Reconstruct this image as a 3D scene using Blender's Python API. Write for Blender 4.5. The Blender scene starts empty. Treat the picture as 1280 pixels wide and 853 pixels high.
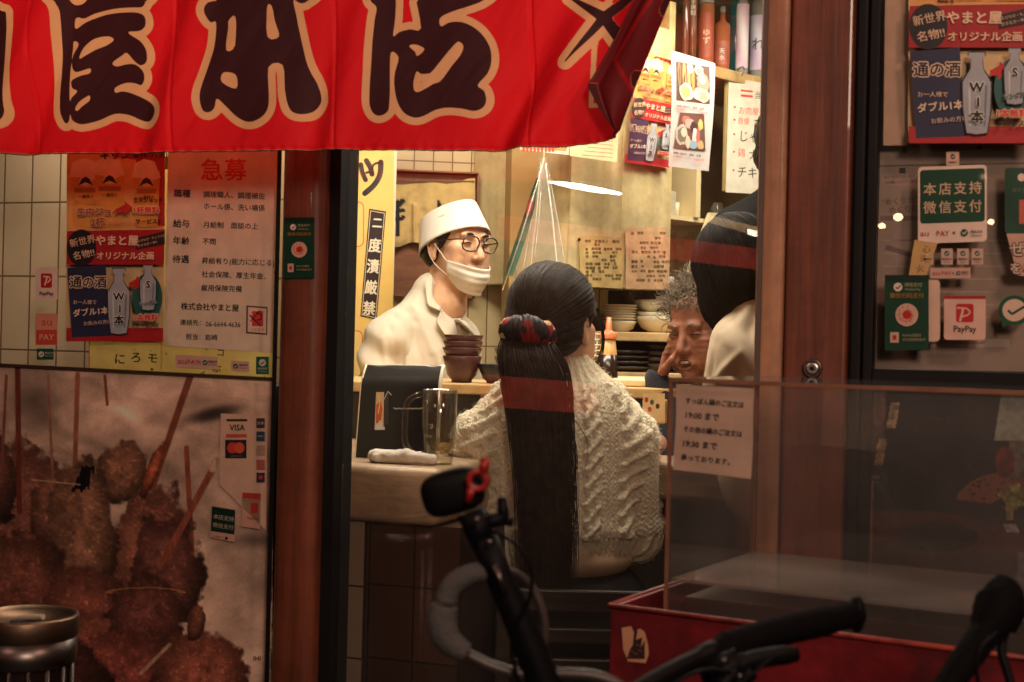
import bpy, bmesh, math, random
import numpy as np
import openvdb
from mathutils import Vector, Matrix
from mathutils.bvhtree import BVHTree

random.seed(7)
RNG = np.random.default_rng(7)
SC = bpy.context.scene
COL = SC.collection
PI = math.pi

# ------------------------------------------------------------------ camera
F_PX, CX, CY = 1777.8, 640.0, 426.5
ROLL = math.radians(1.4)
CAM = np.array([0.0, 0.0, 1.2])
RX = np.array([math.cos(ROLL), 0, math.sin(ROLL)])
UY = np.array([-math.sin(ROLL), 0, math.cos(ROLL)])
cd = bpy.data.cameras.new('camera')
cam = bpy.data.objects.new('camera', cd)
COL.objects.link(cam)
cam.matrix_world = Matrix(((RX[0], UY[0], 0, CAM[0]), (RX[1], UY[1], -1, CAM[1]), (RX[2], UY[2], 0, CAM[2]), (0, 0, 0, 1)))
cd.lens = 50; cd.sensor_width = 36; cd.clip_start = 0.02; cd.clip_end = 200
cd.dof.use_dof = True; cd.dof.focus_distance = 3.3; cd.dof.aperture_fstop = 8.0
SC.camera = cam

# ------------------------------------------------------------------ world, exposure
w = bpy.data.worlds.new('World'); SC.world = w; w.use_nodes = True
nt = w.node_tree
sky = nt.nodes.new('ShaderNodeTexSky'); sky.sky_type = 'NISHITA'; sky.sun_disc = False
sky.sun_elevation = math.radians(-2); sky.sun_rotation = math.radians(200)
nt.links.new(sky.outputs[0], nt.nodes['Background'].inputs[0])
nt.nodes['Background'].inputs[1].default_value = 0.05
SC.view_settings.view_transform = 'Standard'
SC.view_settings.look = 'None'
SC.view_settings.exposure = 0.0
SC.view_settings.gamma = 1.0
SC.cycles.max_bounces = 10
SC.cycles.use_denoising = True
SC.cycles.transparent_max_bounces = 24
SC.cycles.caustics_reflective = False
SC.cycles.caustics_refractive = False
SC.cycles.sample_clamp_indirect = 4.0

# ------------------------------------------------------------------ lamps of the place and added fill lights
def lamp(name, kind, loc, energy, col, size=0.2, target=None, size_y=None, spot=None, blend=0.5):
    l = bpy.data.lights.new(name, kind); l.energy = energy; l.color = col
    if kind == 'AREA':
        l.size = size
        if size_y: l.shape = 'RECTANGLE'; l.size_y = size_y
    else:
        l.shadow_soft_size = size
    if kind == 'SPOT':
        l.spot_size = math.radians(spot or 60); l.spot_blend = blend
    o = bpy.data.objects.new(name, l); COL.objects.link(o); o.location = loc
    if target is not None:
        o.rotation_euler = (Vector(target) - Vector(loc)).to_track_quat('-Z', 'Y').to_euler()
    return o
WARM = (1.0, 0.90, 0.73); REDW = (1.0, 0.58, 0.42)
lamp('ceiling_lamp_light', 'AREA', (0.0, 3.35, 2.36), 36, WARM, 1.2, (0.0, 3.3, 0), 0.25)
lamp('ceiling_lamp_light', 'AREA', (0.95, 4.15, 2.36), 26, WARM, 1.0, (0.95, 4.4, 0), 0.25)
lamp('ceiling_lamp_light', 'AREA', (0.25, 2.72, 2.36), 15, WARM, 1.0, (0.3, 2.85, 0), 0.2)
lamp('window_fill_light', 'AREA', (-0.62, 2.74, 1.9), 10.0, (1.0, 0.82, 0.60), 0.6, (-0.62, 2.80, 0.5), 0.06)  # added fill inside the left window, brightens tiles and yellow paper
lamp('lantern_light', 'POINT', (0.95, 0.75, 2.3), 34, REDW, 0.12)
lamp('street_fill_light', 'AREA', (0.55, -1.2, 2.3), 40, (1.0, 0.72, 0.55), 0.5, (-0.3, 2.4, 1.2))  # added frontal fill for the papers that the curtain shadows
lamp('lantern_light', 'POINT', (-1.3, 0.7, 2.2), 14, REDW, 0.15)
# ------------------------------------------------------------------ pixel rays and planes
def ray(px, py):
    return RX * ((px - CX) / F_PX) - UY * ((py - CY) / F_PX) + np.array([0, 1.0, 0])
def P(px, py, Y):
    return CAM + ray(px, py) * Y
class Frame:
    """upright plane through a point; psi>0: its right end comes nearer"""
    def __init__(s, px, py, Y, psi):
        a = math.radians(psi)
        s.o = P(px, py, Y); s.ex = np.array([math.cos(a), -math.sin(a), 0]); s.inn = np.array([math.sin(a), math.cos(a), 0])
        s.n = -s.inn; s.psi = a
    def pt(s, px, py, off=0.0):
        d = ray(px, py); t = np.dot(s.o + s.n * off - CAM, s.n) / np.dot(d, s.n)
        return CAM + d * t
    def sz(s, px, py, d=0.0):
        p = s.pt(px, py, -d); return float(np.dot(p - s.o, s.ex)), float(p[2])
    def w(s, a, z, d=0.0):
        p = s.o + s.ex * a + s.inn * d; return np.array([p[0], p[1], z])

def lin(c):
    return tuple(((v / 255) / 12.92 if v / 255 <= 0.04045 else ((v / 255 + 0.055) / 1.055) ** 2.4) for v in c[:3])

# ------------------------------------------------------------------ materials
MATS = {}
def mat(name, col, rough=0.5, metal=0.0, var=0.12, scale=8.0, bump=0.0, bscale=60.0, stretch=None, spec=0.5, coat=0.0,
        trans=0.0, ior=1.45, sheen=0.0, col2=None, transl=0.0, sss=0.0):
    if name in MATS: return MATS[name]
    m = bpy.data.materials.new(name); m.use_nodes = True; MATS[name] = m
    n, L = m.node_tree.nodes, m.node_tree.links
    b = n['Principled BSDF']
    tc = n.new('ShaderNodeTexCoord'); mp = n.new('ShaderNodeMapping'); L.new(tc.outputs['Object'], mp.inputs[0])
    if stretch: mp.inputs['Scale'].default_value = stretch
    no = n.new('ShaderNodeTexNoise'); no.inputs['Scale'].default_value = scale; no.inputs['Detail'].default_value = 5
    no.inputs['Roughness'].default_value = 0.6
    L.new(mp.outputs[0], no.inputs['Vector'])
    c2 = col2 if col2 else tuple(max(0, v * (1 - var * 2.2)) for v in col)
    mr = n.new('ShaderNodeMapRange'); mr.inputs[1].default_value = 0.32; mr.inputs[2].default_value = 0.68
    L.new(no.outputs['Fac'], mr.inputs[0])
    mx = n.new('ShaderNodeMix'); mx.data_type = 'RGBA'
    mx.inputs[6].default_value = (*c2, 1); mx.inputs[7].default_value = (*col, 1)
    L.new(mr.outputs[0], mx.inputs[0]); L.new(mx.outputs[2], b.inputs['Base Color'])
    b.inputs['Roughness'].default_value = rough; b.inputs['Metallic'].default_value = metal
    b.inputs['Specular IOR Level'].default_value = spec; b.inputs['Coat Weight'].default_value = coat
    b.inputs['Transmission Weight'].default_value = trans; b.inputs['IOR'].default_value = ior
    b.inputs['Sheen Weight'].default_value = sheen
    if sss:
        b.inputs['Subsurface Weight'].default_value = sss; b.inputs['Subsurface Radius'].default_value = (0.012, 0.005, 0.003)
        b.inputs['Subsurface Scale'].default_value = 1.0
    if bump:
        n2 = n.new('ShaderNodeTexNoise'); n2.inputs['Scale'].default_value = bscale; n2.inputs['Detail'].default_value = 3
        L.new(mp.outputs[0], n2.inputs['Vector'])
        bp = n.new('ShaderNodeBump'); bp.inputs['Strength'].default_value = bump; bp.inputs['Distance'].default_value = 0.004
        L.new(n2.outputs['Fac'], bp.inputs['Height']); L.new(bp.outputs[0], b.inputs['Normal'])
    if transl:
        t = n.new('ShaderNodeBsdfTranslucent'); L.new(mx.outputs[2], t.inputs['Color'])
        ms = n.new('ShaderNodeMixShader'); ms.inputs[0].default_value = transl
        L.new(b.outputs[0], ms.inputs[1]); L.new(t.outputs[0], ms.inputs[2]); L.new(ms.outputs[0], n['Material Output'].inputs[0])
    return m

def wood(name, dark, light, axis=2, rough=0.4, sc=1.0, coat=0.0):
    if name in MATS: return MATS[name]
    st = [26 * sc] * 3; st[axis] = 1.6 * sc
    m = mat(name, light, rough, 0, 0.2, 1.0, 0.3, 3.0, tuple(st), col2=dark, coat=coat)
    n, L = m.node_tree.nodes, m.node_tree.links; b = n['Principled BSDF']; src = b.inputs['Base Color'].links[0].from_socket   # scuffs and grime
    tc = n.new('ShaderNodeTexCoord'); no = n.new('ShaderNodeTexNoise'); no.inputs['Scale'].default_value = 7; no.inputs['Detail'].default_value = 9; no.inputs['Roughness'].default_value = 0.72
    L.new(tc.outputs['Object'], no.inputs['Vector']); mr = n.new('ShaderNodeMapRange'); mr.inputs[1].default_value = 0.36; mr.inputs[2].default_value = 0.6; mr.inputs[3].default_value = 0.55; mr.inputs[4].default_value = 1.0
    L.new(no.outputs['Fac'], mr.inputs[0]); mx = n.new('ShaderNodeMix'); mx.data_type = 'RGBA'; mx.blend_type = 'MULTIPLY'; mx.inputs[0].default_value = 0.8
    L.new(src, mx.inputs[6]); L.new(mr.outputs[0], mx.inputs[7]); L.new(mx.outputs[2], b.inputs['Base Color'])
    rr_ = n.new('ShaderNodeMapRange'); rr_.inputs[3].default_value = rough + 0.2; rr_.inputs[4].default_value = rough - 0.08; L.new(no.outputs['Fac'], rr_.inputs[0]); L.new(rr_.outputs[0], b.inputs['Roughness'])
    return m

def glass_sheet(name, tint=(1, 1, 1), haze=0.0, gain=1.0, hazecol=(0.5, 0.45, 0.4)):
    """thin pane: clear, with a Fresnel reflection and a little dust"""
    if name in MATS: return MATS[name]
    m = bpy.data.materials.new(name); m.use_nodes = True; MATS[name] = m
    n, L = m.node_tree.nodes, m.node_tree.links; n.remove(n['Principled BSDF'])
    tr = n.new('ShaderNodeBsdfTransparent'); tr.inputs[0].default_value = (*tint, 1)
    gl = n.new('ShaderNodeBsdfGlossy'); gl.inputs['Roughness'].default_value = 0.0
    geo = n.new('ShaderNodeNewGeometry'); dt = n.new('ShaderNodeVectorMath'); dt.operation = 'DOT_PRODUCT'
    L.new(geo.outputs['Incoming'], dt.inputs[0]); L.new(geo.outputs['Normal'], dt.inputs[1])
    def mth(op, a, b):
        q = n.new('ShaderNodeMath'); q.operation = op
        for i, v in enumerate((a, b)):
            if v is None: continue
            if isinstance(v, (int, float)): q.inputs[i].default_value = v
            else: L.new(v, q.inputs[i])
        return q.outputs[0]
    ab = mth('ABSOLUTE', dt.outputs['Value'], None); p5 = mth('POWER', mth('SUBTRACT', 1.0, ab), 5.0)
    mu = n.new('ShaderNodeMath'); mu.operation = 'MULTIPLY'; mu.inputs[1].default_value = gain; mu.use_clamp = True
    L.new(mth('ADD', mth('MULTIPLY', p5, 0.96), 0.04), mu.inputs[0])
    mx = n.new('ShaderNodeMixShader'); L.new(mu.outputs[0], mx.inputs[0]); L.new(tr.outputs[0], mx.inputs[1]); L.new(gl.outputs[0], mx.inputs[2])
    last = mx
    if haze:
        df = n.new('ShaderNodeBsdfDiffuse'); df.inputs[0].default_value = (*hazecol, 1)
        no = n.new('ShaderNodeTexNoise'); no.inputs['Scale'].default_value = 5; no.inputs['Detail'].default_value = 8
        tc = n.new('ShaderNodeTexCoord'); L.new(tc.outputs['Object'], no.inputs['Vector'])
        mr = n.new('ShaderNodeMapRange'); mr.inputs[1].default_value = 0.3; mr.inputs[2].default_value = 0.75
        mr.inputs[3].default_value = haze * 0.4; mr.inputs[4].default_value = haze * 1.5
        L.new(no.outputs['Fac'], mr.inputs[0])
        m2 = n.new('ShaderNodeMixShader'); L.new(mr.outputs[0], m2.inputs[0]); L.new(mx.outputs[0], m2.inputs[1]); L.new(df.outputs[0], m2.inputs[2])
        last = m2
    L.new(last.outputs[0], n['Material Output'].inputs[0])
    return m

def emit(name, col, strength, patchy=False):
    if name in MATS: return MATS[name]
    m = bpy.data.materials.new(name); m.use_nodes = True; MATS[name] = m
    b = m.node_tree.nodes['Principled BSDF']; b.inputs['Base Color'].default_value = (*col, 1)
    b.inputs['Emission Color'].default_value = (*col, 1); b.inputs['Emission Strength'].default_value = strength
    if patchy:                                                     # lettering and dirt on the lit face, seen only as unevenness
        n, L = m.node_tree.nodes, m.node_tree.links; tc = n.new('ShaderNodeTexCoord'); no = n.new('ShaderNodeTexNoise'); no.inputs['Scale'].default_value = 9; no.inputs['Detail'].default_value = 5
        L.new(tc.outputs['Object'], no.inputs['Vector']); mr = n.new('ShaderNodeMapRange'); mr.inputs[1].default_value = .35; mr.inputs[2].default_value = .65; mr.inputs[3].default_value = strength * .35; mr.inputs[4].default_value = strength * 1.2
        L.new(no.outputs['Fac'], mr.inputs[0]); L.new(mr.outputs[0], b.inputs['Emission Strength'])
    return m

def colmat(name, rough=0.5, coat=0.0, transl=0.0, mottled=0.10, nscale=25.0, spec=0.4):
    """paper, print or painted picture: the colours are those of the mesh's printed areas"""
    if name in MATS: return MATS[name]
    m = bpy.data.materials.new(name); m.use_nodes = True; MATS[name] = m
    n, L = m.node_tree.nodes, m.node_tree.links; b = n['Principled BSDF']
    a = n.new('ShaderNodeAttribute'); a.attribute_name = 'print'
    tc = n.new('ShaderNodeTexCoord'); no = n.new('ShaderNodeTexNoise'); no.inputs['Scale'].default_value = nscale; no.inputs['Detail'].default_value = 6
    L.new(tc.outputs['Object'], no.inputs['Vector'])
    mr = n.new('ShaderNodeMapRange'); mr.inputs[1].default_value = 0.3; mr.inputs[2].default_value = 0.7
    mr.inputs[3].default_value = 1 - mottled * 2; mr.inputs[4].default_value = 1.0
    L.new(no.outputs['Fac'], mr.inputs[0])
    mx = n.new('ShaderNodeMix'); mx.data_type = 'RGBA'; mx.blend_type = 'MULTIPLY'; mx.inputs[0].default_value = 1
    L.new(a.outputs['Color'], mx.inputs[6]); L.new(mr.outputs[0], mx.inputs[7]); L.new(mx.outputs[2], b.inputs['Base Color'])
    b.inputs['Roughness'].default_value = rough; b.inputs['Coat Weight'].default_value = coat; b.inputs['Specular IOR Level'].default_value = spec
    bp = n.new('ShaderNodeBump'); bp.inputs['Strength'].default_value = 0.15; bp.inputs['Distance'].default_value = 0.01
    n2 = n.new('ShaderNodeTexNoise'); n2.inputs['Scale'].default_value = 9; L.new(tc.outputs['Object'], n2.inputs['Vector'])
    L.new(n2.outputs['Fac'], bp.inputs['Height']); L.new(bp.outputs[0], b.inputs['Normal'])
    if transl:
        t = n.new('ShaderNodeBsdfTranslucent'); L.new(mx.outputs[2], t.inputs['Color'])
        ms = n.new('ShaderNodeMixShader'); ms.inputs[0].default_value = transl
        L.new(b.outputs[0], ms.inputs[1]); L.new(t.outputs[0], ms.inputs[2]); L.new(ms.outputs[0], n['Material Output'].inputs[0])
    return m

# ------------------------------------------------------------------ objects
def tag(o, label, cat, group=None, kind=None):
    if label: o['label'] = label
    if cat: o['category'] = cat
    if group: o['group'] = group
    if kind: o['kind'] = kind
    return o
def thing(name, loc, label, cat, group=None):
    o = bpy.data.objects.new(name, None); COL.objects.link(o); o.location = Vector(loc); o.empty_display_size = 0.05
    return tag(o, label, cat, group)
def link_mesh(name, V, F, m, parent=None, smooth=False, loose_base=True):
    V = np.asarray(V, float).reshape(-1, 3)
    lo, hi = V.min(0), V.max(0)
    base = np.array([(lo[0] + hi[0]) / 2, (lo[1] + hi[1]) / 2, lo[2]])
    me = bpy.data.meshes.new(name)
    me.from_pydata((V - base).tolist(), [], F if isinstance(F, list) else F.tolist())
    ms = m if isinstance(m, (list, tuple)) else [m]
    for x in ms: me.materials.append(x)
    if smooth: me.polygons.foreach_set('use_smooth', [True] * len(me.polygons))
    o = bpy.data.objects.new(name, me); COL.objects.link(o)
    if parent is not None:
        o.parent = parent
        pw = Vector((0, 0, 0)); q = parent
        while q is not None: pw = pw + q.location; q = q.parent
        o.location = Vector(base) - pw
    else:
        o.location = base
    me.update()
    return o
def setmat(o, idx):
    o.data.polygons.foreach_set('material_index', np.asarray(idx, np.int32))
def copy_tree(o, parent=None, dloc=None):
    c = o.copy(); COL.objects.link(c)
    if parent is not None: c.parent = parent
    if dloc is not None: c.location = o.location + Vector(dloc)
    for ch in list(o.children): copy_tree(ch, c)
    return c

class MB:
    def __init__(s): s.v = []; s.f = []; s.mi = []; s.cur = 0
    def add(s, V, F):
        b = len(s.v); s.v += [tuple(map(float, p)) for p in V]; s.f += [tuple(i + b for i in f) for f in F]; s.mi += [s.cur] * len(F); return s
    def box(s, fr, a0, a1, z0, z1, d0, d1):
        q = [fr.w(a, z, d) for d in (d0, d1) for z in (z0, z1) for a in (a0, a1)]
        return s.add(q, [(0, 1, 3, 2), (4, 6, 7, 5), (0, 4, 5, 1), (2, 3, 7, 6), (0, 2, 6, 4), (1, 5, 7, 3)])
    def bbox(s, fr, a0, a1, z0, z1, d0, d1, r=0.004, seg=2):
        """box with rounded edges"""
        bm = bmesh.new(); bmesh.ops.create_cube(bm, size=1)
        for v in bm.verts: v.co = Vector(((a0 + a1) / 2 + v.co.x * (a1 - a0), (d0 + d1) / 2 + v.co.y * (d1 - d0), (z0 + z1) / 2 + v.co.z * (z1 - z0)))
        bmesh.ops.bevel(bm, geom=bm.edges[:], offset=r, segments=seg, affect='EDGES', profile=0.5)
        bm.verts.index_update()
        V = [fr.w(v.co.x, v.co.z, v.co.y) for v in bm.verts]; F = [tuple(v.index for v in f.verts) for f in bm.faces]
        bm.free(); return s.add(V, F)
    def tube(s, pts, r, seg=8, caps=True):
        pts = [np.asarray(p, float) for p in pts]; n = len(pts)
        rr = r if hasattr(r, '__len__') else [r] * n
        V = []; up = None
        for i, p in enumerate(pts):
            t = pts[min(i + 1, n - 1)] - pts[max(i - 1, 0)]; t = t / (np.linalg.norm(t) + 1e-9)
            if up is None:
                up = np.array([0, 0, 1.0]) if abs(t[2]) < 0.9 else np.array([1.0, 0, 0])
            a = np.cross(t, up); a /= np.linalg.norm(a) + 1e-9; b = np.cross(a, t); up = b
            for k in range(seg):
                w_ = 2 * PI * k / seg; V.append(p + (a * math.cos(w_) + b * math.sin(w_)) * rr[i])
        F = [(i * seg + k, i * seg + (k + 1) % seg, (i + 1) * seg + (k + 1) % seg, (i + 1) * seg + k) for i in range(n - 1) for k in range(seg)]
        if caps: F += [tuple(range(seg - 1, -1, -1)), tuple((n - 1) * seg + k for k in range(seg))]
        return s.add(V, F)
    def lathe(s, prof, c, seg=32, axis=None):
        """profile (r, z) turned about a vertical axis through c"""
        V = []; n = len(prof)
        for r, z in prof:
            for k in range(seg):
                w_ = 2 * PI * k / seg; V.append((c[0] + r * math.cos(w_), c[1] + r * math.sin(w_), c[2] + z))
        F = [(i * seg + k, i * seg + (k + 1) % seg, (i + 1) * seg + (k + 1) % seg, (i + 1) * seg + k) for i in range(n - 1) for k in range(seg)]
        return s.add(V, F)
    def ell(s, c, r, seg=16, rings=10, R=None):
        V = []; R = np.eye(3) if R is None else np.asarray(R)
        for i in range(rings + 1):
            t = PI * i / rings
            for k in range(seg):
                w_ = 2 * PI * k / seg
                l = np.array([math.sin(t) * math.cos(w_) * r[0], math.sin(t) * math.sin(w_) * r[1], math.cos(t) * r[2]])
                V.append(np.asarray(c) + R.T @ l)
        F = [(i * seg + k, i * seg + (k + 1) % seg, (i + 1) * seg + (k + 1) % seg, (i + 1) * seg + k) for i in range(rings) for k in range(seg)]
        return s.add(V, F)
    def grid(s, pts):
        pts = np.asarray(pts, float); h, w_ = pts.shape[:2]
        return s.add(pts.reshape(-1, 3), [(i * w_ + j, i * w_ + j + 1, (i + 1) * w_ + j + 1, (i + 1) * w_ + j) for i in range(h - 1) for j in range(w_ - 1)])
    def obj(s, name, m, parent=None, smooth=False):
        o = link_mesh(name, s.v, s.f, m, parent, smooth)
        if isinstance(m, (list, tuple)): setmat(o, s.mi)
        return o

def catmull(pts, n=6, closed=False):
    pts = [np.asarray(p, float) for p in pts]; N = len(pts); out = []
    for i in range(N if closed else N - 1):
        if closed: a, b, c, d = pts[i - 1], pts[i], pts[(i + 1) % N], pts[(i + 2) % N]
        else: a, b, c, d = pts[max(i - 1, 0)], pts[i], pts[i + 1], pts[min(i + 2, N - 1)]
        for k in range(n):
            t = k / n
            out.append(0.5 * (2 * b + (c - a) * t + (2 * a - 5 * b + 4 * c - d) * t * t + (3 * b - a - 3 * c + d) * t ** 3))
    if not closed: out.append(pts[-1])
    return out

# ------------------------------------------------------------------ noise on arrays
def _hash(ix, iy, iz, seed):
    h = (ix.astype(np.int64) * 374761393 + iy.astype(np.int64) * 668265263 + iz.astype(np.int64) * 2147483647 + seed * 144665) & 0xFFFFFFFF
    h = ((h ^ (h >> 13)) * 1274126177) & 0xFFFFFFFF
    return ((h ^ (h >> 16)) & 0xFFFF) / 65535.0
def vnoise(x, y, z=None, seed=0):
    x = np.asarray(x, float); y = np.asarray(y, float); z = np.zeros_like(x) if z is None else np.asarray(z, float)
    ix, iy, iz = np.floor(x), np.floor(y), np.floor(z); fx, fy, fz = x - ix, y - iy, z - iz
    fx, fy, fz = (f * f * (3 - 2 * f) for f in (fx, fy, fz)); r = 0
    for dx in (0, 1):
        for dy in (0, 1):
            for dz in (0, 1):
                r = r + _hash(ix + dx, iy + dy, iz + dz, seed) * (fx if dx else 1 - fx) * (fy if dy else 1 - fy) * (fz if dz else 1 - fz)
    return r
def fbm(x, y, z=None, oct=4, seed=0):
    r = 0; a = 0.5; x = np.asarray(x, float); y = np.asarray(y, float); z = np.zeros_like(x) if z is None else np.asarray(z, float)
    for i in range(oct):
        r = r + a * vnoise(x, y, z, seed + i * 17); x, y, z = x * 2.03, y * 2.03, z * 2.03; a *= 0.5
    return r / (1 - 0.5 ** oct)

# ------------------------------------------------------------------ smooth solid modelling
class Solid:
    def __init__(s, lo, hi, vox):
        s.lo = np.asarray(lo, float); s.vox = vox
        s.n = np.ceil((np.asarray(hi) - s.lo) / vox).astype(int) + 1
        s.a = np.full(s.n, 0.2, np.float32)
    def _blk(s, lo, hi):
        i0 = np.clip(np.floor((lo - s.lo) / s.vox).astype(int), 0, s.n); i1 = np.clip(np.ceil((hi - s.lo) / s.vox).astype(int) + 1, 0, s.n)
        if (i1 <= i0).any(): return None
        sl = tuple(slice(a, b) for a, b in zip(i0, i1))
        g = [(s.lo[k] + np.arange(i0[k], i1[k]) * s.vox).astype(np.float32) for k in range(3)]
        return sl, g[0][:, None, None], g[1][None, :, None], g[2][None, None, :]
    def _put(s, sl, d, k, op):
        a = s.a[sl]
        if op == 's': d2 = -d; h = np.clip(0.5 + 0.5 * (d2 - a) / k, 0, 1); s.a[sl] = a + (d2 - a) * h + k * h * (1 - h)
        else: h = np.clip(0.5 + 0.5 * (a - d) / k, 0, 1); s.a[sl] = a + (d - a) * h - k * h * (1 - h)
    def ell(s, c, r, R=None, k=0.012, op='u'):
        c = np.asarray(c, float); r = np.asarray(r, float) * np.ones(3); m = r.max() + k + s.vox * 4
        b = s._blk(c - m, c + m)
        if b is None: return s
        sl, X, Y, Z = b; X, Y, Z = X - c[0], Y - c[1], Z - c[2]
        if R is not None:
            R = np.asarray(R); X, Y, Z = (R[i, 0] * X + R[i, 1] * Y + R[i, 2] * Z for i in range(3))
        k0 = np.sqrt((X / r[0]) ** 2 + (Y / r[1]) ** 2 + (Z / r[2]) ** 2); k1 = np.sqrt((X / r[0] ** 2) ** 2 + (Y / r[1] ** 2) ** 2 + (Z / r[2] ** 2) ** 2) + 1e-9
        s._put(sl, k0 * (k0 - 1) / k1, k, op); return s
    def cap(s, a, b, ra, rb, k=0.012, op='u'):
        a = np.asarray(a, float); b = np.asarray(b, float); m = max(ra, rb) + k + s.vox * 4
        bl = s._blk(np.minimum(a, b) - m, np.maximum(a, b) + m)
        if bl is None: return s
        sl, X, Y, Z = bl; X, Y, Z = X - a[0], Y - a[1], Z - a[2]; ba = b - a
        h = np.clip((X * ba[0] + Y * ba[1] + Z * ba[2]) / (np.dot(ba, ba) + 1e-9), 0, 1)
        d = np.sqrt((X - ba[0] * h) ** 2 + (Y - ba[1] * h) ** 2 + (Z - ba[2] * h) ** 2) - (ra + (rb - ra) * h)
        s._put(sl, d, k, op); return s
    def chain(s, pts, rs, k=0.012):
        for i in range(len(pts) - 1): s.cap(pts[i], pts[i + 1], rs[i], rs[i + 1], k)
        return s
    def cutz(s, z, below=True, k=0.004):
        Z = (s.lo[2] + np.arange(s.n[2]) * s.vox).astype(np.float32)[None, None, :]
        s.a = np.maximum(s.a, (z - Z) if below else (Z - z)); return s
    def cutplane(s, p, n):
        p = np.asarray(p, float); n = np.asarray(n, float); n = n / np.linalg.norm(n)
        g = [(s.lo[k] + np.arange(s.n[k]) * s.vox - p[k]).astype(np.float32) for k in range(3)]
        s.a = np.maximum(s.a, g[0][:, None, None] * n[0] + g[1][None, :, None] * n[1] + g[2][None, None, :] * n[2]); return s
    def mesh(s):
        g = openvdb.FloatGrid(1.0); g.copyFromArray(s.a)
        p, q = g.convertToQuads(0.0)
        V = np.asarray(p, float) * s.vox + s.lo; F = np.asarray(q, int)
        A, B, C_ = V[F[:, 0]], V[F[:, 1]], V[F[:, 2]]; D = V[F[:, 3]]
        vol = (np.einsum('ij,ij->i', A, np.cross(B, C_)) + np.einsum('ij,ij->i', A, np.cross(C_, D))).sum()
        if vol < 0: F = F[:, ::-1]
        return V, F
def vnormals(V, F):
    n = np.cross(V[F[:, 2]] - V[F[:, 0]], V[F[:, 3]] - V[F[:, 1]]); N = np.zeros_like(V)
    for k in range(4): np.add.at(N, F[:, k], n)
    return N / (np.linalg.norm(N, axis=1, keepdims=True) + 1e-12)
def bvh(V, F): return BVHTree.FromPolygons([Vector(v) for v in V], [tuple(map(int, f)) for f in F])
def drape(tree, px, py, off, fallback=None):
    d = Vector(ray(px, py)).normalized(); h = tree.ray_cast(Vector(CAM), d)
    if h[0] is None: return fallback
    return np.array(h[0]) - np.array(d) * off

# ------------------------------------------------------------------ printed matter
GL = {}
def glyphs(s, bold=0.0, res=2):
    k = (s, bold, res)
    if k in GL: return GL[k]
    cu = bpy.data.curves.new('type', 'FONT'); cu.body = s; cu.size = 1; cu.resolution_u = res; cu.offset = bold
    o = bpy.data.objects.new('type', cu); COL.objects.link(o); bpy.context.view_layer.update()
    ev = o.evaluated_get(bpy.context.evaluated_depsgraph_get()); m = ev.to_mesh()
    V = np.array([v.co[:2] for v in m.vertices]).reshape(-1, 2); F = [tuple(p.vertices) for p in m.polygons]
    ev.to_mesh_clear(); bpy.data.objects.remove(o); bpy.data.curves.remove(cu)
    GL[k] = (V, F); return GL[k]

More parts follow.
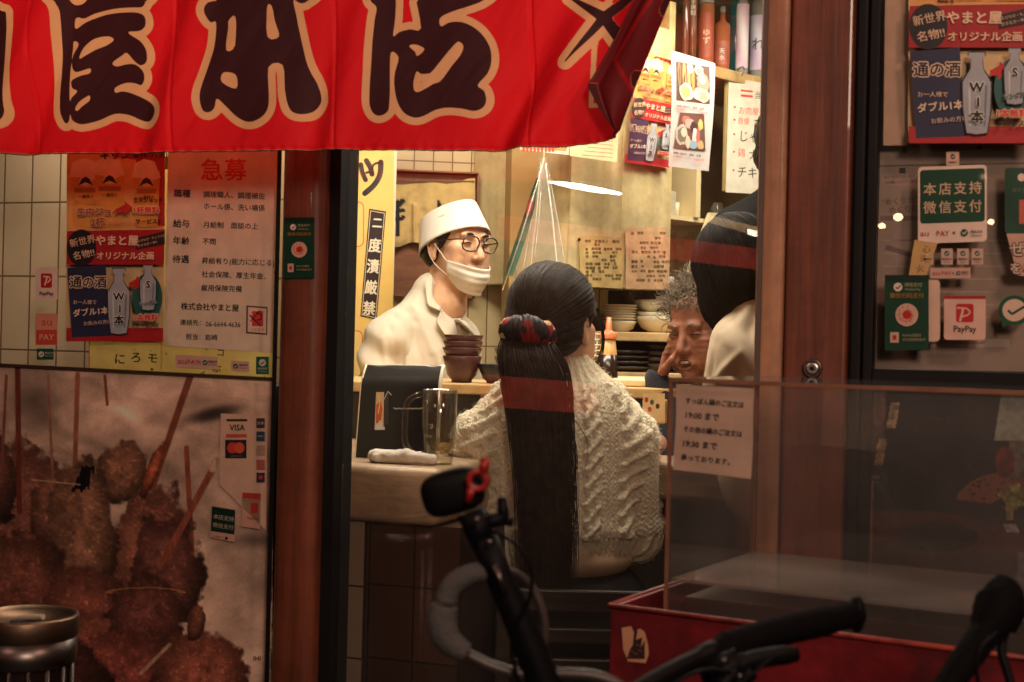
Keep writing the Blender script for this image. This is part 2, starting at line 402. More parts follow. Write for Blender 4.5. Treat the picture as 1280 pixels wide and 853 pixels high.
class Print:
    """a printed sheet: areas and lettering lie in thin layers on an upright plane"""
    def __init__(s, fr, off=0.0, gap=0.00015, warp=None): s.fr = fr; s.off = off; s.gap = gap; s.v = []; s.f = []; s.c = []; s.top = 0; s.warp = warp
    def _lay(s, layer):
        if layer is None: s.top += 1; return s.top
        s.top = max(s.top, layer); return layer
    def _add(s, pts, F, col, layer):
        layer = s._lay(layer); b = len(s.v); o = s.off + layer * s.gap
        for p in pts:
            q = s.fr.pt(p[0], p[1], o)
            if s.warp: q = q + s.fr.n * s.warp(p[0], p[1])
            s.v.append(q)
        s.f += [tuple(i + b for i in f) for f in F]; s.c += [lin(col)] * len(F)
    def poly(s, pts, col, layer=None): s._add(pts, [tuple(range(len(pts)))], col, layer); return s
    def sheet(s, tl, tr, br, bl, col, layer=0, nx=1, ny=1):
        tl, tr, br, bl = map(np.array, (tl, tr, br, bl)); pts = []
        for j in range(ny + 1):
            for i in range(nx + 1):
                u, v = i / nx, j / ny; pts.append((tl * (1 - u) + tr * u) * (1 - v) + (bl * (1 - u) + br * u) * v)
        F = [(j * (nx + 1) + i, j * (nx + 1) + i + 1, (j + 1) * (nx + 1) + i + 1, (j + 1) * (nx + 1) + i) for j in range(ny) for i in range(nx)]
        s._add(pts, F, col, layer); return s
    def rect(s, x0, y0, x1, y1, col, layer=None, r=0, sl=0.0):
        if r:
            pts = []
            for cx, cy, a0 in ((x1 - r, y0 + r, -90), (x1 - r, y1 - r, 0), (x0 + r, y1 - r, 90), (x0 + r, y0 + r, 180)):
                for k in range(5):
                    a = math.radians(a0 + k * 22.5); pts.append((cx + r * math.cos(a), cy + r * math.sin(a)))
        else: pts = [(x0, y0), (x1, y0), (x1, y1), (x0, y1)]
        if sl: pts = [(x, y + (x - x0) * sl) for x, y in pts]
        return s.poly(pts, col, layer)
    def disc(s, cx, cy, rx, ry, col, layer=None, n=20): return s.poly([(cx + rx * math.cos(2 * PI * k / n), cy + ry * math.sin(2 * PI * k / n)) for k in range(n)], col, layer)
    def line(s, pts, wd, col, layer=None):
        layer = s._lay(layer)
        for (x0, y0), (x1, y1) in zip(pts[:-1], pts[1:]):
            L = math.hypot(x1 - x0, y1 - y0) + 1e-9; nx, ny = -(y1 - y0) / L * wd / 2, (x1 - x0) / L * wd / 2
            s.poly([(x0 + nx, y0 + ny), (x1 + nx, y1 + ny), (x1 - nx, y1 - ny), (x0 - nx, y0 - ny)], col, layer)
        return s
    def text(s, t, x, yc, size, col, layer=None, rot=0.0, align='l', bold=0.012, sx=1.0, res=2, outline=None):
        ex = max(0.0, bold - 0.004); bold = 0.0
        V, F = glyphs(t, bold, res)
        if not len(V): return s
        w_ = V[:, 0].max()
        X = (V[:, 0] - (w_ / 2 if align == 'c' else w_ if align == 'r' else 0)) * size * sx; Y = -(V[:, 1] - 0.36) * size
        a = math.radians(rot); pts = np.stack([x + X * math.cos(a) - Y * math.sin(a), yc + X * math.sin(a) + Y * math.cos(a)], 1)
        if outline is not None:
            for k in range(8): s._add(pts + size * (0.075 + ex) * np.array([math.cos(k * PI / 4), math.sin(k * PI / 4)]), F, outline, None)
            layer = None
        if ex > 0.006:
            b0 = s._lay(layer)
            for k in range(3): s._add(pts + size * ex * np.array([math.cos(k * 2.09 + .5), math.sin(k * 2.09 + .5)]), F, col, b0 + k)
            s._add(pts, F, col, b0 + 3); s.top = max(b0, s.top - 3) if layer is not None else s.top; return s
        s._add(pts, F, col, layer); return s
    def vtext(s, t, xc, y0, size, col, step=None, bold=0.02, sx=1.0, lean=0.0, outline=None):
        st = step or size
        for i, ch in enumerate(t): s.text(ch, xc + lean * i, y0 + st * i, size, col, s.top + (1 if i == 0 else 0) if outline is None else None, align='c', bold=bold, sx=sx, outline=outline)
        return s
    def obj(s, name, m, parent=None):
        o = link_mesh(name, s.v, s.f, m, parent)
        at = o.data.color_attributes.new('print', 'FLOAT_COLOR', 'CORNER')
        n = np.array([len(f) for f in s.f]); c = np.repeat(np.array([(*x, 1) for x in s.c], np.float32), n, 0)
        at.data.foreach_set('color', c.ravel()); return o
# ------------------------------------------------------------------ planes of the place
FA = Frame(640, 426.5, 2.40, 20)        # shop front
NO = Frame(640, 200, 2.22, 18)          # hanging curtain
BX = Frame(763, 757, 1.80, 30)          # display case on the street
TW = Frame(560, 300, 4.50, -9)          # tiled back wall
SW = Frame(712, 300, 4.20, -45)         # side wall with the shelves
M_WOODR = wood('red_brown_wood', lin((86, 43, 29)), lin((140, 74, 50)), 2, 0.42, 1.0, 0.22)
M_STILE = wood('pale_varnished_wood', lin((140, 92, 66)), lin((190, 138, 104)), 2, 0.5, 1.0, 0.05)
M_BLACK = mat('black_frame', (0.010, 0.009, 0.010), 0.6, var=0.2, spec=0.2)
M_DARK = mat('dark_brown_board', (0.03, 0.02, 0.015), 0.5)
M_PLY = wood('cream_plywood', lin((208, 184, 132)), lin((226, 206, 158)), 2, 0.5, 0.7)
M_PALEW = wood('pale_wood', lin((190, 150, 96)), lin((222, 186, 130)), 0, 0.45, 0.8)
M_WHITE = mat('white_laminate', lin((226, 214, 186)), 0.4, var=0.05)
M_PAPER = colmat('printed_paper', 0.55)
M_GLOSSP = colmat('laminated_print', 0.3, 0.25)
M_STICK = colmat('sticker_print', 0.3, 0.3)
M_LIT = colmat('thin_paper', 0.6, transl=0.5)
M_GLASS = glass_sheet('window_glass', (0.97, 0.97, 0.96), 0.012, 1.0)
M_GLASS2 = glass_sheet('door_glass', (0.97, 0.97, 0.96), 0.014, 1.3)
M_ACRYL = glass_sheet('acrylic', (0.975, 0.972, 0.97), 0.032, 1.5, (0.5, 0.47, 0.45))

def tilemat(name, tw, th, c1, c2, mortar, rough=0.25, off=0.0):
    m = bpy.data.materials.new(name); m.use_nodes = True
    n, L = m.node_tree.nodes, m.node_tree.links; b = n['Principled BSDF']
    uv = n.new('ShaderNodeUVMap'); br = n.new('ShaderNodeTexBrick'); br.offset = off; br.squash = 1
    L.new(uv.outputs[0], br.inputs['Vector'])
    br.inputs['Scale'].default_value = 1; br.inputs['Brick Width'].default_value = tw; br.inputs['Row Height'].default_value = th
    br.inputs['Mortar Size'].default_value = 0.0022; br.inputs['Mortar Smooth'].default_value = 0.25; br.inputs['Bias'].default_value = 0
    br.inputs['Color1'].default_value = (*c1, 1); br.inputs['Color2'].default_value = (*c2, 1); br.inputs['Mortar'].default_value = (*mortar, 1)
    no = n.new('ShaderNodeTexNoise'); no.inputs['Scale'].default_value = 3.5; no.inputs['Detail'].default_value = 6
    L.new(uv.outputs[0], no.inputs['Vector'])
    mr = n.new('ShaderNodeMapRange'); mr.inputs[1].default_value = 0.3; mr.inputs[2].default_value = 0.7; mr.inputs[3].default_value = 0.78; mr.inputs[4].default_value = 1
    L.new(no.outputs['Fac'], mr.inputs[0])
    mx = n.new('ShaderNodeMix'); mx.data_type = 'RGBA'; mx.blend_type = 'MULTIPLY'; mx.inputs[0].default_value = 1
    L.new(br.outputs['Color'], mx.inputs[6]); L.new(mr.outputs[0], mx.inputs[7]); L.new(mx.outputs[2], b.inputs['Base Color'])
    b.inputs['Roughness'].default_value = rough
    bp = n.new('ShaderNodeBump'); bp.inputs['Strength'].default_value = 0.4; bp.inputs['Distance'].default_value = 0.002; bp.invert = True
    L.new(br.outputs['Fac'], bp.inputs['Height']); L.new(bp.outputs[0], b.inputs['Normal'])
    return m
def wall(name, fr, a0, a1, z0, z1, d, th, m, label=None, cat=None, a_off=0.0, z_off=0.0, kind=None):
    mb = MB().box(fr, a0, a1, z0, z1, d, d + th); o = mb.obj(name, m)
    uv = o.data.uv_layers.new(name='UVMap')
    cs = {}
    for lp in o.data.loops:
        p = np.array(o.data.vertices[lp.vertex_index].co) + np.array(o.location)
        q = p - fr.o; uv.data[lp.index].uv = (float(np.dot(q, fr.ex)) - a_off, p[2] - z_off)
    return tag(o, label, cat, kind=kind)

# ground and room shell
def slab(name, x0, x1, y0, y1, z0, z1, m):
    V = [(x, y, z) for z in (z0, z1) for y in (y0, y1) for x in (x0, x1)]
    o = link_mesh(name, V, [(0, 2, 3, 1), (4, 5, 7, 6), (0, 1, 5, 4), (2, 6, 7, 3), (0, 4, 6, 2), (1, 3, 7, 5)], m); return o
tag(slab('street', -30, 30, -30, 30, -0.3, -0.004, mat('asphalt', (0.05, 0.048, 0.046), 0.75, bump=0.5, bscale=200)), None, None, kind='structure')
V = [FA.w(-2.2, 0.02, 0.12), FA.w(1.6, 0.02, 0.12), FA.w(3.5, 0.02, 6), FA.w(-2.6, 0.02, 3.6)]
tag(link_mesh('floor', V, [(0, 1, 2, 3)], mat('dark_floor_tile', (0.06, 0.045, 0.035), 0.4)), None, None, kind='structure')
V = [FA.w(-2.2, 2.45, 0.1), FA.w(1.6, 2.45, 0.1), FA.w(3.5, 2.45, 6), FA.w(-2.6, 2.45, 3.6)]
tag(link_mesh('ceiling', V, [(3, 2, 1, 0)], mat('ceiling_board', lin((222, 206, 170)), 0.8)), None, None, kind='structure')

a0, _ = TW.sz(300, 300); a1, _ = TW.sz(716, 300); _, zr = TW.sz(613, 205); ac, _ = TW.sz(613.5, 205)
wall('tiled_wall', TW, a0 - 0.9, a1 + 0.12, 0.02, 2.45, 0.0, 0.1,
     tilemat('cream_tile', 0.0607, 0.193, lin((224, 204, 158)), lin((214, 192, 146)), lin((128, 100, 70))),
     'cream tiled back wall behind the cook in white', 'wall', ac - 0.0011, zr - 0.0011)
wall('panelled_wall', SW, -0.05, 2.4, 0.02, 2.45, 0.50, 0.08, mat('tan_wallboard', lin((196, 160, 104)), 0.6), 'tan wallboard behind the shelves of bottles and plates', 'wall')

# shop front: columns, door, windows
def fx(px, py=520, d=0.0): return FA.sz(px, py, d)[0]
LP0, LP1, LP2 = fx(342, 520, -.03), fx(405), fx(441, 520, .07)
mb = MB().bbox(FA, LP0, LP1, 0.0, 2.5, -0.03, 0.09, 0.022, 5); tag(mb.obj('wooden_post', M_WOODR, smooth=False), 'red brown varnished post right of the fried skewer picture, with a small green sticker', 'post')
o = bpy.data.objects['wooden_post']; o.data.polygons.foreach_set('use_smooth', [True] * len(o.data.polygons)); o.data.set_sharp_from_angle(angle=math.radians(40))
RP0, RP1, RP2 = fx(985, 230, -.03), fx(1063, 230, -.035), fx(1096, 230)
ST0 = fx(956, 230, .04)
mb = MB().bbox(FA, RP0, RP1, 0.0, 2.5, -0.035, 0.1, 0.006, 3)
rp = mb.obj('wooden_post', M_WOODR); tag(rp, 'thick red brown wooden post carrying a round steel lock', 'post')
# sliding door
dr = thing('glass_door', FA.w((LP2 + ST0) / 2, 0.02, 0.03), 'clear glass door through which the cook and the diners are seen', 'door')
MB().box(FA, LP1 + 0.001, LP2, 0.02, 2.3, 0.0, 0.07).obj('stile', M_BLACK, dr)
mb = MB().bbox(FA, ST0, RP0 - 0.001, 0.02, 2.3, -0.03, 0.06, 0.012, 4); so = mb.obj('stile', M_STILE, dr, True); so['label'] = 'pale rounded wooden stile'
MB().box(FA, ST0 + 0.006, ST0 + 0.012, 0.02, 2.3, -0.036, -0.028).obj('weather_strip', mat('grey_rubber', (0.12, 0.09, 0.08), 0.6), dr)
MB().box(FA, LP2 + 0.001, ST0 - 0.001, 0.3, 2.2, 0.03, 0.035).obj('pane', M_GLASS2, dr)
MB().box(FA, LP2 + 0.001, ST0 - 0.001, 0.02, 0.299, 0.02, 0.05).obj('kick_board', M_DARK, dr)
# lock on the post
lc = FA.pt(1015.5, 461, 0.036)
lk = thing('door_lock', lc, 'round steel cylinder lock with a keyhole set in the thick post', 'lock')
def disc_ring(name, c, fr, prof, m, par, seg=28):
    mb = MB(); V = []; n = len(prof)
    for r, d in prof:
        for k in range(seg):
            a = 2 * PI * k / seg; V.append(np.asarray(c) + fr.ex * r * math.cos(a) + np.array([0, 0, 1]) * r * math.sin(a) - fr.inn * d)
    F = [(i * seg + k, i * seg + (k + 1) % seg, (i + 1) * seg + (k + 1) % seg, (i + 1) * seg + k) for i in range(n - 1) for k in range(seg)] + [tuple((n - 1) * seg + k for k in range(seg))]
    return mb.add(V, F).obj(name, m, par, True)
M_STEEL = mat('brushed_steel', (0.55, 0.5, 0.45), 0.3, 1.0, 0.1); M_DSTEEL = mat('dark_steel', (0.16, 0.13, 0.12), 0.35, 1.0)
disc_ring('escutcheon', lc, FA, [(0.0150, -0.002), (0.0150, 0.003), (0.0135, 0.0045), (0.0105, 0.003)], M_DSTEEL, lk)
disc_ring('barrel', lc, FA, [(0.0098, 0.002), (0.0098, 0.006), (0.009, 0.0068), (0.005, 0.0062)], M_STEEL, lk)
disc_ring('keyhole', lc, FA, [(0.0035, 0.006), (0.0035, 0.0071), (0.0012, 0.0071)], M_BLACK, lk)

# right window
rw = thing('shop_window', FA.w(RP2 + 0.25, 0.5, 0.03), 'dark framed window right of the thick post, papers behind its glass', 'window')
MB().bbox(FA, RP1 + 0.001, RP1 + (RP2 - RP1) * 0.52, 0.0, 2.5, -0.012, 0.07, 0.004).obj('stile', M_BLACK, rw)
MB().bbox(FA, RP1 + (RP2 - RP1) * 0.56, RP2, 0.0, 2.5, -0.004, 0.07, 0.003).obj('stile', M_BLACK, rw)
_, zr0 = FA.sz(1180, 485); _, zr1 = FA.sz(1180, 464)
MB().box(FA, RP2 + 0.001, RP2 + 0.6, zr0, zr1, -0.004, 0.06).obj('rail', M_BLACK, rw)
MB().box(FA, RP2 + 0.001, RP2 + 0.6, 0.0, 0.62, -0.004, 0.06).obj('bottom_panel', M_DARK, rw)
MB().box(FA, RP2 + 0.001, RP2 + 0.6, zr1 + 0.001, 2.4, 0.006, 0.010).obj('pane', M_GLASS, rw)
MB().box(FA, RP2 + 0.001, RP2 + 0.6, 0.621, zr0 - 0.001, 0.006, 0.010).obj('pane', M_GLASS, rw)
# board behind the right window
MB().box(FA, RP2 + 0.6, RP2 + 1.2, 0.0, 2.5, 0.0, 0.1).obj('wooden_post', M_WOODR); tag(bpy.data.objects['wooden_post.001' if 'wooden_post.002' not in bpy.data.objects else 'wooden_post.002'], 'broad wooden boarding at the far right end of the front', 'boarding')
bpy.data.objects['wooden_post.002'].name = 'boarding'

# left bay
lw = thing('shop_window', FA.w(LP0 - 0.35, 0.5, 0.0), 'window left of the first post, cream tiles behind its glass', 'window')
MB().box(FA, LP0 - 0.9, LP0 - 0.001, 1.05, 2.4, 0.010, 0.014).obj('pane', M_GLASS, lw)
MB().box(FA, LP0 - 0.004, LP0 + 0.004, 0.0, 2.4, -0.032, -0.0301).obj('frame_edge', M_BLACK, lw)
al, zl = FA.sz(38, 345, 0.2); 
wall('tiled_wall', FA, LP0 - 1.0, LP0 + 0.02, 1.0, 2.3, 0.2, 0.03, tilemat('left_tile', 0.0707, 0.1545, lin((214, 196, 166)), lin((206, 188, 156)), lin((120, 98, 74)), 0.3),
     'cream tiles behind the left window beside the beer poster', 'wall', al - 0.0011, zl - 0.0011)
MB().box(FA, LP0 - 1.0, LP0, 0.0, 1.108, 0.02, 0.2).obj('window_base', M_DARK); tag(bpy.data.objects['window_base'], 'dark base wall behind the fried skewer picture', 'wall')
# shell closing the room out of sight
tag(MB().box(FA, -2.2, LP0 - 0.95, 0.0, 2.45, 0.21, 3.5).obj('partition', M_DARK), 'dark partition closing off the left side of the dining room', 'wall')
tag(MB().box(FA, RP1 + 0.6, RP1 + 0.7, 0.02, 2.45, 0.22, 3.5).obj('partition', M_DARK), 'dark partition closing off the right side of the dining room', 'wall')
tag(MB().box(FA, -2.2, 2.0, 2.3, 3.2, -0.04, 0.1).obj('fascia', M_DARK), 'dark fascia above the shop front', 'fascia')
# ceiling lamps inside
for (x, y, l, rot) in ((0.0, 3.35, 1.2, 0), (0.95, 4.15, 1.0, 0), (0.25, 2.72, 1.0, 0)):
    t = thing('ceiling_lamp', (x, y, 2.40), 'fluorescent ceiling lamp over the ' + {0.0: 'pale kitchen ledge', 0.95: 'plate shelves', 0.25: 'seats just inside the glass door'}[x], 'lamp', 'ceiling lamps in the dining room')
    fr0 = Frame(640, 426.5, 1, 0); fr0.o = np.array([x, y, 0.0])
    MB().bbox(fr0, -l / 2, l / 2, 2.40, 2.448, -0.12, 0.12, 0.01).obj('housing', M_WHITE, t)
    MB().tube([(x - l / 2 + 0.03, y, 2.385), (x + l / 2 - 0.03, y, 2.385)], 0.014, 10).obj('tube', emit('fluorescent_tube', (1, 0.86, 0.62), 6), t)
# ------------------------------------------------------------------ red shop curtain
Z1 = lambda L, ox, oy, k: [((x / k) + ox, (y / k) + oy) for x, y in L]
GLY = []
k = 4.264
GLY.append(([Z1([(310, -40), (318, 20), (330, 70), (322, 200), (312, 400), (310, 560), (322, 620), (345, 658), (362, 645), (368, 607), (380, 640), (430, 662), (520, 640), (600, 605), (680, 612), (750, 642), (795, 645), (825, 610), (820, 570), (770, 530), (690, 495), (640, 485), (603, 492), (603, 465), (660, 440), (710, 442), (745, 452), (762, 420), (755, 380), (720, 345), (670, 340), (612, 352), (588, 332), (640, 295), (668, 280), (710, 325), (745, 347), (775, 325), (775, 270), (745, 220), (690, 185), (682, 168), (740, 165), (772, 140), (772, 95), (745, 72), (680, 66), (560, 78), (450, 115), (392, 150), (386, 120), (398, 90), (440, 95), (500, 70), (600, 47), (700, 40), (755, 38), (775, 10), (775, -40)], 0, 0, k)],
  [Z1([(378, 215), (408, 235), (378, 290), (372, 340), (385, 375), (410, 382), (470, 362), (470, 388), (430, 400), (385, 420), (372, 440), (380, 470), (405, 485), (375, 520), (365, 540), (366, 400), (372, 260)], 0, 0, k),
   Z1([(415, 300), (440, 250), (500, 205), (570, 193), (600, 210), (560, 240), (500, 265), (440, 300), (420, 312)], 0, 0, k),
   Z1([(393, 580), (410, 545), (450, 515), (468, 508), (468, 535), (430, 565), (405, 590)], 0, 0, k),
   Z1([(362, -40), (375, 5), (398, 26), (440, 12), (470, -40)], 0, 0, k)]))
k = 4.267
GLY.append(([Z1([(230, -40), (228, 5), (185, 20), (165, 50), (168, 85), (195, 125), (223, 125), (210, 250), (175, 370), (140, 480), (135, 540), (150, 590), (180, 603), (210, 580), (225, 530), (260, 560), (320, 620), (370, 648), (420, 648), (470, 620), (495, 580), (500, 520), (498, 362), (570, 348), (585, 480), (600, 560), (625, 600), (670, 608), (720, 590), (755, 545), (757, 500), (740, 440), (700, 350), (670, 230), (648, 100), (630, 5), (665, 20), (700, 10), (715, -40)], 220, 0, k)],
  [Z1([(290, 115), (328, 95), (326, 248), (278, 273), (288, 150)], 220, 0, k), Z1([(494, 42), (518, 38), (535, 120), (554, 198), (495, 200)], 220, 0, k), Z1([(262, 390), (326, 403), (325, 475), (250, 440)], 220, 0, k)]))
GLY.append(([Z1([(145, -40), (145, 10), (172, 40), (160, 120), (145, 300), (132, 480), (132, 560), (155, 605), (190, 618), (230, 600), (242, 560), (242, 400), (246, 278), (288, 305), (270, 380), (265, 450), (285, 540), (325, 605), (380, 630), (430, 620), (490, 590), (560, 578), (640, 585), (700, 597), (745, 580), (765, 540), (755, 490), (722, 460), (770, 400), (792, 330), (780, 250), (735, 180), (670, 135), (610, 120), (560, 125), (518, 143), (515, 98), (580, 65), (680, 35), (750, 5), (770, -40), (410, -40), (410, 150), (350, 155), (290, 170), (258, 192), (265, 130), (272, 60), (262, -40)], 430, 0, k)],
  [Z1([(345, 245), (380, 237), (428, 262), (388, 298), (375, 275)], 430, 0, k), Z1([(388, 380), (410, 395), (450, 395), (480, 378), (600, 240), (630, 233), (645, 255), (630, 300), (580, 360), (520, 435), (480, 450), (410, 490), (380, 488), (370, 450), (376, 405)], 430, 0, k)]))
GLY.append(([Z1([(-160, 45), (10, 60), (35, 100), (45, 350), (50, 540), (55, 600), (40, 640), (0, 658), (-160, 650)], 0, 0, 4.264)], []))
def seg_d(X, Y, poly):
    d = np.full(X.shape, 1e9); ins = np.zeros(X.shape, bool); n = len(poly)
    for i in range(n):
        (x0, y0), (x1, y1) = poly[i], poly[(i + 1) % n]; dx, dy = x1 - x0, y1 - y0
        t = np.clip(((X - x0) * dx + (Y - y0) * dy) / (dx * dx + dy * dy + 1e-12), 0, 1)
        d = np.minimum(d, (X - x0 - t * dx) ** 2 + (Y - y0 - t * dy) ** 2)
        c = (y0 > Y) != (y1 > Y); xi = x0 + (Y - y0) * dx / (dy if abs(dy) > 1e-9 else 1e-9); ins ^= c & (X < xi)
    d = np.sqrt(d); return np.where(ins, -d, d)
def capd(X, Y, a, b, ra, rb):
    dx, dy = b[0] - a[0], b[1] - a[1]; t = np.clip(((X - a[0]) * dx + (Y - a[1]) * dy) / (dx * dx + dy * dy), 0, 1)
    return np.hypot(X - a[0] - t * dx, Y - a[1] - t * dy) - (ra + (rb - ra) * t)
NW, NH = 760, 190
def n_right(y): return np.interp(y, [-60, 0, 60, 112, 150, 166, 176], [872, 846, 822, 801, 786, 781, 772])
def n_bot(x): return np.interp(x, [-60, 0, 200, 420, 470, 560, 640, 700, 745, 768, 790], [192, 193, 192, 187.5, 188.5, 190, 188, 184, 179.5, 175, 166])
U, T = np.meshgrid(np.linspace(0, 1, NW), np.linspace(0, 1, NH))
YY = -58 + T * 238; XX = -50 + U * (n_right(YY) + 50)
YB = n_bot(XX); YY = -58 + T * (YB + 58); XX = np.minimum(XX, n_right(YY))
ink = np.full(XX.shape, 50.0)
for outs, holes in GLY:
    o_ = [tuple(p) for p in catmull(outs[0], 3, True)]; xs = [p[0] for p in o_]
    m_ = (XX > min(xs) - 30) & (XX < max(xs) + 30); X_, Y_ = XX[m_], YY[m_]
    d = seg_d(X_, Y_, o_)
    for h in holes: d = np.maximum(d, -seg_d(X_, Y_, [tuple(p) for p in catmull(h, 3, True)]))
    ink[m_] = np.minimum(ink[m_], d)
m_ = XX > 670; X_, Y_ = XX[m_], YY[m_]
dk = np.minimum(np.minimum(capd(X_, Y_, (712, -4), (757, 24), 2, 7), capd(X_, Y_, (757, 24), (778, 50), 7, 9)), np.minimum(capd(X_, Y_, (709, 79), (757, 22), 0.8, 6), capd(X_, Y_, (757, 22), (812, -12), 6, 8)))
bl = np.minimum(np.minimum(capd(X_, Y_, (744, -30), (746, 30), 4, 4), capd(X_, Y_, (745, 50), (738, 132), 3.3, 3.3)), capd(X_, Y_, (738, 132), (760, 131), 3.3, 3.3))
d = np.minimum(dk, np.where((bl < 0), 5.0, 60.0))
only = np.maximum(capd(X_, Y_, (705, 84), (757, 24), 7, 9), -((X_ - 748) * 0.8 - (Y_ - 22) * 0.1)) 
d = np.where((dk > 0) & (dk < 9.3) & (X_ > 768), 60, d)
ink[m_] = d
d2 = np.hypot(0, 0)
# folds of the cloth: metres towards the street
seam = np.array([42.0, 217.0, 417.0, 664.0])
ds = np.min(np.abs(XX[..., None] - seam), -1)
fold = 0.005 * np.sin(XX / 47.0 + YY / 120.0 + 0.8) * (0.25 + 0.75 * T) + 0.0025 * np.sin(XX / 21.0 - YY / 60.0) * T
fold += 0.012 * (fbm(XX / 55.0 + YY / 90.0, YY / 130.0, seed=3) - 0.5) - 0.0035 * np.exp(-(ds / 2.2) ** 2)
fold += 0.026 * np.exp(-((XX - 690 + (YY - 120) * 0.5) / 26) ** 2) * T - 0.022 * np.exp(-((XX - 652 + (YY - 120) * 0.45) / 20) ** 2) * T
fold += 0.018 * np.exp(-((XX - 25 + (YY - 100) * 0.4) / 22) ** 2) - 0.020 * np.exp(-((XX - 62 + (YY - 100) * 0.4) / 18) ** 2) * T
fold += 0.0016 * np.sin(XX / 2.6 + 4 * vnoise(XX / 18, YY * 0)) * np.exp(-((YB - YY) / 7.0) ** 2)
hem = np.exp(-((YB - YY - 4.5) / 0.9) ** 2); fold -= 0.002 * hem
fold += 0.012 * np.exp(-((XX - 432 + (YY - 100) * 0.2) / 20) ** 2) * T - 0.012 * np.exp(-((XX - 404 + (YY - 100) * 0.2) / 16) ** 2) * T + 0.010 * np.exp(-((XX - 232 + (YY - 60) * 0.25) / 22) ** 2) - 0.008 * np.exp(-((XX - 206 + (YY - 60) * 0.25) / 16) ** 2)
edge = np.clip((XX - 740) / 60, 0, 1); fold += 0.03 * edge ** 2
pts = np.zeros(XX.shape + (3,))
D_ = (np.stack([RX] * 1)[0])
rays = RX[None, None] * ((XX - CX) / F_PX)[..., None] - UY[None, None] * ((YY - CY) / F_PX)[..., None] + np.array([0, 1.0, 0])
tt = np.dot(NO.o - CAM, NO.n) / (rays @ NO.n)
pts = CAM + rays * tt[..., None] + NO.n * fold[..., None]
def cloth_mat():
    m = bpy.data.materials.new('red_curtain_cloth'); m.use_nodes = True; n, L = m.node_tree.nodes, m.node_tree.links; b = n['Principled BSDF']
    a = n.new('ShaderNodeAttribute'); a.attribute_name = 'ink'; bk = n.new('ShaderNodeAttribute'); bk.attribute_name = 'shaded_reverse'
    def less(v):
        q = n.new('ShaderNodeMath'); q.operation = 'LESS_THAN'; q.inputs[1].default_value = v; L.new(a.outputs['Fac'], q.inputs[0]); return q
    m1 = n.new('ShaderNodeMix'); m1.data_type = 'RGBA'; m1.inputs[6].default_value = (*lin((222, 22, 32)), 1); m1.inputs[7].default_value = (*lin((232, 168, 122)), 1)
    L.new(less(9.3).outputs[0], m1.inputs[0])
    m2 = n.new('ShaderNodeMix'); m2.data_type = 'RGBA'; m2.inputs[7].default_value = (*lin((62, 26, 30)), 1); L.new(m1.outputs[2], m2.inputs[6]); L.new(less(0.0).outputs[0], m2.inputs[0])
    m3 = n.new('ShaderNodeMix'); m3.data_type = 'RGBA'; m3.inputs[7].default_value = (*lin((112, 22, 28)), 1); L.new(m2.outputs[2], m3.inputs[6]); L.new(bk.outputs['Fac'], m3.inputs[0])  # less dyed reverse; the folded flap's shade is also put into this colour
    L.new(m3.outputs[2], b.inputs['Base Color']); b.inputs['Roughness'].default_value = 0.6; b.inputs['Specular IOR Level'].default_value = 0.22
    tc = n.new('ShaderNodeTexCoord'); no = n.new('ShaderNodeTexNoise'); no.inputs['Scale'].default_value = 900; L.new(tc.outputs['Object'], no.inputs['Vector'])
    bp = n.new('ShaderNodeBump'); bp.inputs['Strength'].default_value = 0.25; bp.inputs['Distance'].default_value = 0.0006; L.new(no.outputs['Fac'], bp.inputs['Height']); L.new(bp.outputs[0], b.inputs['Normal'])
    t = n.new('ShaderNodeBsdfTranslucent'); L.new(m3.outputs[2], t.inputs[0]); ms = n.new('ShaderNodeMixShader'); ms.inputs[0].default_value = 0.12
    L.new(b.outputs[0], ms.inputs[1]); L.new(t.outputs[0], ms.inputs[2]); L.new(ms.outputs[0], n['Material Output'].inputs[0]); return m
mb = MB().grid(pts)
# the wind-blown corner folded back over the front
FN, FM = 90, 60
yy = np.linspace(-58, 176, FN); fr_x = n_right(yy)
free = np.interp(yy, [-58, 0, 60, 112, 130, 150, 168, 176], [842, 806, 772, 742, 751, 763, 777, 778])
V_ = np.linspace(0, 1, FM)
fp = np.zeros((FN, FM, 3)); frv = np.zeros((FN, FM))
for i in range(FN):
    for j in range(FM):
        v = V_[j]; x = fr_x[i] * (1 - v) + free[i] * v
        o_ = 0.030 + 0.018 * math.sin(PI * min(1, v * 1.3) * 0.8) + 0.006 * math.sin(yy[i] / 30.0 + v * 2)
        fp[i, j] = NO.pt(x, yy[i], 0.0) + NO.n * (o_ if j else 0.031)
        h = abs(v - 0.96) < 0.05 or (yy[i] > 108 and v > 0.86)
        g1 = abs(capd(np.array(x), np.array(yy[i]), (850, -30), (776, 80), 0, 0)) < 2.6 or abs(capd(np.array(x), np.array(yy[i]), (776, 80), (796, 118), 0, 0)) < 2.6
        frv[i, j] = 0.62 if g1 else 1.0
n0 = len(mb.v); mb.grid(fp)
noren = mb.obj('shop_curtain', [cloth_mat()], None, True)
tag(noren, 'red fabric shop curtain with huge dark brushed characters outlined in beige, right corner blown over', 'curtain')
at = noren.data.attributes.new('ink', 'FLOAT', 'POINT')
fk = np.full((FN, FM), 50.0)
for i in range(FN):
    for j in range(FM):
        if V_[j] > 0.955 or (yy[i] > 110 and V_[j] > 0.80): fk[i, j] = -5
x_ = fr_x[:, None] * (1 - V_)[None] + free[:, None] * V_[None]; y_ = np.repeat(yy[:, None], FM, 1)
fk = np.minimum(fk, np.where((np.hypot((x_ - 806) / 12, (y_ - 106) / 14) < 1) | (capd(x_, y_, (850, -8), (838, 22), 8, 7) < 0), -5, 50))
frv2 = np.where(fk < 0, 0.25, frv)
hemink = np.where((YB - YY) < 1.6, -4.0, ink)
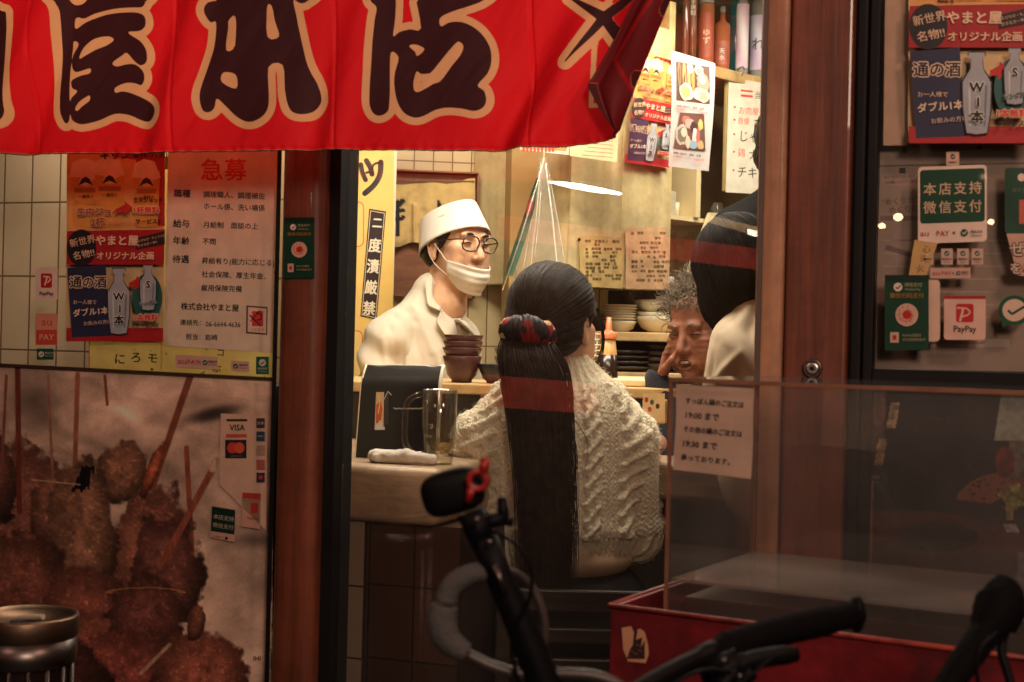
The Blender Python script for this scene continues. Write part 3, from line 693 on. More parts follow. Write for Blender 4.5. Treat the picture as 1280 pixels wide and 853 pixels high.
at.data.foreach_set('value', np.concatenate([hemink.ravel(), fk.ravel()]).astype(np.float32))
a2 = noren.data.attributes.new('shaded_reverse', 'FLOAT', 'POINT')
a2.data.foreach_set('value', np.concatenate([np.zeros(hemink.size), frv2.ravel()]).astype(np.float32))
tag(MB().tube([NO.pt(-60, -66), NO.pt(900, -66)], 0.012, 10).obj('curtain_rod', M_DARK), 'dark rod the red shop curtain hangs from', 'rod')

# ------------------------------------------------------------------ big picture of fried skewers
gx, gy = np.meshgrid(np.linspace(-45, 341, 350), np.linspace(0, 1, 380))
top = 456 + (gx / 345) * 18; gyy = top + gy * (905 - top)
def paint_food(x, y):
    n1 = fbm(x / 60, y / 45, seed=11); n2 = fbm(x / 11, y / 11, oct=4, seed=21); n3 = fbm(x / 26 + n1 * 2, y / 30, seed=31); n4 = fbm(x / 3.4, y / 3.0, oct=2, seed=61)
    base = np.array([222, 186, 162])[None, None] * (0.74 + 0.5 * n1)[..., None]
    fold = np.exp(-((y - 560 + (x - 200) * 0.35 + 26 * np.sin(x / 35)) / 12) ** 2) * (x < 250) * (x > 120)
    base = base * (1 + 0.12 * fold)[..., None]
    soft = fbm(x / 30 + n1 * 3, y / 22 - n1 * 2, oct=3, seed=71); base = base * (0.78 + 0.42 * soft)[..., None]
    for (fx_, fy_, fw, fr_, fa) in ((160, 520, 9, .35, .22), (185, 545, 8, .3, .2), (205, 500, 12, -.2, .16), (120, 560, 10, .6, -.25), (225, 600, 14, .9, -.22), (60, 480, 10, .1, .12), (250, 650, 22, 1.2, -.14), (300, 590, 26, .5, -.10), (310, 760, 30, -.4, -.12)):
        base = base * (1 + fa * np.exp(-((y - fy_ - (x - fx_) * fr_ + 6 * np.sin(x / 17)) / fw) ** 2 - ((x - fx_) / 55) ** 2))[..., None]
    dk = np.exp(-(((x - 265) / 34) ** 2 + ((y - 518 + (x - 265) * 0.22) / 9) ** 2) ** 1.5); base = base * (1 - 0.75 * dk)[..., None]
    dk = np.exp(-(((x - 42) / 34) ** 2 + ((y - 500) / 40) ** 2)); base = base * (1 - 0.45 * dk)[..., None]
    dk = np.exp(-(((x - 325) / 24) ** 2 + ((y - 676) / 9) ** 2)); base = base * (1 - 0.4 * dk)[..., None]
    def lump(cx, cy, rx, ry, rot, c, img):
        a = math.radians(rot); u = (x - cx) * math.cos(a) + (y - cy) * math.sin(a); v = -(x - cx) * math.sin(a) + (y - cy) * math.cos(a)
        r = np.sqrt((u / rx) ** 2 + (v / ry) ** 2) + (n2 - 0.5) * 0.42 + (n3 - 0.5) * 0.30
        al = np.clip((1.0 - r) / 0.11, 0, 1)[..., None]; sh = np.clip(1.22 - 0.85 * r ** 2 - 0.28 * v / ry - 0.12 * u / rx, 0.16, 1.4) * (0.52 + 0.96 * n2) * (0.62 + 0.76 * n3) * (1 + 1.0 * np.clip(n4 - .62, 0, 1) * 1.7 - 0.5 * np.clip(.36 - n4, 0, 1) * 2)
        return img * (1 - al) + np.array(c)[None, None] * sh[..., None] * al
    def stick(a, b, wd, c, img):
        d = capd(x, y, a, b, wd, wd); al = np.clip(0.5 - d, 0, 1)[..., None]
        sh = (0.8 + 0.5 * fbm(x / 4, y / 14, seed=9)); return img * (1 - al) + np.array(c)[None, None] * sh[..., None] * al
    im = base
    S1 = (122, 62, 44)
    im = stick((131, 470), (134, 506), 1.8, S1, im)
    im = stick((97, 468), (92, 640), 3, (150, 88, 62), im)
    im = stick((233, 560), (246, 800), 3.2, (140, 70, 50), im)
    im = lump(16, 650, 74, 104, 8, (119, 71, 59), im); im = lump(-30, 600, 56, 70, 0, (120, 71, 59), im); im = lump(70, 640, 34, 60, 0, (125, 78, 61), im)
    im = lump(152, 592, 34, 44, 20, (131, 87, 67), im); im = lump(182, 690, 52, 92, 14, (119, 71, 56), im)
    im = lump(210, 716, 46, 76, -10, (102, 58, 50), im)
    im = lump(104, 668, 46, 98, -6, (132, 90, 68), im)
    im = lump(24, 740, 64, 76, 0, (113, 64, 52), im)
    im = lump(115, 786, 66, 88, -16, (116, 64, 52), im); im = lump(185, 775, 52, 54, 0, (102, 55, 48), im)
    im = lump(150, 850, 84, 66, 0, (125, 62, 52), im); im = lump(50, 860, 90, 80, 0, (88, 46, 43), im)
    im = lump(250, 848, 66, 64, 20, (132, 71, 56), im)
    im = lump(245, 778, 12, 26, 10, (117, 69, 54), im)
    im = stick((22, 452), (24, 640), 3.4, (96, 42, 32), im)
    im = stick((238, 470), (190, 610), 4.2, S1, im); im = lump(190, 590, 9, 40, 22, (140, 70, 46), im)
    im = stick((268, 583), (205, 700), 4.2, (140, 72, 54), im); im = stick((270, 576), (266, 586), 4.6, (190, 160, 130), im)
    im = stick((60, 470), (66, 600), 1.6, (150, 96, 76), im); im = stick((8, 470), (2, 590), 1.8, (120, 66, 54), im)
    im = im * 0.90 + np.array([176, 140, 122])[None, None] * 0.10
    ln = (np.abs(x - 108 - (y - 590) * -0.35 + 9 * (vnoise(x / 3, y / 40, seed=4) - 0.5)) < 9) & (np.abs(y - 598) < 16 + 8 * (vnoise(x / 3, y * 0, seed=8) - 0.5)); im = np.where(ln[..., None], np.array([22, 18, 20])[None, None], im)
    im = stick((176, 842), (212, 806), 2.2, (176, 140, 116), im); im = stick((40, 600), (100, 606), 0.8, (190, 150, 120), im)
    arc = np.abs(np.hypot((x - 182) / 46, (y - 741) / 6) - 1) < 0.10; im = np.where((arc & (y < 742))[..., None], np.array([170, 110, 70])[None, None], im)
    dirt = np.exp(-((341 - x) / 5.0) ** 2) * (fbm(x / 3, y / 9, seed=5) > 0.45) * (y > 640); im = im * (1 - 0.5 * dirt)[..., None]
    return np.clip(im * (0.93 + 0.14 * vnoise(x * 1.7, y * 1.7, seed=2))[..., None], 0, 255)
img = paint_food(gx, gyy)
gpts = np.array([[FA.pt(gx[i, j], gyy[i, j], -0.004) for j in range(gx.shape[1])] for i in range(gx.shape[0])])
mb = MB().grid(gpts); fp_ = mb.obj('food_picture', colmat('picture_print', 0.42, 0.2, mottled=0.06), None, True)
tag(fp_, 'large printed picture of breaded skewers on sticks, left of the first post', 'picture')
at = fp_.data.color_attributes.new('print', 'FLOAT_COLOR', 'POINT')
lc_ = np.where(img / 255 <= 0.04045, img / 255 / 12.92, ((img / 255 + 0.055) / 1.055) ** 2.4)
at.data.foreach_set('color', np.concatenate([lc_.reshape(-1, 3), np.ones((lc_.size // 3, 1))], 1).astype(np.float32).ravel())
p = Print(FA, 0.002); p.sheet((-45, 452), (341, 472), (341, 476), (-45, 456), (60, 42, 32)); o = p.obj('edging_strip', M_PAPER); tag(o, 'thin dark dirty strip along the top of the fried skewer picture', 'strip')

INK = (34, 26, 28); PAP = (226, 208, 190); RED = (196, 40, 38)
# ------------------------------------------------------------------ beer poster, in three places
def beer_poster(fr, off, M, parentless=True, mp=lambda x, y: (x, y), name='beer_poster', m=None, q=1.0):
    """drawn in the pixels of the left copy; mp moves it to the other copies"""
    p = Print(fr, off)
    real = p._add
    s_ = abs(mp(1, 0)[0] - mp(0, 0)[0]) if False else None
    def _add(pts, F, col, layer): real([mp(a[0], a[1]) for a in pts], F, col, layer)
    p._add = _add
    p.sheet((84, 150), (207, 150), (204, 429), (82, 426), (222, 190, 140), 0)
    p.rect(84, 150, 204, 288, (226, 168, 98), 1)
    p.poly([(128, 150), (206, 150), (206, 283), (176, 283), (170, 200), (140, 196)], (186, 44, 40), 2)
    for (x, y, w_) in ((88, 205, 38), (118, 203, 38), (166, 206, 34)):
        p.poly([(x, y + 8), (x + w_, y + 8), (x + w_ - 3, 284), (x + 3, 284)], (222, 158, 76))
        p.poly([(x - 1, y + 16), (x + 2, y - 1), (x + w_ * .4, y - 7), (x + w_ * .8, y - 4), (x + w_ + 1, y + 16), (x + w_ * .7, y + 20), (x + w_ * .3, y + 17)], (240, 216, 178))
        p.disc(x + w_ * .5, y + 22, 8, 6, (240, 214, 160)); p.poly([(x + w_ * .5 - 9, y + 27), (x + w_ * .5 - 5, y + 19), (x + w_ * .5, y + 16), (x + w_ * .5 + 5, y + 19), (x + w_ * .5 + 9, y + 27), (x + w_ * .5, y + 23)], (60, 36, 30))
        p.rect(x + 5, y + 30, x + w_ - 5, y + 36, (176, 110, 60)); p.text('一番搾り', x + w_ * .5, y + 41, 5, (70, 40, 30), align='c')
    p.text('キリン', 124, 194, 13, INK, align='l', bold=.03); p.text('一番搾り(生)', 156, 193, 9.5, INK, bold=.03)
    p.text('お一人様で', 92, 253, 7, (200, 140, 100)); p.text('生中ジョッキ', 96, 265, 11, (150, 84, 66), bold=.04, outline=(226, 176, 132)); p.text('2杯', 113, 278, 12, (160, 84, 60), bold=.04, outline=(226, 176, 132)); p.text('お飲みの方に', 134, 278, 6.5, (214, 160, 120))
    p.poly([(144, 262), (156, 256), (156, 252), (166, 260), (154, 270), (155, 265), (146, 268)], (190, 50, 44))
    p.text('生中ジョッキ', 167, 250, 6.2, INK, bold=.05); p.text('1杯無料', 166, 263, 9.5, (214, 60, 48), bold=.05, outline=(240, 208, 176)); p.text('サービス!!', 169, 277, 7, INK, bold=.05)
    p.poly([(84, 289), (206, 287), (205, 331), (83, 331)], (168, 34, 38)); 
    p.disc(102, 310, 18.5, 23, (38, 30, 36), n=32)
    p.text('新世界', 87, 305, 11, (232, 196, 160), rot=-12, bold=.02); p.text('名物!!', 91, 321, 11, (232, 196, 160), rot=-12, bold=.02)
    p.poly([(170, 298), (206, 289), (206, 305), (170, 312)], (46, 32, 36)); p.text('ちびちび・ちょうど!!', 172, 302, 3.6, (230, 190, 150), rot=-13); p.text('好きな方一本!!', 172, 308, 3.8, (230, 190, 150), rot=-13)
    p.text('やまと屋', 119, 301, 13.6, (240, 204, 170), bold=.045); p.text('オリジナル企画', 120, 320, 10.4, (240, 204, 170), bold=.035)
    p.rect(83, 410, 204, 427, (176, 36, 40)); p.poly([(84, 335), (132, 331), (139, 420), (90, 422)], (44, 46, 74))
    p.text('通の酒', 87, 353, 15.5, (52, 40, 52), bold=.03, outline=(236, 206, 176)); p.text('お一人様で', 91, 378, 6, (232, 200, 170)); p.text('ダブル1本', 91, 392, 10, (238, 210, 180), rot=-5, bold=.035); p.text('お飲みの方に', 104, 405, 6, (226, 196, 170), rot=-5)
    p.disc(184, 372, 19, 30, (44, 96, 86), n=28)
    p.poly([(161, 354), (170, 349), (171, 345), (180, 354), (169, 363), (169, 358), (162, 360)], (196, 44, 42))
    def bottle(x, y, w_, h, tx):
        q_ = [(x - w_ * .28, y), (x + w_ * .28, y), (x + w_ * .3, y + h * .05), (x + w_ * .2, y + h * .08), (x + w_ * .22, y + h * .2), (x + w_ * .5, y + h * .36), (x + w_ * .48, y + h * .7), (x + w_ * .36, y + h * .98), (x, y + h), (x - w_ * .36, y + h * .98), (x - w_ * .48, y + h * .7), (x - w_ * .5, y + h * .36), (x - w_ * .22, y + h * .2), (x - w_ * .2, y + h * .08), (x - w_ * .3, y + h * .05)]
        p.poly([((a - x) * 1.1 + x, (b - y - h / 2) * 1.03 + y + h / 2) for a, b in q_], (40, 34, 42)); p.poly(q_, (166, 170, 176))
        p.poly([(x - w_ * .3, y + h * .4), (x - w_ * .22, y + h * .4), (x - w_ * .22, y + h * .9), (x - w_ * .28, y + h * .9)], (206, 206, 204)); p.poly([(x + w_ * .3, y + h * .4), (x + w_ * .38, y + h * .4), (x + w_ * .3, y + h * .9), (x + w_ * .24, y + h * .9)], (120, 124, 136))
        for i, c in enumerate(tx): p.text(c, x, y + h * .42 + i * 15, 13 if len(tx) > 1 else 12, INK, align='c', bold=.04, outline=(214, 214, 210))
    bottle(148.5, 336, 27, 82, 'W1本'); bottle(185, 332, 20, 56, 'S')
    p.text('シングル', 185, 379, 5.6, INK, rot=-8, align='c', bold=.04, outline=(190, 200, 190)); p.text('1本無料', 182, 397, 9, (220, 70, 56), align='c', bold=.05, outline=(238, 206, 176)); p.text('サービス!!', 183, 407, 6.6, INK, align='c', bold=.05)
    return p.obj(name, m or M_PAPER)
bp1 = beer_poster(FA, 0.002, None); tag(bp1, 'beer and sake poster beside the white job notice, left of the first post', 'poster')
def mp2(x, y): return (1137 + (x - 84) * 1.30 + (y - 290) * 0.002, 178 + (y - 426) * 1.245)
bp2 = beer_poster(FA, 0.006, None, mp=mp2); tag(bp2, 'beer and sake poster in reddish light high in the right window', 'poster')

# job notice
p = Print(FA, 0.003); p.sheet((211, 150), (348, 150), (340, 441), (205, 432), (222, 202, 176), 0)
for t, x, y, s, c, b in (('急', 264, 213, 29, (206, 44, 40), .03), ('募', 294, 213, 29, (206, 44, 40), .03)): p.text(t, x, y, s, c, 1, align='c', bold=b)
for t, y in (('職種', 242), ('給与', 279.5), ('年齢', 301), ('待遇', 324)): p.text(t, 217 - (y - 242) * .02, y, 10.6, INK, 1, bold=.03, rot=1.5)
for t, x, y in (('調理職人、調理補佐', 254, 243), ('ホール係、洗い場係', 254, 258), ('月給制　面談の上', 254, 281), ('不問', 253, 302), ('昇給有り(能力に応じる)', 252, 326), ('社会保険、厚生年金、', 252, 343), ('雇用保険完備', 251, 360)): p.text(t, x, y, 8.6, INK, 1, rot=2, bold=.022)
p.text('株式会社やまと屋', 226, 383, 9.6, INK, 1, rot=2, bold=.03, sx=.95); p.text('連絡先：', 225, 403, 7.8, INK, 1, rot=2, bold=.022); p.text('06-6644-4636', 257, 405, 9.0, INK, 1, rot=1.5, sx=.86, bold=.012); p.text('担当：岩崎', 232, 421, 8, INK, 1, rot=2, bold=.025)
p.poly([(308, 382), (334.5, 384), (334, 419), (307.5, 417)], (90, 54, 56), 1); p.poly([(310, 384), (333, 386), (332.5, 417), (309.5, 415)], (226, 196, 176), 2)
p.rect(315, 389, 329, 408, (206, 60, 54), 3); p.line([(312, 394), (326, 408)], 1.6, INK, 4); p.line([(325, 388), (313, 402)], 1.2, INK, 5); p.line([(320, 391), (327, 393), (326, 400), (321, 400)], 1.4, INK, 6); p.text('できます', 321.5, 412.5, 4.6, (200, 110, 90), 3, align='c')
tag(p.obj('job_notice', M_PAPER), 'white staff wanted notice with red heading and black brush lettering', 'notice')
# yellow handwritten paper behind both
p = Print(FA, 0.0005); p.sheet((203, 150), (352, 150), (345, 474), (200, 467), (236, 214, 128), 0); p.sheet((110, 420), (203, 424), (203, 467), (112, 461), (236, 214, 128), 0)
for t, x, y, s in (('に', 149, 449, 15), ('ろ', 169, 447, 15), ('モ', 190, 448, 14), ('・', 187, 462, 14), ('コ', 275, 441, 11), ('ぶ', 271, 461, 11), ('ィ', 253, 466, 9), ('、', 208, 440, 9), ('、', 331, 469, 12), ('゛', 258, 440, 8), ('、', 188, 437, 6), ('、', 168, 436, 6)): p.text(t, x, y, s, (66, 56, 44), 1, align='c', bold=.02, rot=4)
for y, t in ((200, 'お'), (216, 'ろ'), (228, '、'), (285, '、'), (307, '、'), (338, '。'), (357, '、')): p.text(t, 348 - (y - 200) * .03, y, 11, (66, 56, 44), 1, align='c')
p.line([(111.5, 424), (111.5, 461)], 1, (196, 90, 60), 2); p.rect(206, 196, 210, 212, (120, 100, 70), 2)
tag(p.obj('menu_paper', M_LIT), 'yellow paper with black handwriting, mostly hidden under the posters', 'paper')

# ------------------------------------------------------------------ pay stickers
def chk(p, x, y, r, ground, mark): p.disc(x, y, r, r, ground, n=20); p.line([(x - r * .5, y), (x - r * .1, y + r * .42), (x + r * .6, y - r * .42)], r * .28, mark)
GRN = (24, 84, 62); WH = (232, 206, 190)
def sticker(fr, off, label, fn, grp='payment stickers', m=None):
    p = Print(fr, off); fn(p); return tag(p.obj('sticker', m or M_STICK), label, 'sticker', grp)
def f(p):
    p.rect(44, 334, 72, 375, WH, r=2); p.rect(51, 342, 65, 360, (186, 36, 40), r=2); p.line([(56, 357), (59, 346)], 2, WH); p.line([(54, 346), (61, 346), (63, 350), (59, 354)], 1.6, WH); p.text('PayPay', 58, 367, 6.4, INK, align='c', bold=.03)
sticker(FA, 0.002, 'white square pay sticker with a red letter mark, on the left window over cream tiles', f)
def f(p):
    p.rect(44, 392, 72, 432, (220, 150, 120), r=2); p.rect(45, 412.5, 71, 431, (206, 78, 62)); p.text('au', 58, 402, 14, (206, 66, 52), align='c', bold=.005, sx=1.1); p.text('PAY', 58, 421.5, 10.5, (236, 190, 160), align='c', bold=.01)
sticker(FA, 0.002, 'orange red pay sticker on the left window under the white one', f)
def f(p):
    p.rect(46, 436, 67, 450, GRN); chk(p, 51.5, 443, 3.6, WH, GRN); p.text('微信支付', 56, 441.5, 2.6, WH); p.text('WeChat Pay', 56, 445, 1.9, WH)
sticker(FA, 0.002, 'tiny green sticker with a white tick, lowest on the left window', f)
def aupay(x0, y0, x1, y1, sl=0.0, tx=(190, 60, 56)):
    def f(p):
        h = y1 - y0; p.poly([(x0, y0), (x1, y0 + sl), (x1, y1 + sl), (x0, y1)], (206, 166, 150)); p.text('au', x0 + (x1 - x0) * .04, (y0 + y1) / 2, h * .66, tx, sx=1.25, bold=.02, rot=3 if sl else 0); p.text('PAY', x0 + (x1 - x0) * .27, (y0 + y1) / 2 + sl * .3, h * .5, tx, rot=3 if sl else 0, sx=1.1); p.text('×', x0 + (x1 - x0) * .53, (y0 + y1) / 2 + sl * .5, h * .5, (120, 80, 76))
        chk(p, x0 + (x1 - x0) * .7, (y0 + y1) / 2 + sl * .7, h * .2, GRN, WH); p.text('微信支付', x0 + (x1 - x0) * .78, (y0 + y1) / 2 + sl * .8 - h * .1, h * .2, INK, sx=.9); p.text('WeChat Pay', x0 + (x1 - x0) * .78, (y0 + y1) / 2 + sl * .8 + h * .12, h * .13, INK)
    return f
sticker(FA, 0.003, 'long pink pay sticker on the yellow paper below the job notice', aupay(219.5, 443.5, 272, 459, 3))
def f(p):
    p.poly([(289, 451), (311.5, 452), (311.5, 465), (289, 463.5)], (206, 166, 150)); chk(p, 294.5, 458, 3.2, GRN, WH); p.text('微信支付', 299, 456.5, 2.7, INK); p.text('WeChat Pay', 299, 460, 1.9, INK)
sticker(FA, 0.003, 'short pink sticker with a dark tick on the yellow paper', f)
def f(p):
    p.rect(320, 446, 336, 468, (16, 100, 72)); chk(p, 328, 453.5, 4.4, WH, GRN); p.text('微信支付', 328, 461, 3, WH, align='c'); p.text('WeChat Pay', 328, 464.5, 2, WH, align='c')
sticker(FA, 0.003, 'upright green sticker at the right end of the yellow paper', f)
def green_packet(x0, y0, x1, y1):
    def f(p):
        w_, h = x1 - x0, y1 - y0; cx = (x0 + x1) / 2; p.rect(x0, y0, x1, y1, (20, 62, 44)); p.rect(x0, y0, x1, y0 + h * .09, (14, 44, 32))
        chk(p, x0 + w_ * .3, y0 + h * .16, w_ * .1, WH, GRN); p.text('微信支付', x0 + w_ * .45, y0 + h * .13, w_ * .1, (170, 170, 130)); p.text('WeChat Pay', x0 + w_ * .45, y0 + h * .19, w_ * .07, (170, 170, 130))
        p.text('微信扫码支付', cx, y0 + h * .275, w_ * .13, (150, 120, 60), align='c', bold=.03)
        p.disc(cx, y0 + h * .53, w_ * .26, w_ * .26, (214, 170, 150), n=28)
        for k_ in range(26):
            r = w_ * (.09 + .13 * ((k_ * 7) % 5) / 5); a = k_ * 2.4; p.disc(cx + r * math.cos(a), y0 + h * .53 + r * math.sin(a), w_ * .02, w_ * .02, (190, 80, 70), p.top + (1 if k_ == 0 else 0), n=6)
        p.disc(cx, y0 + h * .53, w_ * .1, w_ * .1, (190, 44, 40)); p.rect(x0 + w_ * .12, y0 + h * .76, x0 + w_ * .32, y0 + h * .9, (206, 170, 150)); p.rect(x0 + w_ * .18, y0 + h * .8, x0 + w_ * .26, y0 + h * .86, (170, 40, 40)); p.text('PayPay加盟店', x0 + w_ * .4, y0 + h * .8, w_ * .075, (170, 160, 130)); p.text('支付宝微信支付', x0 + w_ * .4, y0 + h * .86, w_ * .075, (170, 160, 130))
    return f
sticker(FA, 0.034, 'dark green sticker with a round pinkish seal stuck on the first wooden post', green_packet(355, 272, 393, 348))
# stickers low on the food picture
p = Print(FA, 0.001); p.poly([(276, 517), (334, 520), (333, 664), (274, 606)], (214, 176, 150))
p.rect(283, 524, 309, 527, (60, 36, 36)); p.text('VISA', 296.5, 534.5, 10.5, (40, 34, 46), align='c', sx=.9, bold=.03); p.rect(282.5, 543, 308.5, 547, (200, 84, 58)); p.rect(281.5, 550, 308, 573, (36, 30, 40)); p.disc(290.5, 560, 6.6, 7, (206, 62, 50)); p.disc(299, 560, 6.6, 7, (214, 84, 56)); p.text('mastercard', 295, 570, 3, (150, 120, 110), align='c')
for y, c in ((529, (66, 50, 60)), (545.5, (50, 70, 96)), (563, (178, 140, 120)), (581, (176, 96, 80)), (597, (52, 44, 66))): p.rect(320.5, y - 6, 331, y + 6, c); 
p.text('JCB', 325.7, 529, 4.6, (220, 180, 160), align='c', bold=.03); p.text('AMEX', 325.7, 545.5, 3, (200, 190, 190), align='c'); p.disc(325.7, 597, 3, 3, (180, 60, 50))
tag(p.obj('card_notice', M_PAPER), 'pale sheet of accepted card marks on the fried skewer picture', 'notice')
def f(p):
    p.poly([(264.5, 632), (294.5, 637), (293, 678), (262.5, 672)], (206, 160, 140)); p.poly([(265, 633), (294, 638), (293, 668.5), (263.5, 664)], (22, 50, 40)); p.text('本店支持', 266.5, 645.5, 6.6, (170, 160, 140), rot=9, bold=.02); p.text('微信支付', 266, 656, 6.6, (170, 160, 140), rot=9, bold=.02); p.text('au PAY ×', 265, 670, 3.6, (180, 70, 60), rot=8); p.disc(283, 673, 1.8, 1.8, INK)
sticker(FA, 0.001, 'small dark green sticker with two lines of white characters on the fried skewer picture', f)
def f(p):
    p.poly([(303, 616), (326, 617), (325, 662), (301.5, 658)], (214, 160, 140)); p.poly([(303, 616), (326, 617), (326, 624.5), (303, 623)], (190, 64, 56)); p.rect(313, 629, 322.5, 642, (190, 60, 52), r=2); p.text('PayPay', 316, 648, 5, (130, 60, 56), align='c', rot=4); 
sticker(FA, 0.001, 'pinkish pay card with a red band, peeling beside the dark green sticker', f)
p = Print(FA, 0.0005); p.text('IHI', 321, 823, 8, (120, 90, 74), 0, align='c', bold=.03); tag(p.obj('scrawl', M_PAPER), 'faint dark scrawl low at the right edge of the fried skewer picture', 'marking')

# ------------------------------------------------------------------ right window papers
p = Print(FA, -0.04); p.sheet((1090, -40), (1330, -40), (1330, 466), (1090, 461), (164, 142, 130), 0)
p.rect(1090, 207, 1330, 209, (110, 84, 76), 1, sl=-.02); p.disc(1130.5, 188, 3.6, 3.6, (40, 30, 32), 1); p.disc(1224, 184, 3.6, 3, (60, 44, 44), 1); p.rect(1124, 210, 1132, 217, (50, 40, 50), 2)
p.rect(1103, 218, 1147, 232, (176, 150, 140), 1); p.text('めくりカスは、必ず', 1105, 222, 4.4, (110, 84, 84), 2, rot=-3); p.text('ゴミ箱にいれてください', 1105, 228.5, 4.2, (110, 84, 84), 2, rot=-3)
p.text('“めくりカスは', 1102, 253, 9.4, (112, 82, 84), 1, rot=-4); p.text('めくりに', 1111, 263, 9.4, (112, 82, 84), 1, rot=-4); p.rect(1100, 270, 1148, 276, (130, 104, 104), 1)
p.poly([(1124, 282), (1150, 286), (1147, 306), (1112, 302)], (168, 144, 136), 1); p.poly([(1108, 306), (1146, 318), (1144, 324), (1106, 312)], (122, 98, 98), 2)
for k_ in range(9): p.rect(1104, 300 + k_ * 16, 1262 - k_ * 4, 302 + k_ * 16, (184, 160, 146), 1)
p.rect(1114, 424, 1262, 434, (196, 172, 158), 1); p.text('※めくりカスはこのゴミ箱に必ずお入れください', 1113, 445, 4.6, (150, 122, 112), 2)
tag(p.obj('backing_sheet', M_PAPER), 'large pale sheet hung behind the glass of the right window', 'sheet')
p = Print(FA, -0.012); p.sheet((1107, -40), (1138, -40), (1134, 182), (1104, 182), (206, 170, 146), 0, 8, 1, ); tag(p.obj('paper_strip', M_PAPER), 'narrow pale paper strip left of the reddish beer poster', 'paper')
def f(p):
    p.rect(1147.5, 209, 1233.5, 305, WH, r=5, sl=-.035); p.rect(1150, 213, 1231, 280, (20, 66, 44), r=4, sl=-.035)
    for i, c in enumerate('本店支持'): p.text(c, 1162 + i * 19, 237 - i * .7, 16.5, (214, 180, 150), p.top + (i == 0), align='c', bold=.02)
    for i, c in enumerate('微信支付'): p.text(c, 1162 + i * 19, 260 - i * .7, 16.5, (214, 180, 150), p.top, align='c', bold=.02)
    p.text('au', 1150, 292, 10, (190, 60, 56), sx=1.25, bold=.02, rot=-2); p.text('PAY', 1170, 292, 9.4, (190, 60, 56), rot=-2); p.text('×', 1190, 291, 9, (110, 80, 76)); chk(p, 1205.5, 291, 4.6, GRN, WH); p.text('微信支付', 1213, 289.5, 3.8, INK); p.text('WeChat Pay', 1213, 294, 2.8, INK)
sticker(FA, 0.004, 'big green sticker with two rows of white characters over a white foot, right window', f, m=M_GLOSSP)
def f(p): p.rect(1183, 190, 1199, 207, (214, 178, 158)); chk(p, 1191, 196, 3.2, INK, WH); p.text('微信支付', 1191, 203, 2.8, INK, align='c')
sticker(FA, 0.004, 'single tiny white sticker above the big green one in the right window', f)
for i, x in enumerate((1152.5, 1176.5, 1196.5, 1214.5)):
    def f(p): p.rect(x, 311, x + 14.5, 331, (206, 172, 154)); chk(p, x + 7, 317, 3.3, GRN, WH); p.text('微信支付', x + 7.2, 324, 2.9, INK, align='c'); p.text('WeChat', x + 7.2, 327.5, 2.1, (150, 90, 84), align='c')
    sticker(FA, 0.004, ('leftmost', 'second from left', 'third from left', 'rightmost')[i] + ' of the four small white tick stickers in the right window', f, 'row of four small tick stickers')
sticker(FA, 0.005, 'narrow pink pay sticker just below the row of four, right window', aupay(1163, 335, 1213, 348))
def f(p): p.rect(1150, 350, 1175, 427, (222, 186, 164), r=5)
sticker(FA, 0.004, 'blank white card half hidden behind the dark green packet', f)
sticker(FA, 0.012, 'dark green plastic packet with a round pink seal in the right window', green_packet(1106, 344, 1161, 438), m=M_GLOSSP)
def f(p):
    p.rect(1180, 370, 1232, 425, (226, 184, 166), r=4); p.rect(1180, 370, 1232, 374, (170, 40, 40)); p.rect(1195, 380, 1217, 403, (192, 40, 44), r=3); p.line([(1200, 402), (1204, 386)], 3, (226, 184, 166)); p.line([(1196, 385), (1208, 385.5), (1213, 390), (1210, 394), (1203, 396)], 2, (226, 184, 166)); p.text('PayPay', 1206, 411, 11, INK, align='c', bold=.02, sx=.95)
sticker(FA, 0.005, 'white square card with a red letter mark and black lettering, right window', f, m=M_GLOSSP)
def f(p):
    p.disc(1268, 388, 20, 18.5, (18, 82, 58), n=32); p.poly([(1252, 398), (1253, 410), (1266, 403)], (18, 82, 58)); p.disc(1268, 388, 15, 14, (222, 190, 166), n=28); p.line([(1260, 388), (1265, 393), (1281, 383)], 3, (18, 70, 54))
sticker(FA, 0.005, 'speech balloon sticker with a green rim and tick at the right edge', f)
def f(p):
    p.rect(1256, 210, 1330, 292, (20, 66, 46), r=4); p.rect(1274, 250, 1330, 280, (200, 100, 84)); p.disc(1277, 222, 5, 5, WH); p.text('微信支付', 1265, 238, 6, (90, 110, 80)); 
sticker(FA, 0.005, 'green sheet with a red block, cut by the right edge of the view', f)
p = Print(FA, 0.0045); p.poly([(1258, 292), (1330, 292), (1330, 345), (1272, 345)], (206, 160, 138))
for (x, y, s, t) in ((1262, 312, 20, 'ぜい'), (1262, 336, 16, 'をる')): p.text(t, x, y, s, (216, 196, 170), outline=(110, 70, 62), bold=.02)
tag(p.obj('menu_leaflet', M_PAPER), 'pinkish leaflet with outlined brush writing at the right edge', 'leaflet')
p = Print(FA, 0.0042); p.poly([(1143, 300), (1172, 304), (1158, 344), (1136, 344)], (200, 160, 100)); 
for i in range(3): p.text('心斗火'[i], 1158 - i * 4, 312 + i * 12, 11, (120, 70, 56), 1, align='c', rot=-8)
tag(p.obj('menu_leaflet', M_PAPER), 'small yellowish slip with brown writing under the big green sticker', 'leaflet')
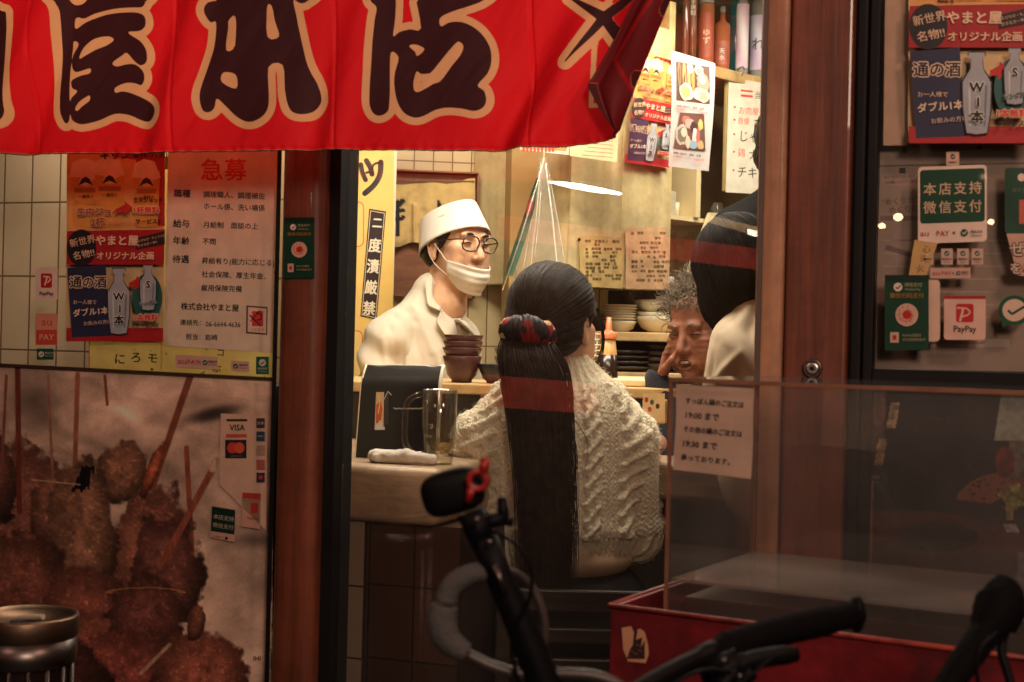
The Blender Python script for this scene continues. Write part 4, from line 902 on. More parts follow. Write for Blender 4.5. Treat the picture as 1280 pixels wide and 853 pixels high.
# dark poster low in the right window
gx2, gy2 = np.meshgrid(np.linspace(1080, 1330, 200), np.linspace(482, 790, 240))
def paint_pot(x, y):
    n1 = fbm(x / 40, y / 40, seed=41); n2 = fbm(x / 6, y / 6, seed=43); im = np.array([24, 24, 30])[None, None] * (0.7 + 0.7 * n1)[..., None]
    def put(mask, c, img, var=0.4): return np.where(mask[..., None], np.array(c)[None, None] * (1 - var + 2 * var * n2)[..., None], img)
    yb = 640 - 26 * np.sin((x - 1085) / 230 * PI) * 0 + (np.maximum(x - 1160, 0) / 110) ** 1.5 * 26 - 4
    im = put((y > yb + 3), (82, 30, 28), im, 0.2); im = put((y > yb + 34 + np.abs(x - 1180) * .10), (66, 50, 46), im, .15)
    im = put((np.hypot((x - 1170) / 52, (y - 672) / 20) < 1 + (n1 - .5) * .5), (34, 28, 28), im)
    im = put((np.hypot((x - 1262) / 70, (y - 636) / 46) < 1) & (y < 630 + (x - 1240) * .12) & (np.hypot((x - 1290) / 80, (y - 650) / 42) > 0.80), (150, 92, 72), im, .15)
    im = put((np.hypot((x - 1262) / 66, (y - 633) / 40) < 1) & (n2 > .63) & (y < 628), (70, 40, 34), im)
    im = put((x > 1244 - (y - 490) * .02 + 8 * ((550 - y) / 60)) & (y > 488) & (y < 551 + (x - 1244) * .02), (168, 170, 156), im, .2)
    im = put((x > 1262) & (y > 551) & (y < 600), (120, 106, 92), im, .4); im = put((np.hypot((x - 1256) / 12, (y - 578) / 20) < 1), (112, 44, 42), im, .6)
    im = put((np.hypot((x - 1266) / 15, (y - 622) / 16) < 1 + (n2 - .5)), (150, 146, 82), im, .7); im = put((np.abs(x - 1262) < 4) & (y > 632) & (y < 650), (150, 130, 80), im)
    im = put((np.abs(x - 1264 - (y - 660) * .4) < 8) & (y > 655) & (y < 666), (170, 160, 146), im); im = put((x > 1272) & (y > 690), (110, 110, 104), im)
    cx = 1112 - (y - 500) * .2
    im = put((np.hypot((x - 1098) / 10, (y - 512) / 20) < 1), (92, 50, 48), im, .7); im = put((np.abs(x - (1116 - (y - 520) * .16)) < 4 + 3 * n2) & (y > 503) & (y < 536), (166, 140, 110), im, .6)
    im = put((np.abs(x - (1102 - (y - 560) * .22)) < 5 + 6 * (n2 - .5)) & (y > 548) & (y < 582), (160, 132, 92), im, .6); im = put((np.abs(x - 1094) < 5) & (np.abs(y - 597) % 6 < 2) & (np.abs(y - 598) < 6), (120, 104, 92), im); im = put((np.abs(x - 1088 + (y - 640) * .02) < 3) & (y > 600), (132, 104, 84), im, .2)
    for i in range(4): im = put((np.abs(x - (1146 + i * 14)) < 4) & (np.abs(y - 532 + i) < 8) & (n2 > .6), (70, 44, 44), im)
    return np.clip(im, 0, 255)
im2 = paint_pot(gx2, gy2); g2 = np.array([[FA.pt(gx2[i, j], gy2[i, j], -0.03) for j in range(gx2.shape[1])] for i in range(gx2.shape[0])])
o = MB().grid(g2).obj('hotpot_poster', bpy.data.materials['picture_print'], None, True); tag(o, 'dark poster of a black hotpot dish behind the lower right window', 'poster')
l2 = ((im2 / 255 + 0.055) / 1.055) ** 2.4
o.data.color_attributes.new('print', 'FLOAT_COLOR', 'POINT').data.foreach_set('color', np.concatenate([l2.reshape(-1, 3), np.ones((l2.size // 3, 1))], 1).astype(np.float32).ravel())
# ------------------------------------------------------------------ behind the glass: signs and fittings
# hanging yellow sign
YS = Frame(470, 300, 4.12, -9)
t = thing('hanging_sign', YS.pt(468, 470), 'tall yellow sign with black brush writing and a black plate, left of the cook', 'sign')
p = Print(YS, 0.004); p.sheet((400, 150), (493, 150), (490, 480), (400, 480), (238, 196, 112), 0)
for pts, w_ in (([(451, 206), (453, 216), (457, 225)], 6), ([(458, 201), (463, 210), (465, 218)], 6.5), ([(476, 203), (475, 218), (468, 231), (456, 242)], 7), ([(458, 216), (464, 214), (467, 206), (476, 203)], 3)):
    c = catmull(pts, 5); p.line([tuple(q) for q in c], w_, (40, 38, 40), 1)
    for q in (c[0], c[-1]): p.disc(q[0], q[1], w_ / 2, w_ / 2, (40, 38, 40), 1, n=10)
def ring(x0, y0, x1, y1, col, r=7):
    p.rect(x0, y0, x1, y1, col, r=r); p.rect(x0 + 1.4, y0 + 1.4, x1 - 1.4, y1 - 1.4, (240, 200, 120), r=r - 1)
ring(420, 252, 455, 309, (206, 116, 60)); ring(420, 413, 453.5, 500, (206, 116, 60))
p.poly([(461.5, 261), (482.5, 264.5), (471, 400), (450.5, 395.5)], (44, 30, 34)); p.poly([(462.8, 263.2), (481, 266.4), (469.9, 398), (452, 394)], (226, 200, 160)); p.poly([(463.6, 264.2), (480.2, 267.2), (469.2, 396.9), (452.8, 393.2)], (44, 30, 34))
ty = p.top + 1
for i, c in enumerate('二度漬厳禁'): p.text(c, 470.6 - i * 2.35 + (0.8 if i == 0 else 0), 281 + i * 26.2 - (0 if i else 2), 18.5 if i else 15, (240, 224, 196), ty, align='c', rot=4, bold=.035, sx=.86)
p.obj('face', colmat('sign_board_print', 0.45, mottled=0.05), t)
q0, q1 = YS.sz(400, 300)[0], YS.sz(494, 300)[0]
MB().box(YS, q0, q1 - 0.001, 1.0, 1.95, 0.004, 0.02).obj('board', M_WHITE, t)

# framed hatch with a cloth
HT = Frame(545, 260, 4.44, -9)
t = thing('serving_hatch', HT.pt(545, 375), 'brown framed hatch with a beige cloth hung across it, behind the cook', 'hatch')
M_FR = wood('hatch_wood', lin((120, 80, 54)), lin((160, 112, 76)), 0, 0.5)
h0, h1 = HT.sz(440, 300)[0], HT.sz(596.5, 300)[0]; ht = HT.sz(560, 214.5)[1]; hb = HT.sz(560, 372)[1]
MB().bbox(HT, h0, h1, ht - 0.006, ht, -0.012, 0.05, 0.002).obj('frame', M_FR, t)
MB().bbox(HT, h1 - 0.007, h1, hb, ht - 0.0085, -0.02, 0.05, 0.002).obj('frame', M_FR, t)
MB().box(HT, h0, h1 - 0.008, hb, ht - 0.009, 0.02, 0.03).obj('back_board', wood('hatch_board', lin((124, 74, 50)), lin((158, 100, 68)), 0, 0.5), t)
us = np.linspace(440, 594, 90); vs = np.linspace(0, 1, 46); pts = []
for v in vs:
    row = []
    for x in us:
        yt = 229 + (x - 495) * .012 - 7 * np.exp(-((x - 590) / 18) ** 2) + 2 * math.sin(x / 11) * (1 if x < 560 else .3); yb = 306 + 3 * math.sin(x / 7)
        off = 0.010 + 0.006 * math.sin(x / 6.5 + v * 1.2) * (0.4 + v) + 0.012 * math.exp(-((x - 517) / 2.5) ** 2) * (v > .35)
        row.append(HT.pt(x, yt + (yb - yt) * v, off))
    pts.append(row)
cl = MB().grid(pts).obj('cloth', colmat('dyed_cloth', 0.85, mottled=0.12), t, True)
cc = np.array(lin((226, 192, 128))); cols = []
for v in vs:
    for x in us:
        y = 229 + 77 * v; ink_ = min(capd(np.array(x), np.array(y), (548, 252), (551, 268), 2.2, 2.6), capd(np.array(x), np.array(y), (498, 254), (503, 250), 3.5, 3.5), capd(np.array(x), np.array(y), (496, 262), (504, 262), 3, 2.4), capd(np.array(x), np.array(y), (495, 272), (504, 271), 2.6, 3), capd(np.array(x), np.array(y), (497, 250), (497, 292), 2.6, 2))
        st = max(0, fbm(x / 14, y / 14, seed=77) - .55) * 1.4
        if abs(x - 516) < 1.5 and y > 256: st += .5
        cols.append((*(np.array(lin((36, 36, 48))) if ink_ < 0 else cc * (1 - st)), 1))
cl.data.color_attributes.new('print', 'FLOAT_COLOR', 'POINT').data.foreach_set('color', np.array(cols, np.float32).ravel())
MB().tube([HT.pt(440, 227, 0.012), HT.pt(593, 227, 0.012)], 0.003, 6).obj('cord', M_FR, t)

# tan pillar and cream cupboard
PL = Frame(670, 300, 4.30, -9)
pa, pb = PL.sz(637, 300)[0], PL.sz(704, 300)[0]
tag(MB().bbox(PL, pa, pb, 0.02, 2.449, 0.0, 0.14, 0.004).obj('pillar', mat('tan_board', lin((188, 152, 96)), 0.45, var=0.1, scale=3)), 'tan boarded pillar behind the clear plastic cone', 'pillar')
tag(MB().bbox(PL, pb + 0.001, pb + 0.010, 0.9, 2.4, -0.03, 0.0, 0.002).obj('trim', wood('dark_trim', lin((84, 52, 36)), lin((120, 80, 54)), 2)), 'thin dark upright trim at the edge of the tan pillar', 'trim')
s0, s1 = SW.sz(712, 300)[0], SW.sz(838, 300)[0]; zb = SW.sz(775, 359.5)[1]
cb = thing('cupboard', SW.w((s0 + s1) / 2, zb, 0.2), 'cream wooden wall cupboard with two old papers and posters fixed to its front', 'cupboard')
MB().bbox(SW, s0 + 0.002, s1 - 0.002, zb + 0.002, 2.2, 0.012, 0.42, 0.003).obj('body', M_PLY, cb)
sm = SW.sz(776, 300)[0]
MB().bbox(SW, s0, sm - 0.001, zb, 2.2, 0.0, 0.0115, 0.002).obj('door', M_PLY, cb); MB().bbox(SW, sm + 0.001, s1, zb, 2.2, 0.0, 0.0115, 0.002).obj('door', M_PLY, cb)
# two old papers
def old_paper(c, cols_, lab, seed):
    rr = random.Random(seed); p = Print(SW, 0.0045, warp=lambda x, y: 0.0035 + 0.002 * math.sin(x / 9 + seed) + 0.0015 * math.sin(y / 13 + seed))
    p.sheet(*c, cols_[0], 0, 10, 10)
    (x0, y0), (x1, y1), (x2, y2), (x3, y3) = c
    for r_ in range(11):
        y = y0 + 8 + (y3 - y0 - 12) * r_ / 11; x = x0 + 7
        while x < x1 - 8:
            L_ = rr.choice((5, 8, 9, 12)); 
            if rr.random() < .8: p.text(''.join(rr.choice('醤油味噌大根玉葱卵豚肉海老牛串') for _ in range(max(1, int(L_ / 4)))), x, y + rr.uniform(-.5, .5), rr.uniform(3.6, 4.6), cols_[1], 1, bold=.02)
            x += L_ + rr.uniform(2, 4)
    return tag(p.obj('old_paper', colmat('stained_paper', 0.5, 0.15, mottled=0.22, nscale=18)), lab, 'paper')
old_paper(((723, 294), (779, 297), (778, 361), (724, 358)), ((214, 182, 122), (88, 70, 48)), 'old yellowed list in plastic, left of two on the cream cupboard', 1)
old_paper(((780, 284), (835, 285), (834, 362), (781, 361)), ((222, 178, 136), (120, 90, 66)), 'old pinkish stained list in plastic, right of two on the cream cupboard', 2)
tag(MB().ell(SW.pt(724, 299.5, 0.006), (0.005, 0.005, 0.005), 10, 6).obj('drawing_pin', M_BLACK, None, True), 'black pin at the top left corner of the yellowed list', 'pin')
# posters on the cupboard
def mp3(x, y): y = max(y, 192); u = (x - 84) / 120; v = (y - 150) / 277; return (803 - 22 * v + u * 53 + v * u * 3, 40 + v * 163 + u * (16 - 9 * v))
bp3 = beer_poster(SW, 0.012, None, mp=mp3); tag(bp3, 'bright beer and sake poster on the cream cupboard beside the menu with food photos', 'poster')
MP = Frame(866, 140, 4.25, -38)
p = Print(MP, 0.0, warp=lambda x, y: 0.006 * math.sin((y - 60) / 40)); p.sheet((838.5, 63), (893, 79.5), (887, 214), (836.5, 208), (212, 202, 198), 0, 6, 14)
rr = random.Random(5)
def food_photo(p, tl, tr, br, bl, dark, blobs):
    tl, tr, br, bl = map(np.array, (tl, tr, br, bl)); p.sheet(tl, tr, br, bl, dark, p.top + 1, 4, 4)
    for (u, v, ru, rv, c) in blobs:
        ctr = (tl * (1 - u) + tr * u) * (1 - v) + (bl * (1 - u) + br * u) * v
        n = 14; off = rr.random() * 6
        p.poly([(ctr[0] + ru * 40 * math.cos(2 * PI * k / n) * (1 + .12 * math.sin(3 * k + off)), ctr[1] + rv * 55 * math.sin(2 * PI * k / n) * (1 + .12 * math.cos(2 * k + off)) + ru * 10 * math.cos(2 * PI * k / n)) for k in range(n)], c)
food_photo(p, (844, 77), (886, 84), (885.5, 131), (843.5, 126), (96, 76, 62), [(.1, .3, .05, .3, (150, 116, 76)), (.25, .35, .06, .36, (214, 160, 92)), (.38, .35, .05, .34, (226, 176, 110)), (.5, .4, .05, .3, (206, 150, 86)), (.42, .12, .1, .12, (214, 210, 190)), (.68, .14, .14, .12, (206, 206, 196)), (.68, .16, .07, .06, (160, 150, 110)), (.8, .45, .2, .2, (216, 150, 128)), (.78, .38, .1, .1, (238, 214, 200)), (.3, .75, .22, .2, (226, 214, 196)), (.28, .75, .15, .13, (232, 176, 120)), (.75, .78, .26, .16, (240, 200, 176)), (.8, .8, .14, .09, (232, 168, 140)), (.6, .8, .1, .1, (244, 220, 200))])
food_photo(p, (848.5, 141), (878.5, 143), (882, 189), (842, 185), (112, 82, 74), [(.2, .62, .2, .24, (196, 184, 170)), (.2, .62, .14, .17, (120, 116, 100)), (.25, .55, .09, .1, (214, 206, 190)), (.3, .2, .14, .1, (206, 120, 108)), (.45, .3, .16, .12, (222, 170, 160)), (.6, .4, .12, .14, (70, 60, 58)), (.85, .3, .08, .12, (216, 196, 120)), (.65, .65, .08, .22, (226, 210, 206)), (.76, .65, .06, .24, (206, 110, 104)), (.55, .85, .2, .1, (150, 176, 190)), (.85, .85, .1, .1, (214, 170, 120)), (.42, .8, .07, .15, (226, 196, 176))])
for (x, y, s_, c) in ((844, 132, 2.9, (150, 80, 70)), (842, 190.5, 2.9, (60, 44, 44))):
    p.text('串揚げ盛合せ・刺身・定食', x, y + .6, s_, c, rot=7, bold=.03); p.text('お持帰り', x, y + 5, 2.7, (200, 100, 86), rot=7); p.text('1,000円', x + 26, y + 9, 4, (214, 110, 96), rot=7)
tag(p.obj('food_menu', colmat('photo_menu_print', 0.4, 0.1, mottled=0.03)), 'white hanging menu with two food photos one above the other', 'menu')
UP = Frame(720, 180, 4.05, -14)
p = Print(UP); p.sheet((650, 120), (711, 124), (711, 194), (650, 187), (240, 222, 196), 0); p.rect(652, 140, 708, 186, (226, 150, 120), 1, sl=.06)
for i in range(9): p.rect(653 + i * 4.6, 172, 656 + i * 4.6, 190, (196, 70, 54), 2)
for i in range(4): p.disc(694 + i * 4.4, 182, 2.6, 5, (232, 170, 70), 3, n=12); p.disc(694 + i * 4.4, 182, 1.5, 3.6, (120, 60, 40), 4, n=10)
tag(p.obj('price_sheet', M_PAPER), 'white sheet with a red striped picture peeping below the curtain', 'sheet')
p = Print(UP, 0.004); p.sheet((712, 120), (775, 126), (771, 203), (712, 195), (232, 214, 170), 0)
for i in range(5): p.line([(740 - i * 3, 174 + i * 5), (766, 177 + i * 5)], .9, (150, 130, 100), 1)
tag(p.obj('price_sheet', M_PAPER), 'cream sheet with thin ruled lines peeping below the curtain, right of the striped one', 'sheet')

# shelf of bottles
z0 = SW.sz(900, 80)[1]; sa, sb = SW.sz(842, 100)[0], SW.sz(1010, 100)[0]
sh = thing('bottle_shelf', SW.w((sa + sb) / 2, z0 - 0.04, 0.1), 'pale wooden wall shelf full of drink bottles, top right behind the glass', 'shelf')
zt = SW.sz(930, 89)[1]; zbm = SW.sz(930, 103)[1]
MB().bbox(SW, sa, sb, zbm, zt, 0.02, 0.36, 0.003).obj('board', M_PALEW, sh)
MB().bbox(SW, sa, sa + 0.03, zt + 0.001, 2.3, 0.02, 0.36, 0.003).obj('upright', M_PALEW, sh)
MB().box(SW, sa + 0.031, sb, zt + 0.001, 2.3, 0.345, 0.36).obj('back', mat('shelf_back', lin((150, 120, 80)), 0.6), sh)
def glassmat(name, col, rough=0.04):
    return mat(name, col, rough, trans=0.75, ior=1.3, var=0.08)
M_AMB = mat('amber_glass', lin((206, 124, 82)), .08, trans=.35, var=.1); M_BRN = mat('brown_glass', lin((140, 84, 60)), .08, trans=.3, var=.1); M_TEAL = mat('teal_glass', lin((40, 140, 146)), 0.1, trans=0.3); M_CLR = mat('clear_glass', lin((226, 224, 212)), .06, trans=.6, ior=1.3)
M_LBL = colmat('bottle_label', 0.5, mottled=0.03)
def bottle(px, py, wpx, hm, d, m, label, neck=0.35, fill=None, lab=None, cap=None):
    c = SW.pt(px, py, -d); c[2] = zt + 0.0005; r = wpx / 2 * (np.linalg.norm(c - CAM)) / F_PX
    t = thing('bottle', c, label, 'bottle', 'bottles on the wall shelf')
    hb_ = hm * (1 - neck)
    MB().lathe([(r * .9, 0), (r, .006), (r, hb_), (r * .9, hb_ + hm * neck * .12), (r * .36, hb_ + hm * neck * .42), (r * .32, hm), (0.001, hm)] if neck else [(r * .9, 0), (r, .006), (r, hm), (r * .93, hm + .008), (0.001, hm + .008)], c, 24).obj('glass_body', m, t, True)
    if neck: MB().lathe([(r * .36, hm + .0005), (r * .36, hm + 0.02), (0.001, hm + 0.02)], c, 14).obj('cap', cap or M_WHITE, t, True)
    elif cap: MB().lathe([(r * .96, hm + .009), (r * .96, hm + 0.028), (0.001, hm + 0.028)], c, 20).obj('lid', cap, t, True)
    if lab:
        z_a, z_b, c1, c2, txt, tc, ts = lab
        F2 = Frame(640, 300, 1, math.degrees(math.atan2(-(0 - c[0]) * -1, c[1])) * 0); th = math.atan2(c[0], c[1])
        mb = MB(); V = []
        for j in range(9):
            z = z_a + (z_b - z_a) * j / 8
            for k_ in range(13):
                a = -1.05 + 2.1 * k_ / 12; dx, dy = math.sin(a), -math.cos(a)
                V.append((c[0] + (r + .0012) * (dx * math.cos(th) + dy * math.sin(th)), c[1] + (r + .0012) * (-dx * math.sin(th) + dy * math.cos(th)), c[2] + z))
        mb.add(V, [(j * 13 + k_, j * 13 + k_ + 1, (j + 1) * 13 + k_ + 1, (j + 1) * 13 + k_) for j in range(8) for k_ in range(12)])
        lo = mb.obj('label', M_LBL, t, True)
        cv = []
        for j in range(9):
            for k_ in range(13):
                s_ = .5 + .5 * math.sin(j * .8 + k_ * .35 + 2); cv.append((*(np.array(lin(c1)) * s_ + np.array(lin(c2)) * (1 - s_)), 1))
        lo.data.color_attributes.new('print', 'FLOAT_COLOR', 'POINT').data.foreach_set('color', np.array(cv, np.float32).ravel())
        if txt:
            fr = Frame(px, py, 1, -math.degrees(th) * 0); fr.o = np.array(c) - fr.inn * (r + .0035); pc = c + np.array([0, 0, (z_a + z_b) / 2]) 
            d_ = pc - CAM; xx = CX + F_PX * np.dot(d_, RX) / d_[1]; yy_ = CY - F_PX * np.dot(d_, UY) / d_[1]
            pp = Print(fr); pp.vtext(txt, xx, yy_ - ts * (len(txt) - 1) * .5, ts, tc, bold=.01); pp.obj('lettering', M_LBL, t)
    return t
bottle(856, 66, 9, .40, .07, M_BRN, 'slim brown bottle at the left end of the wall shelf', 0)
bottle(865, 70, 10, .42, .07, M_BRN, 'slim brown bottle with white upright writing on the wall shelf', 0, lab=(.12, .26, (116, 66, 48), (124, 70, 50), '芋焼酎', (232, 214, 190), 7))
bottle(882, 72, 19, .205, .07, M_AMB, 'amber jar with a pale lid and loopy white writing on the wall shelf', 0, cap=M_CLR, lab=(.03, .18, (170, 84, 56), (160, 78, 52), 'ゆず', (236, 206, 176), 10))
bottle(902, 78, 19, .20, .07, M_AMB, 'squat amber bottle with clear shoulders and white scribble on the wall shelf', .22, cap=M_CLR, lab=(.02, .10, (150, 84, 62), (170, 100, 76), '天水', (240, 226, 206), 8))
bottle(919, 78, 16, .34, .1, M_TEAL, 'teal bottle between amber and white labelled ones on the wall shelf', .3)
bottle(927, 84, 16, .33, .05, M_CLR, 'clear bottle with a plain white and pink label on the wall shelf', .3, lab=(.02, .24, (232, 224, 226), (214, 176, 196), '', None, 0))
bottle(947, 88, 21, .36, .06, M_CLR, 'big clear bottle with a lilac label and one large black brush character', .3, lab=(.03, .22, (226, 222, 234), (204, 176, 206), 'れ', (40, 34, 40), 17))
bottle(965, 94, 16, .32, .06, M_CLR, 'clear bottle with a pale green label half behind the thick post', .3, lab=(.02, .15, (214, 220, 170), (200, 210, 150), '', None, 0), cap=M_DARK)
# cord hook
tag(MB().tube(catmull([SW.pt(922, 88.5, 0.01), SW.pt(924, 85, 0.014), SW.pt(929, 84, 0.014), SW.pt(930, 89, 0.012), SW.pt(927, 95, 0.01)], 5), 0.0018, 6).obj('wire_hook', M_DSTEEL), 'bent wire hook on the edge of the bottle shelf', 'hook')
# wooden wall under the shelf, whiteboard
WBF = Frame(936, 160, 4.86, -38)
p = Print(WBF, 0.006); p.sheet((911, 96.5), (1010, 114), (1006, 246), (907, 240.5), (238, 228, 208), 0)
p.rect(926, 112, 941, 114.5, (226, 90, 76), 1, sl=.1); p.rect(926, 118, 941, 121, (226, 90, 76), 1, sl=.1)
for t, x, y, s, c in (('当店の', 943, 119, 10, (44, 40, 42)), ('お肉屋さんの', 923, 138, 10.5, (226, 84, 70)), ('自慢', 922, 151, 9, (226, 84, 70)), ('ひき肉', 941, 155, 15, (44, 40, 42)), ('じゃが', 923, 170, 16, (44, 40, 42)), ('鶏', 922, 191, 12, (226, 84, 70)), ('ナンコツ', 935, 193, 15, (44, 40, 42)), ('チキン南蛮', 921, 215, 16, (44, 40, 42))): p.text(t, x, y, s, c, 1, rot=5, sx=.82, bold=-.004)
for y in (134, 150, 168, 190, 213): p.disc(918.5 - (y - 134) * .02, y, 1.4, 1.4, (226, 70, 60), 1, n=8)
t = thing('menu_board', WBF.pt(950, 245), 'white handwritten menu board with red and black lines, left of the thick post', 'board')
p.obj('face', M_GLOSSP, t); wa, wb_ = WBF.sz(908.5, 170)[0], WBF.sz(1012, 170)[0]; wz1, wz0 = WBF.sz(960, 105)[1], WBF.sz(960, 244)[1]
MB().bbox(WBF, wa - .004, wb_, wz0 - .004, wz1 + .02, 0.0, 0.014, 0.002).obj('board', mat('board_edge', lin((206, 178, 116)), 0.5), t)
# small cabinet with odds and ends
ca, cz = SW.sz(838, 265); cb2 = SW.sz(912, 265)[0]; cz1 = SW.sz(860, 212)[1]
sc_ = thing('wall_cabinet', SW.w((ca + cb2) / 2, cz, 0.1), 'small open cream cabinet of odds and ends under the hanging food menu', 'cabinet')
M_CRM = mat('cream_board', lin((228, 210, 164)), 0.5, var=0.06)
MB().box(SW, ca + .002, cb2, cz - 0.014, cz, 0.06, 0.40).obj('shelf_board', M_CRM, sc_); MB().box(SW, ca + .002, cb2, cz + .001, cz1 + .3, 0.385, 0.40).obj('back', mat('cabinet_back', lin((170, 134, 84)), 0.6), sc_)
cm = SW.sz(888, 250)[0]; MB().box(SW, cm - .012, cm + .012, cz + .001, cz1 + .3, 0.05, 0.384).obj('divider', M_CRM, sc_)
cl0, cl1 = SW.sz(860, 250)[0], SW.sz(876, 250)[0]
bx = SW.sz(868, 262)[1]
tag(MB().bbox(SW, cl0, cl1, cz + .001, cz + .085, 0.10, 0.20, 0.006).obj('paper_stack', mat('grey_paper', lin((196, 184, 160)), 0.7, stretch=(2, 2, 60))), 'grey stack of paper in the small open cabinet', 'paper')
for (x, w_, lab) in ((845, 9, 'white roll lying left in the small open cabinet'), (853, 7, 'smaller white roll beside it in the small open cabinet')):
    c = SW.pt(x, 255, -0.12); c[2] = cz + .001; r = w_ * 4.5 / F_PX / 2
    tag(MB().lathe([(r * .3, 0), (r, 0.0005), (r, .05), (r * .3, .0505)], c, 16).obj('paper_roll', M_WHITE, None, True), lab, 'roll')
c = SW.pt(897, 258, -0.12); c[2] = cz + .001
tag(MB().lathe([(.02, 0), (.026, .004), (.026, .05), (.018, .06), (.018, .068), (0.001, .068)], c, 18).obj('jar', glassmat('jar_glass', lin((200, 196, 170))), None, True), 'little glass jar at the right of the small open cabinet', 'jar')
# niche below, brown with slanting white board
MB().box(SW, ca + .002, cb2 + .2, SW.sz(870, 360)[1], cz - .016, 0.30, 0.31).obj('niche_back', wood('niche_wood', lin((120, 84, 54)), lin((164, 124, 84)), 0, 0.35, coat=0.3), sc_)
MB().box(SW, ca + .002, cb2 + .2, SW.sz(860, 361.5)[1], SW.sz(860, 355.5)[1], 0.02, 0.30).obj('niche_board', wood('orange_board', lin((196, 120, 66)), lin((220, 146, 88)), 0, 0.4), sc_)
FB = Frame(880, 310, 4.72, -45); mb = MB(); q = [FB.pt(888, 266), FB.pt(925, 268), FB.pt(925, 360), FB.pt(856, 354)]; q2 = [v + FB.inn * .012 for v in q]
mb.add(q + q2, [(0, 1, 2, 3), (7, 6, 5, 4), (0, 4, 5, 1), (1, 5, 6, 2), (2, 6, 7, 3), (3, 7, 4, 0)]); tag(mb.obj('leaning_board', M_CRM), 'cream board leaning in the niche beside the dark haired diner', 'board')
for (x, y) in ((901, 262.5), (901, 284), (903, 322), (906, 323), (903, 332.5), (906, 333)): pass
c = SW.pt(849, 350, -0.12); tag(MB().bbox(SW, SW.sz(839, 350)[0] + .03, SW.sz(860, 350)[0] + .03, c[2] - .016, c[2] + .006, 0.08, 0.2, 0.004).obj('tray', mat('pale_blue_plastic', lin((214, 222, 240)), 0.3, var=.04)), 'pale bluish tray on the orange board of the niche', 'tray')
# ------------------------------------------------------------------ plate shelves
PS = Frame(800, 420, 4.42, -4)
p0, p1 = PS.sz(730, 420)[0], PS.sz(905, 420)[0]; zs1, zs0 = PS.sz(800, 415.5)[1], PS.sz(800, 427)[1]
ps = thing('plate_shelf', PS.w((p0 + p1) / 2, zs0, 0.1), 'open shelf of plates and bowls with a pale wooden front edge', 'shelf')
MB().bbox(PS, p0, p1, zs0, zs1, 0.0, 0.34, 0.003).obj('board', M_PALEW, ps)
MB().box(PS, p0, p1, 0.9, zb + 0.02, 0.345, 0.36).obj('back', M_DARK, ps)
zl = PS.sz(800, 466)[1]; MB().bbox(PS, p0, p1, zl - .02, zl, 0.0, 0.34, 0.003).obj('board', M_PALEW, ps)
M_CER = mat('cream_ceramic', lin((234, 222, 196)), 0.25, var=0.08, coat=0.3); M_DCER = mat('dark_ceramic', lin((70, 58, 52)), 0.25, coat=0.3); M_LAC = mat('brown_lacquer', lin((78, 40, 36)), 0.28, var=0.1, coat=0.3)
def prof_plate(r, h, t=.003): return [(r * .55, 0), (r * .62, .001), (r, h), (r * .99, h + t), (r * .6, .004 + t), (0.001, .004 + t)]
def prof_bowl(r, h, t=.003, foot=.45): return [(r * foot * .9, 0), (r * foot, .001), (r * foot, h * .09), (r * (foot + .25), h * .3), (r * .92, h * .75), (r, h), (r * .985, h + t * .3), (r * .95, h - t), (r * .88, h * .73), (r * (foot + .2), h * .32), (r * foot * .8, h * .16), (0.001, h * .14)]
c0 = PS.pt(774, 415, -0.12); c0[2] = zs1 + .0005
bowl0 = MB().lathe(prof_bowl(.056, .034, foot=.55), c0, 36).obj('bowl', M_CER, None, True); tag(bowl0, 'cream bowl under the stack of plates on the plate shelf', 'bowl')
for i in range(6):
    c = c0 + np.array([0.001 * ((i * 7) % 3 - 1), 0, .033 + i * .0085])
    if i == 0: pl = MB().lathe(prof_plate(.055, .008), c, 36).obj('plate', M_CER, None, True); o = pl
    else: o = pl.copy(); COL.objects.link(o); o.location = Vector(c) + Vector((0, 0, 0))
    tag(o, ('lowest', 'second from bottom', 'third from bottom', 'fourth from bottom', 'fifth from bottom', 'topmost')[i] + ' of the cream plates stacked on the plate shelf', 'plate', 'plates stacked on the shelf')
c0 = PS.pt(824, 414, -0.12); c0[2] = zs1 + .0005
for i in range(2):
    c = c0 + np.array([0.003 * i, 0, i * .014]); o = MB().lathe(prof_bowl(.079, .050, foot=.5), c, 40).obj('bowl', M_CER, None, True); tag(o, ('wide cream bowl right of the plates, lower of the nested two', 'wide cream bowl right of the plates, nested on top')[i], 'bowl')
c = PS.pt(810, 388, -0.24); c[2] = zs1 + .075
tag(MB().lathe(prof_bowl(.055, .035), PS.pt(811, 389, -0.22), 36).obj('bowl', M_CER, None, True), 'shaded cream bowl behind and above the wide bowls', 'bowl')
tag(MB().lathe(prof_bowl(.045, .07, foot=.6), PS.pt(790, 389, -0.25), 30).obj('bowl', M_DCER, None, True), 'dark bowl at the back of the plate shelf', 'bowl')
tag(MB().lathe(prof_bowl(.05, .05, foot=.6), np.array([*PS.pt(748, 415, -0.15)[:2], zs1 + .0005]), 30).obj('bowl', M_DCER, None, True), 'dark bowl behind the seated woman on the plate shelf', 'bowl')
c0 = PS.pt(822, 462, -0.08); c0[2] = zl + .001
for i in range(4):
    o = MB().lathe(prof_bowl(.05, .026, foot=.5), c0 + np.array([0, 0, i * .0195]), 32).obj('bowl', M_DCER, None, True) if i == 0 else None
    if o is None: o = lb.copy(); COL.objects.link(o); o.location = lb.location + Vector((0, 0, i * .0195))
    else:
        lb = o
    tag(o, ('lowest', 'second', 'third', 'topmost')[i] + ' of the four dark bowls stacked on the lower plate shelf', 'bowl', 'dark bowls on the lower shelf')
c0 = PS.pt(782, 464, -0.1); c0[2] = zl + .001
